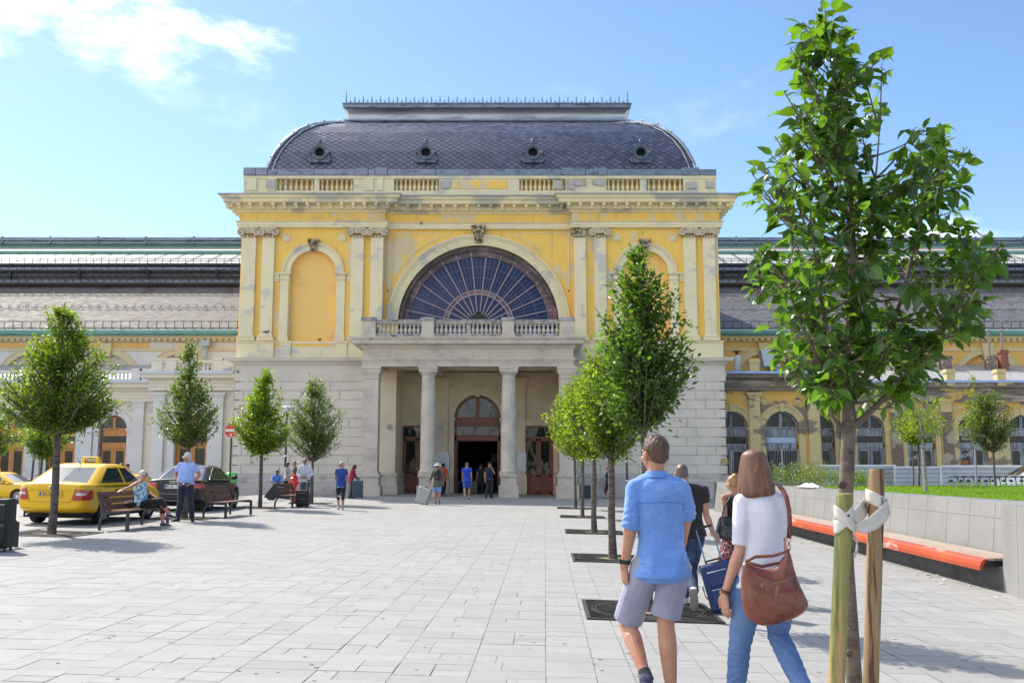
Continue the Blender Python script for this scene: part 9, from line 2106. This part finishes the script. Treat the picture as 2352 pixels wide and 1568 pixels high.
# man in white with suitcase
b = gp(700, 35.9); pose = dict(elL=(-.150,.0,.655), wrL=(-.035,.115,.60), elR=(.150,.0,.655), wrR=(.035,.115,.60), hdL=(1,.3,-.1), hdR=(-1,.3,-.1), bkL=(0,1,0), bkR=(0,1,0))
person('man in a white long-sleeved top and sunglasses standing behind a black suitcase', b, 1.80, 180, pose, skin='tan', hair='brown', hairst='stubble', top='sweater', topm=clothm('white_sweater', (0.66,0.64,0.74)), bot='trousers', botm=clothm('grey_trousers', (0.10,0.11,0.14)), shoem=darkshoe, vox=.014, glasses='dark', sleeve=1.85, hem=.50, disp=folds(.006,7,5,5))
blk = mat('black_suitcase_fabric', (0.012,0.012,0.014), 0.6, bump=(90,.003))
p = gp(696, 35.2); suitcase('black suitcase with raised handle standing before the man in white', p, .44,.28,.62, 0, blk, ribs=False, handle=.42, soft=True)
p = gp(616, 42.2); suitcase('black trolley case tilted by the seated person in blue', p, .42,.28,.66, R(10), blk, ribs=False, handle=0).rotation_euler = (0, R(38), 0)
p = gr(9, 1266); suitcase('large black suitcase cut off by the left edge of the picture', V((-8.62, 16.2, gz(-8.6,16.2))), .62,.34,.86, R(6), blk, ribs=False, handle=0, soft=True)
# group by the wall
pose = dict(pel=(0,-.05,.30), chest=(0,0,.47), neck=(0,.05,.60), head=(0,.10,.68), shL=(-.10,.03,.57), shR=(.10,.03,.57), elL=(-.14,.15,.45), wrL=(-.06,.26,.40), elR=(.14,.15,.45), wrR=(.06,.26,.40), hiL=(-.06,-.03,.28), hiR=(.06,-.03,.28), knL=(-.10,.24,.30), anL=(-.09,.27,.045), knR=(.08,.24,.30), anR=(.06,.29,.045))
b = gp(636, 44.8); bsk = clothm('sky_blue_shirt', (0.09,0.22,0.60)); person('dark-skinned man in a blue shirt sitting hunched on a low step by the wall', b, 1.75, 165, pose, skin='brown', hair='black', hairst='short', top='shirt', topm=bsk, bot='trousers', botm=bsk, leg=.6, shoem=clothm('blue_shoe',(0.02,0.05,0.25)), vox=.016, nod=15, sleeve=1.5, hem=.27)
m = MB(); m.box(-.28,.28,-.16,.16,0,.40); tk = thing('travel_bag', 'dark travel bag that the man in blue sits on', 'bag', b+V((0,.14,0))); m.build('bag_body', blk, tk, bevel=.06, world=False); m = MB(); m.tube([(-.1,-.17,.30),(-.08,-.19,.2),(.08,-.19,.2),(.1,-.17,.30)], .01, 6); m.build('bag_handle', black_m, tk, world=False)
b = gp(659, 43.6); person('dark-haired woman in a white top standing behind the lamp post', b, 1.66, 120, dict(elR=(.13,.08,.65), wrR=(.05,.17,.58)), fem=True, skin='brown', hair='black', hairst='long', top='shirt', topm=clothm('white_top', (0.55,0.54,0.52)), bot='trousers', botm=blackc, shoem=darkshoe, vox=.016, nod=20, sleeve=1.3, hem=.5)
b = gp(676, 43.2); person('bearded man in a grey-green T-shirt behind the red hydrant', b, 1.72, 250, dict(elL=(-.13,.08,.65), wrL=(-.05,.17,.58)), skin='olive', hair='stubble', hairst='stubble', top='t_shirt', topm=clothm('grey_green_tee', (0.09,0.10,0.085)), bot='jeans', botm=dj, shoem=darkshoe, vox=.016, sleeve=.6, nod=8)
# woman in red
b = gp(806, 46.5); person('woman in a crimson top bending to her case beside the left porch pillar', b, 1.66, 100, dict(chest=(0,.03,.72), neck=(0,.07,.81), head=(0,.11,.88), shL=(-.09,.06,.79), shR=(.09,.06,.79), elR=(.12,.08,.63), wrR=(.06,.19,.57), elL=(-.12,.08,.63), wrL=(-.06,.20,.57)), fem=True, skin='brown', hair='black', hairst='long', top='top', topm=clothm('crimson_cloth', (0.42,0.008,0.06)), bot='trousers', botm=clothm('greyish_trousers',(0.16,0.15,0.16)), shoem=darkshoe, vox=.015, sleeve=1.5, nod=25, hem=.44)
p = gp(822, 46.3); suitcase('teal-grey hard suitcase in front of the woman in crimson', p, .50,.32,.84, R(6), mat('teal_shell', (0.04,0.075,0.10), .35, layers=[((0.01,0.09,0.20), 1.2, .5,.6, 2, (1,1,1))]), handle=.08)
# hat traveller with silver case
b = gr(1004, 1158); Hh = 1.70; pose = wpose(.07,-.08); pose.update(elL=(-.150,-.05,.66), wrL=(-.175,-.10,.54))
P8, J8, _ = person('traveller in a white sun hat with a black backpack, walking to the entrance', b, Hh, 3, pose, skin='tan', hair='brown', hairst='short', top='shirt', topm=clothm('olive_shirt', (0.105,0.11,0.075)), bot='shorts', botm=mat('light_denim_shorts', (0.16,0.30,0.62), .8, bump=(30,.004)), leg=.92, shoem=darkshoe, solem=white_s, vox=.013, sleeve=1.6, hem=.43, disp=folds(.007,7,5,1), loose=1.4)
hd = J8['head']; m = MB(); m.lathe([(.001,.105),(.075,.10),(.092,.07),(.098,.035),(.10,.03),(.16,.012),(.175,.0),(.16,-.002),(.1,.02)], tuple(hd+V((0,-.01,.03))), 22); ht = thing('sun_hat', 'white wide-brimmed sun hat on the traveller with the backpack', 'hat', P8.location); m.build('hat_brim', clothm('white_straw', (0.68,0.67,0.64)), ht, world=False, smooth=40); m = MB(); m.lathe([(.101,.03),(.1015,.052)], tuple(hd+V((0,-.01,.03))), 22, cap=False); m.build('hat_band', clothm('grey_band', (0.3,0.3,0.3)), ht, world=False)
TBk = thing('backpack', 'black backpack with a small red badge on the traveller in the sun hat', 'backpack', P8.location + J8['chest']); m = MB(); ell(m, (0,-.18,-.02), .155,.10,.22); ell(m, (0,-.24,-.10), .12,.06,.11); o = m.build('pack_body', blk, TBk, world=False); remesh(o, .014, 3, folds(.008,9,7,1)); m = MB(); m.box(-.05,.05,-.315,-.30,-.14,-.10); m.build('pack_badge', redp, TBk, world=False)
m = MB()
for s_ in (-1,1): m.tube([(s_*.09,-.12,.15),(s_*.085,-.02,.20),(s_*.085,.10,.14),(s_*.10,.12,-.02),(s_*.13,-.05,-.16)], .018, 6)
m.build('pack_straps', blk, TBk, world=False)
p = gr(970, 1158); silv = mat('ribbed_grey_shell', (0.42,0.42,0.43), .28, metal=.5); S8 = suitcase('large ribbed silver suitcase wheeled by the traveller in the sun hat', p+V((-.05,.05,0)), .52,.32,.74, R(-22), silv, handle=.25); S8.rotation_euler = (R(6), R(20), R(-15))
# orange tee
b = gp(1018, 51.9); person('dark-haired person in an orange T-shirt half hidden by the traveller in the hat', b, 1.75, 15, wpose(.08,-.06), skin='tan', hair='black', hairst='full', top='t_shirt', topm=clothm('orange_tee', (0.70,0.07,0.012)), bot='trousers', botm=blackc, shoem=darkshoe, solem=white_s, vox=.016, sleeve=.7, hem=.44)
b = gr(1072, 1146); person('man in a royal blue T-shirt and denim shorts walking into the entrance', b, 1.80, 2, wpose(-.09,.06), build=1.08, skin='tan', hair='stubble', hairst='short', top='t_shirt', topm=clothm('bright_blue_tee', (0.012,0.055,0.46)), bot='shorts', botm=mat('blue_denim_shorts', (0.035,0.10,0.36), .8, bump=(30,.004)), leg=.85, shoem=darkshoe, solem=white_s, sock=clothm('white_sock',(0.6,0.6,0.6)), vox=.013, sleeve=.5, hem=.47, disp=folds(.005,7,5,1))
b = gr(1124, 1143); person('security-like man in black with sunglasses raising a hand to his mouth', b, 1.84, 160, dict(elL=(-.14,.03,.66), wrL=(-.04,.10,.80), hdL=(.2,0,1), anR=(.10,0,.045)), build=1.05, skin='tan', hair='black', hairst='short', top='t_shirt', topm=navy, bot='trousers', botm=clothm('black_trousers', (0.016,0.017,0.022)), shoem=darkshoe, vox=.014, look=-45, glasses='dark', sleeve=.5, hem=.5)
b = gp(1104, 56.4); person('man in a black T-shirt with a bag inside the dark doorway', b, 1.74, 8, wpose(.05,-.05), skin='tan', hair='black', top='t_shirt', topm=black_t, bot='trousers', botm=blackc, shoem=darkshoe, vox=.018, sleeve=.5)
p = gp(1086, 56.2); suitcase('dull brown suitcase held by the man inside the dark doorway', p, .55,.3,.70, 0, mat('dull_brown_case', (0.09,0.075,0.07), .6), ribs=False, handle=.2)
p = gp(1048, 58.4); T = thing('litter_bin', 'round dark bin with a blue liner inside the doorway', 'litter bin', p); m = MB(); m.lathe([(.26,0),(.29,.62),(.001,.62)], (0,0,0), 16); m.build('bin_body', steelg, T, world=False, smooth=40); m = MB(); m.lathe([(.30,.58),(.31,.66),(.25,.68)], (0,0,0), 16); m.build('bin_liner', mat('blue_bin_liner', (0.04,0.12,0.45), .5), T, world=False)
# woman walking on the right
b = gr(1397, 1145); person('auburn-haired woman in dark blue walking left in front of the right pillar', b, 1.66, 268, wpose(.10,-.10), fem=True, build=1.1, skin='fair', hair='auburn', hairst='long', top='top', topm=navy, bot='jeans', botm=blackc, leg=.6, shoem=darkshoe, solem=white_s, vox=.014, sleeve=.5, hem=.46)
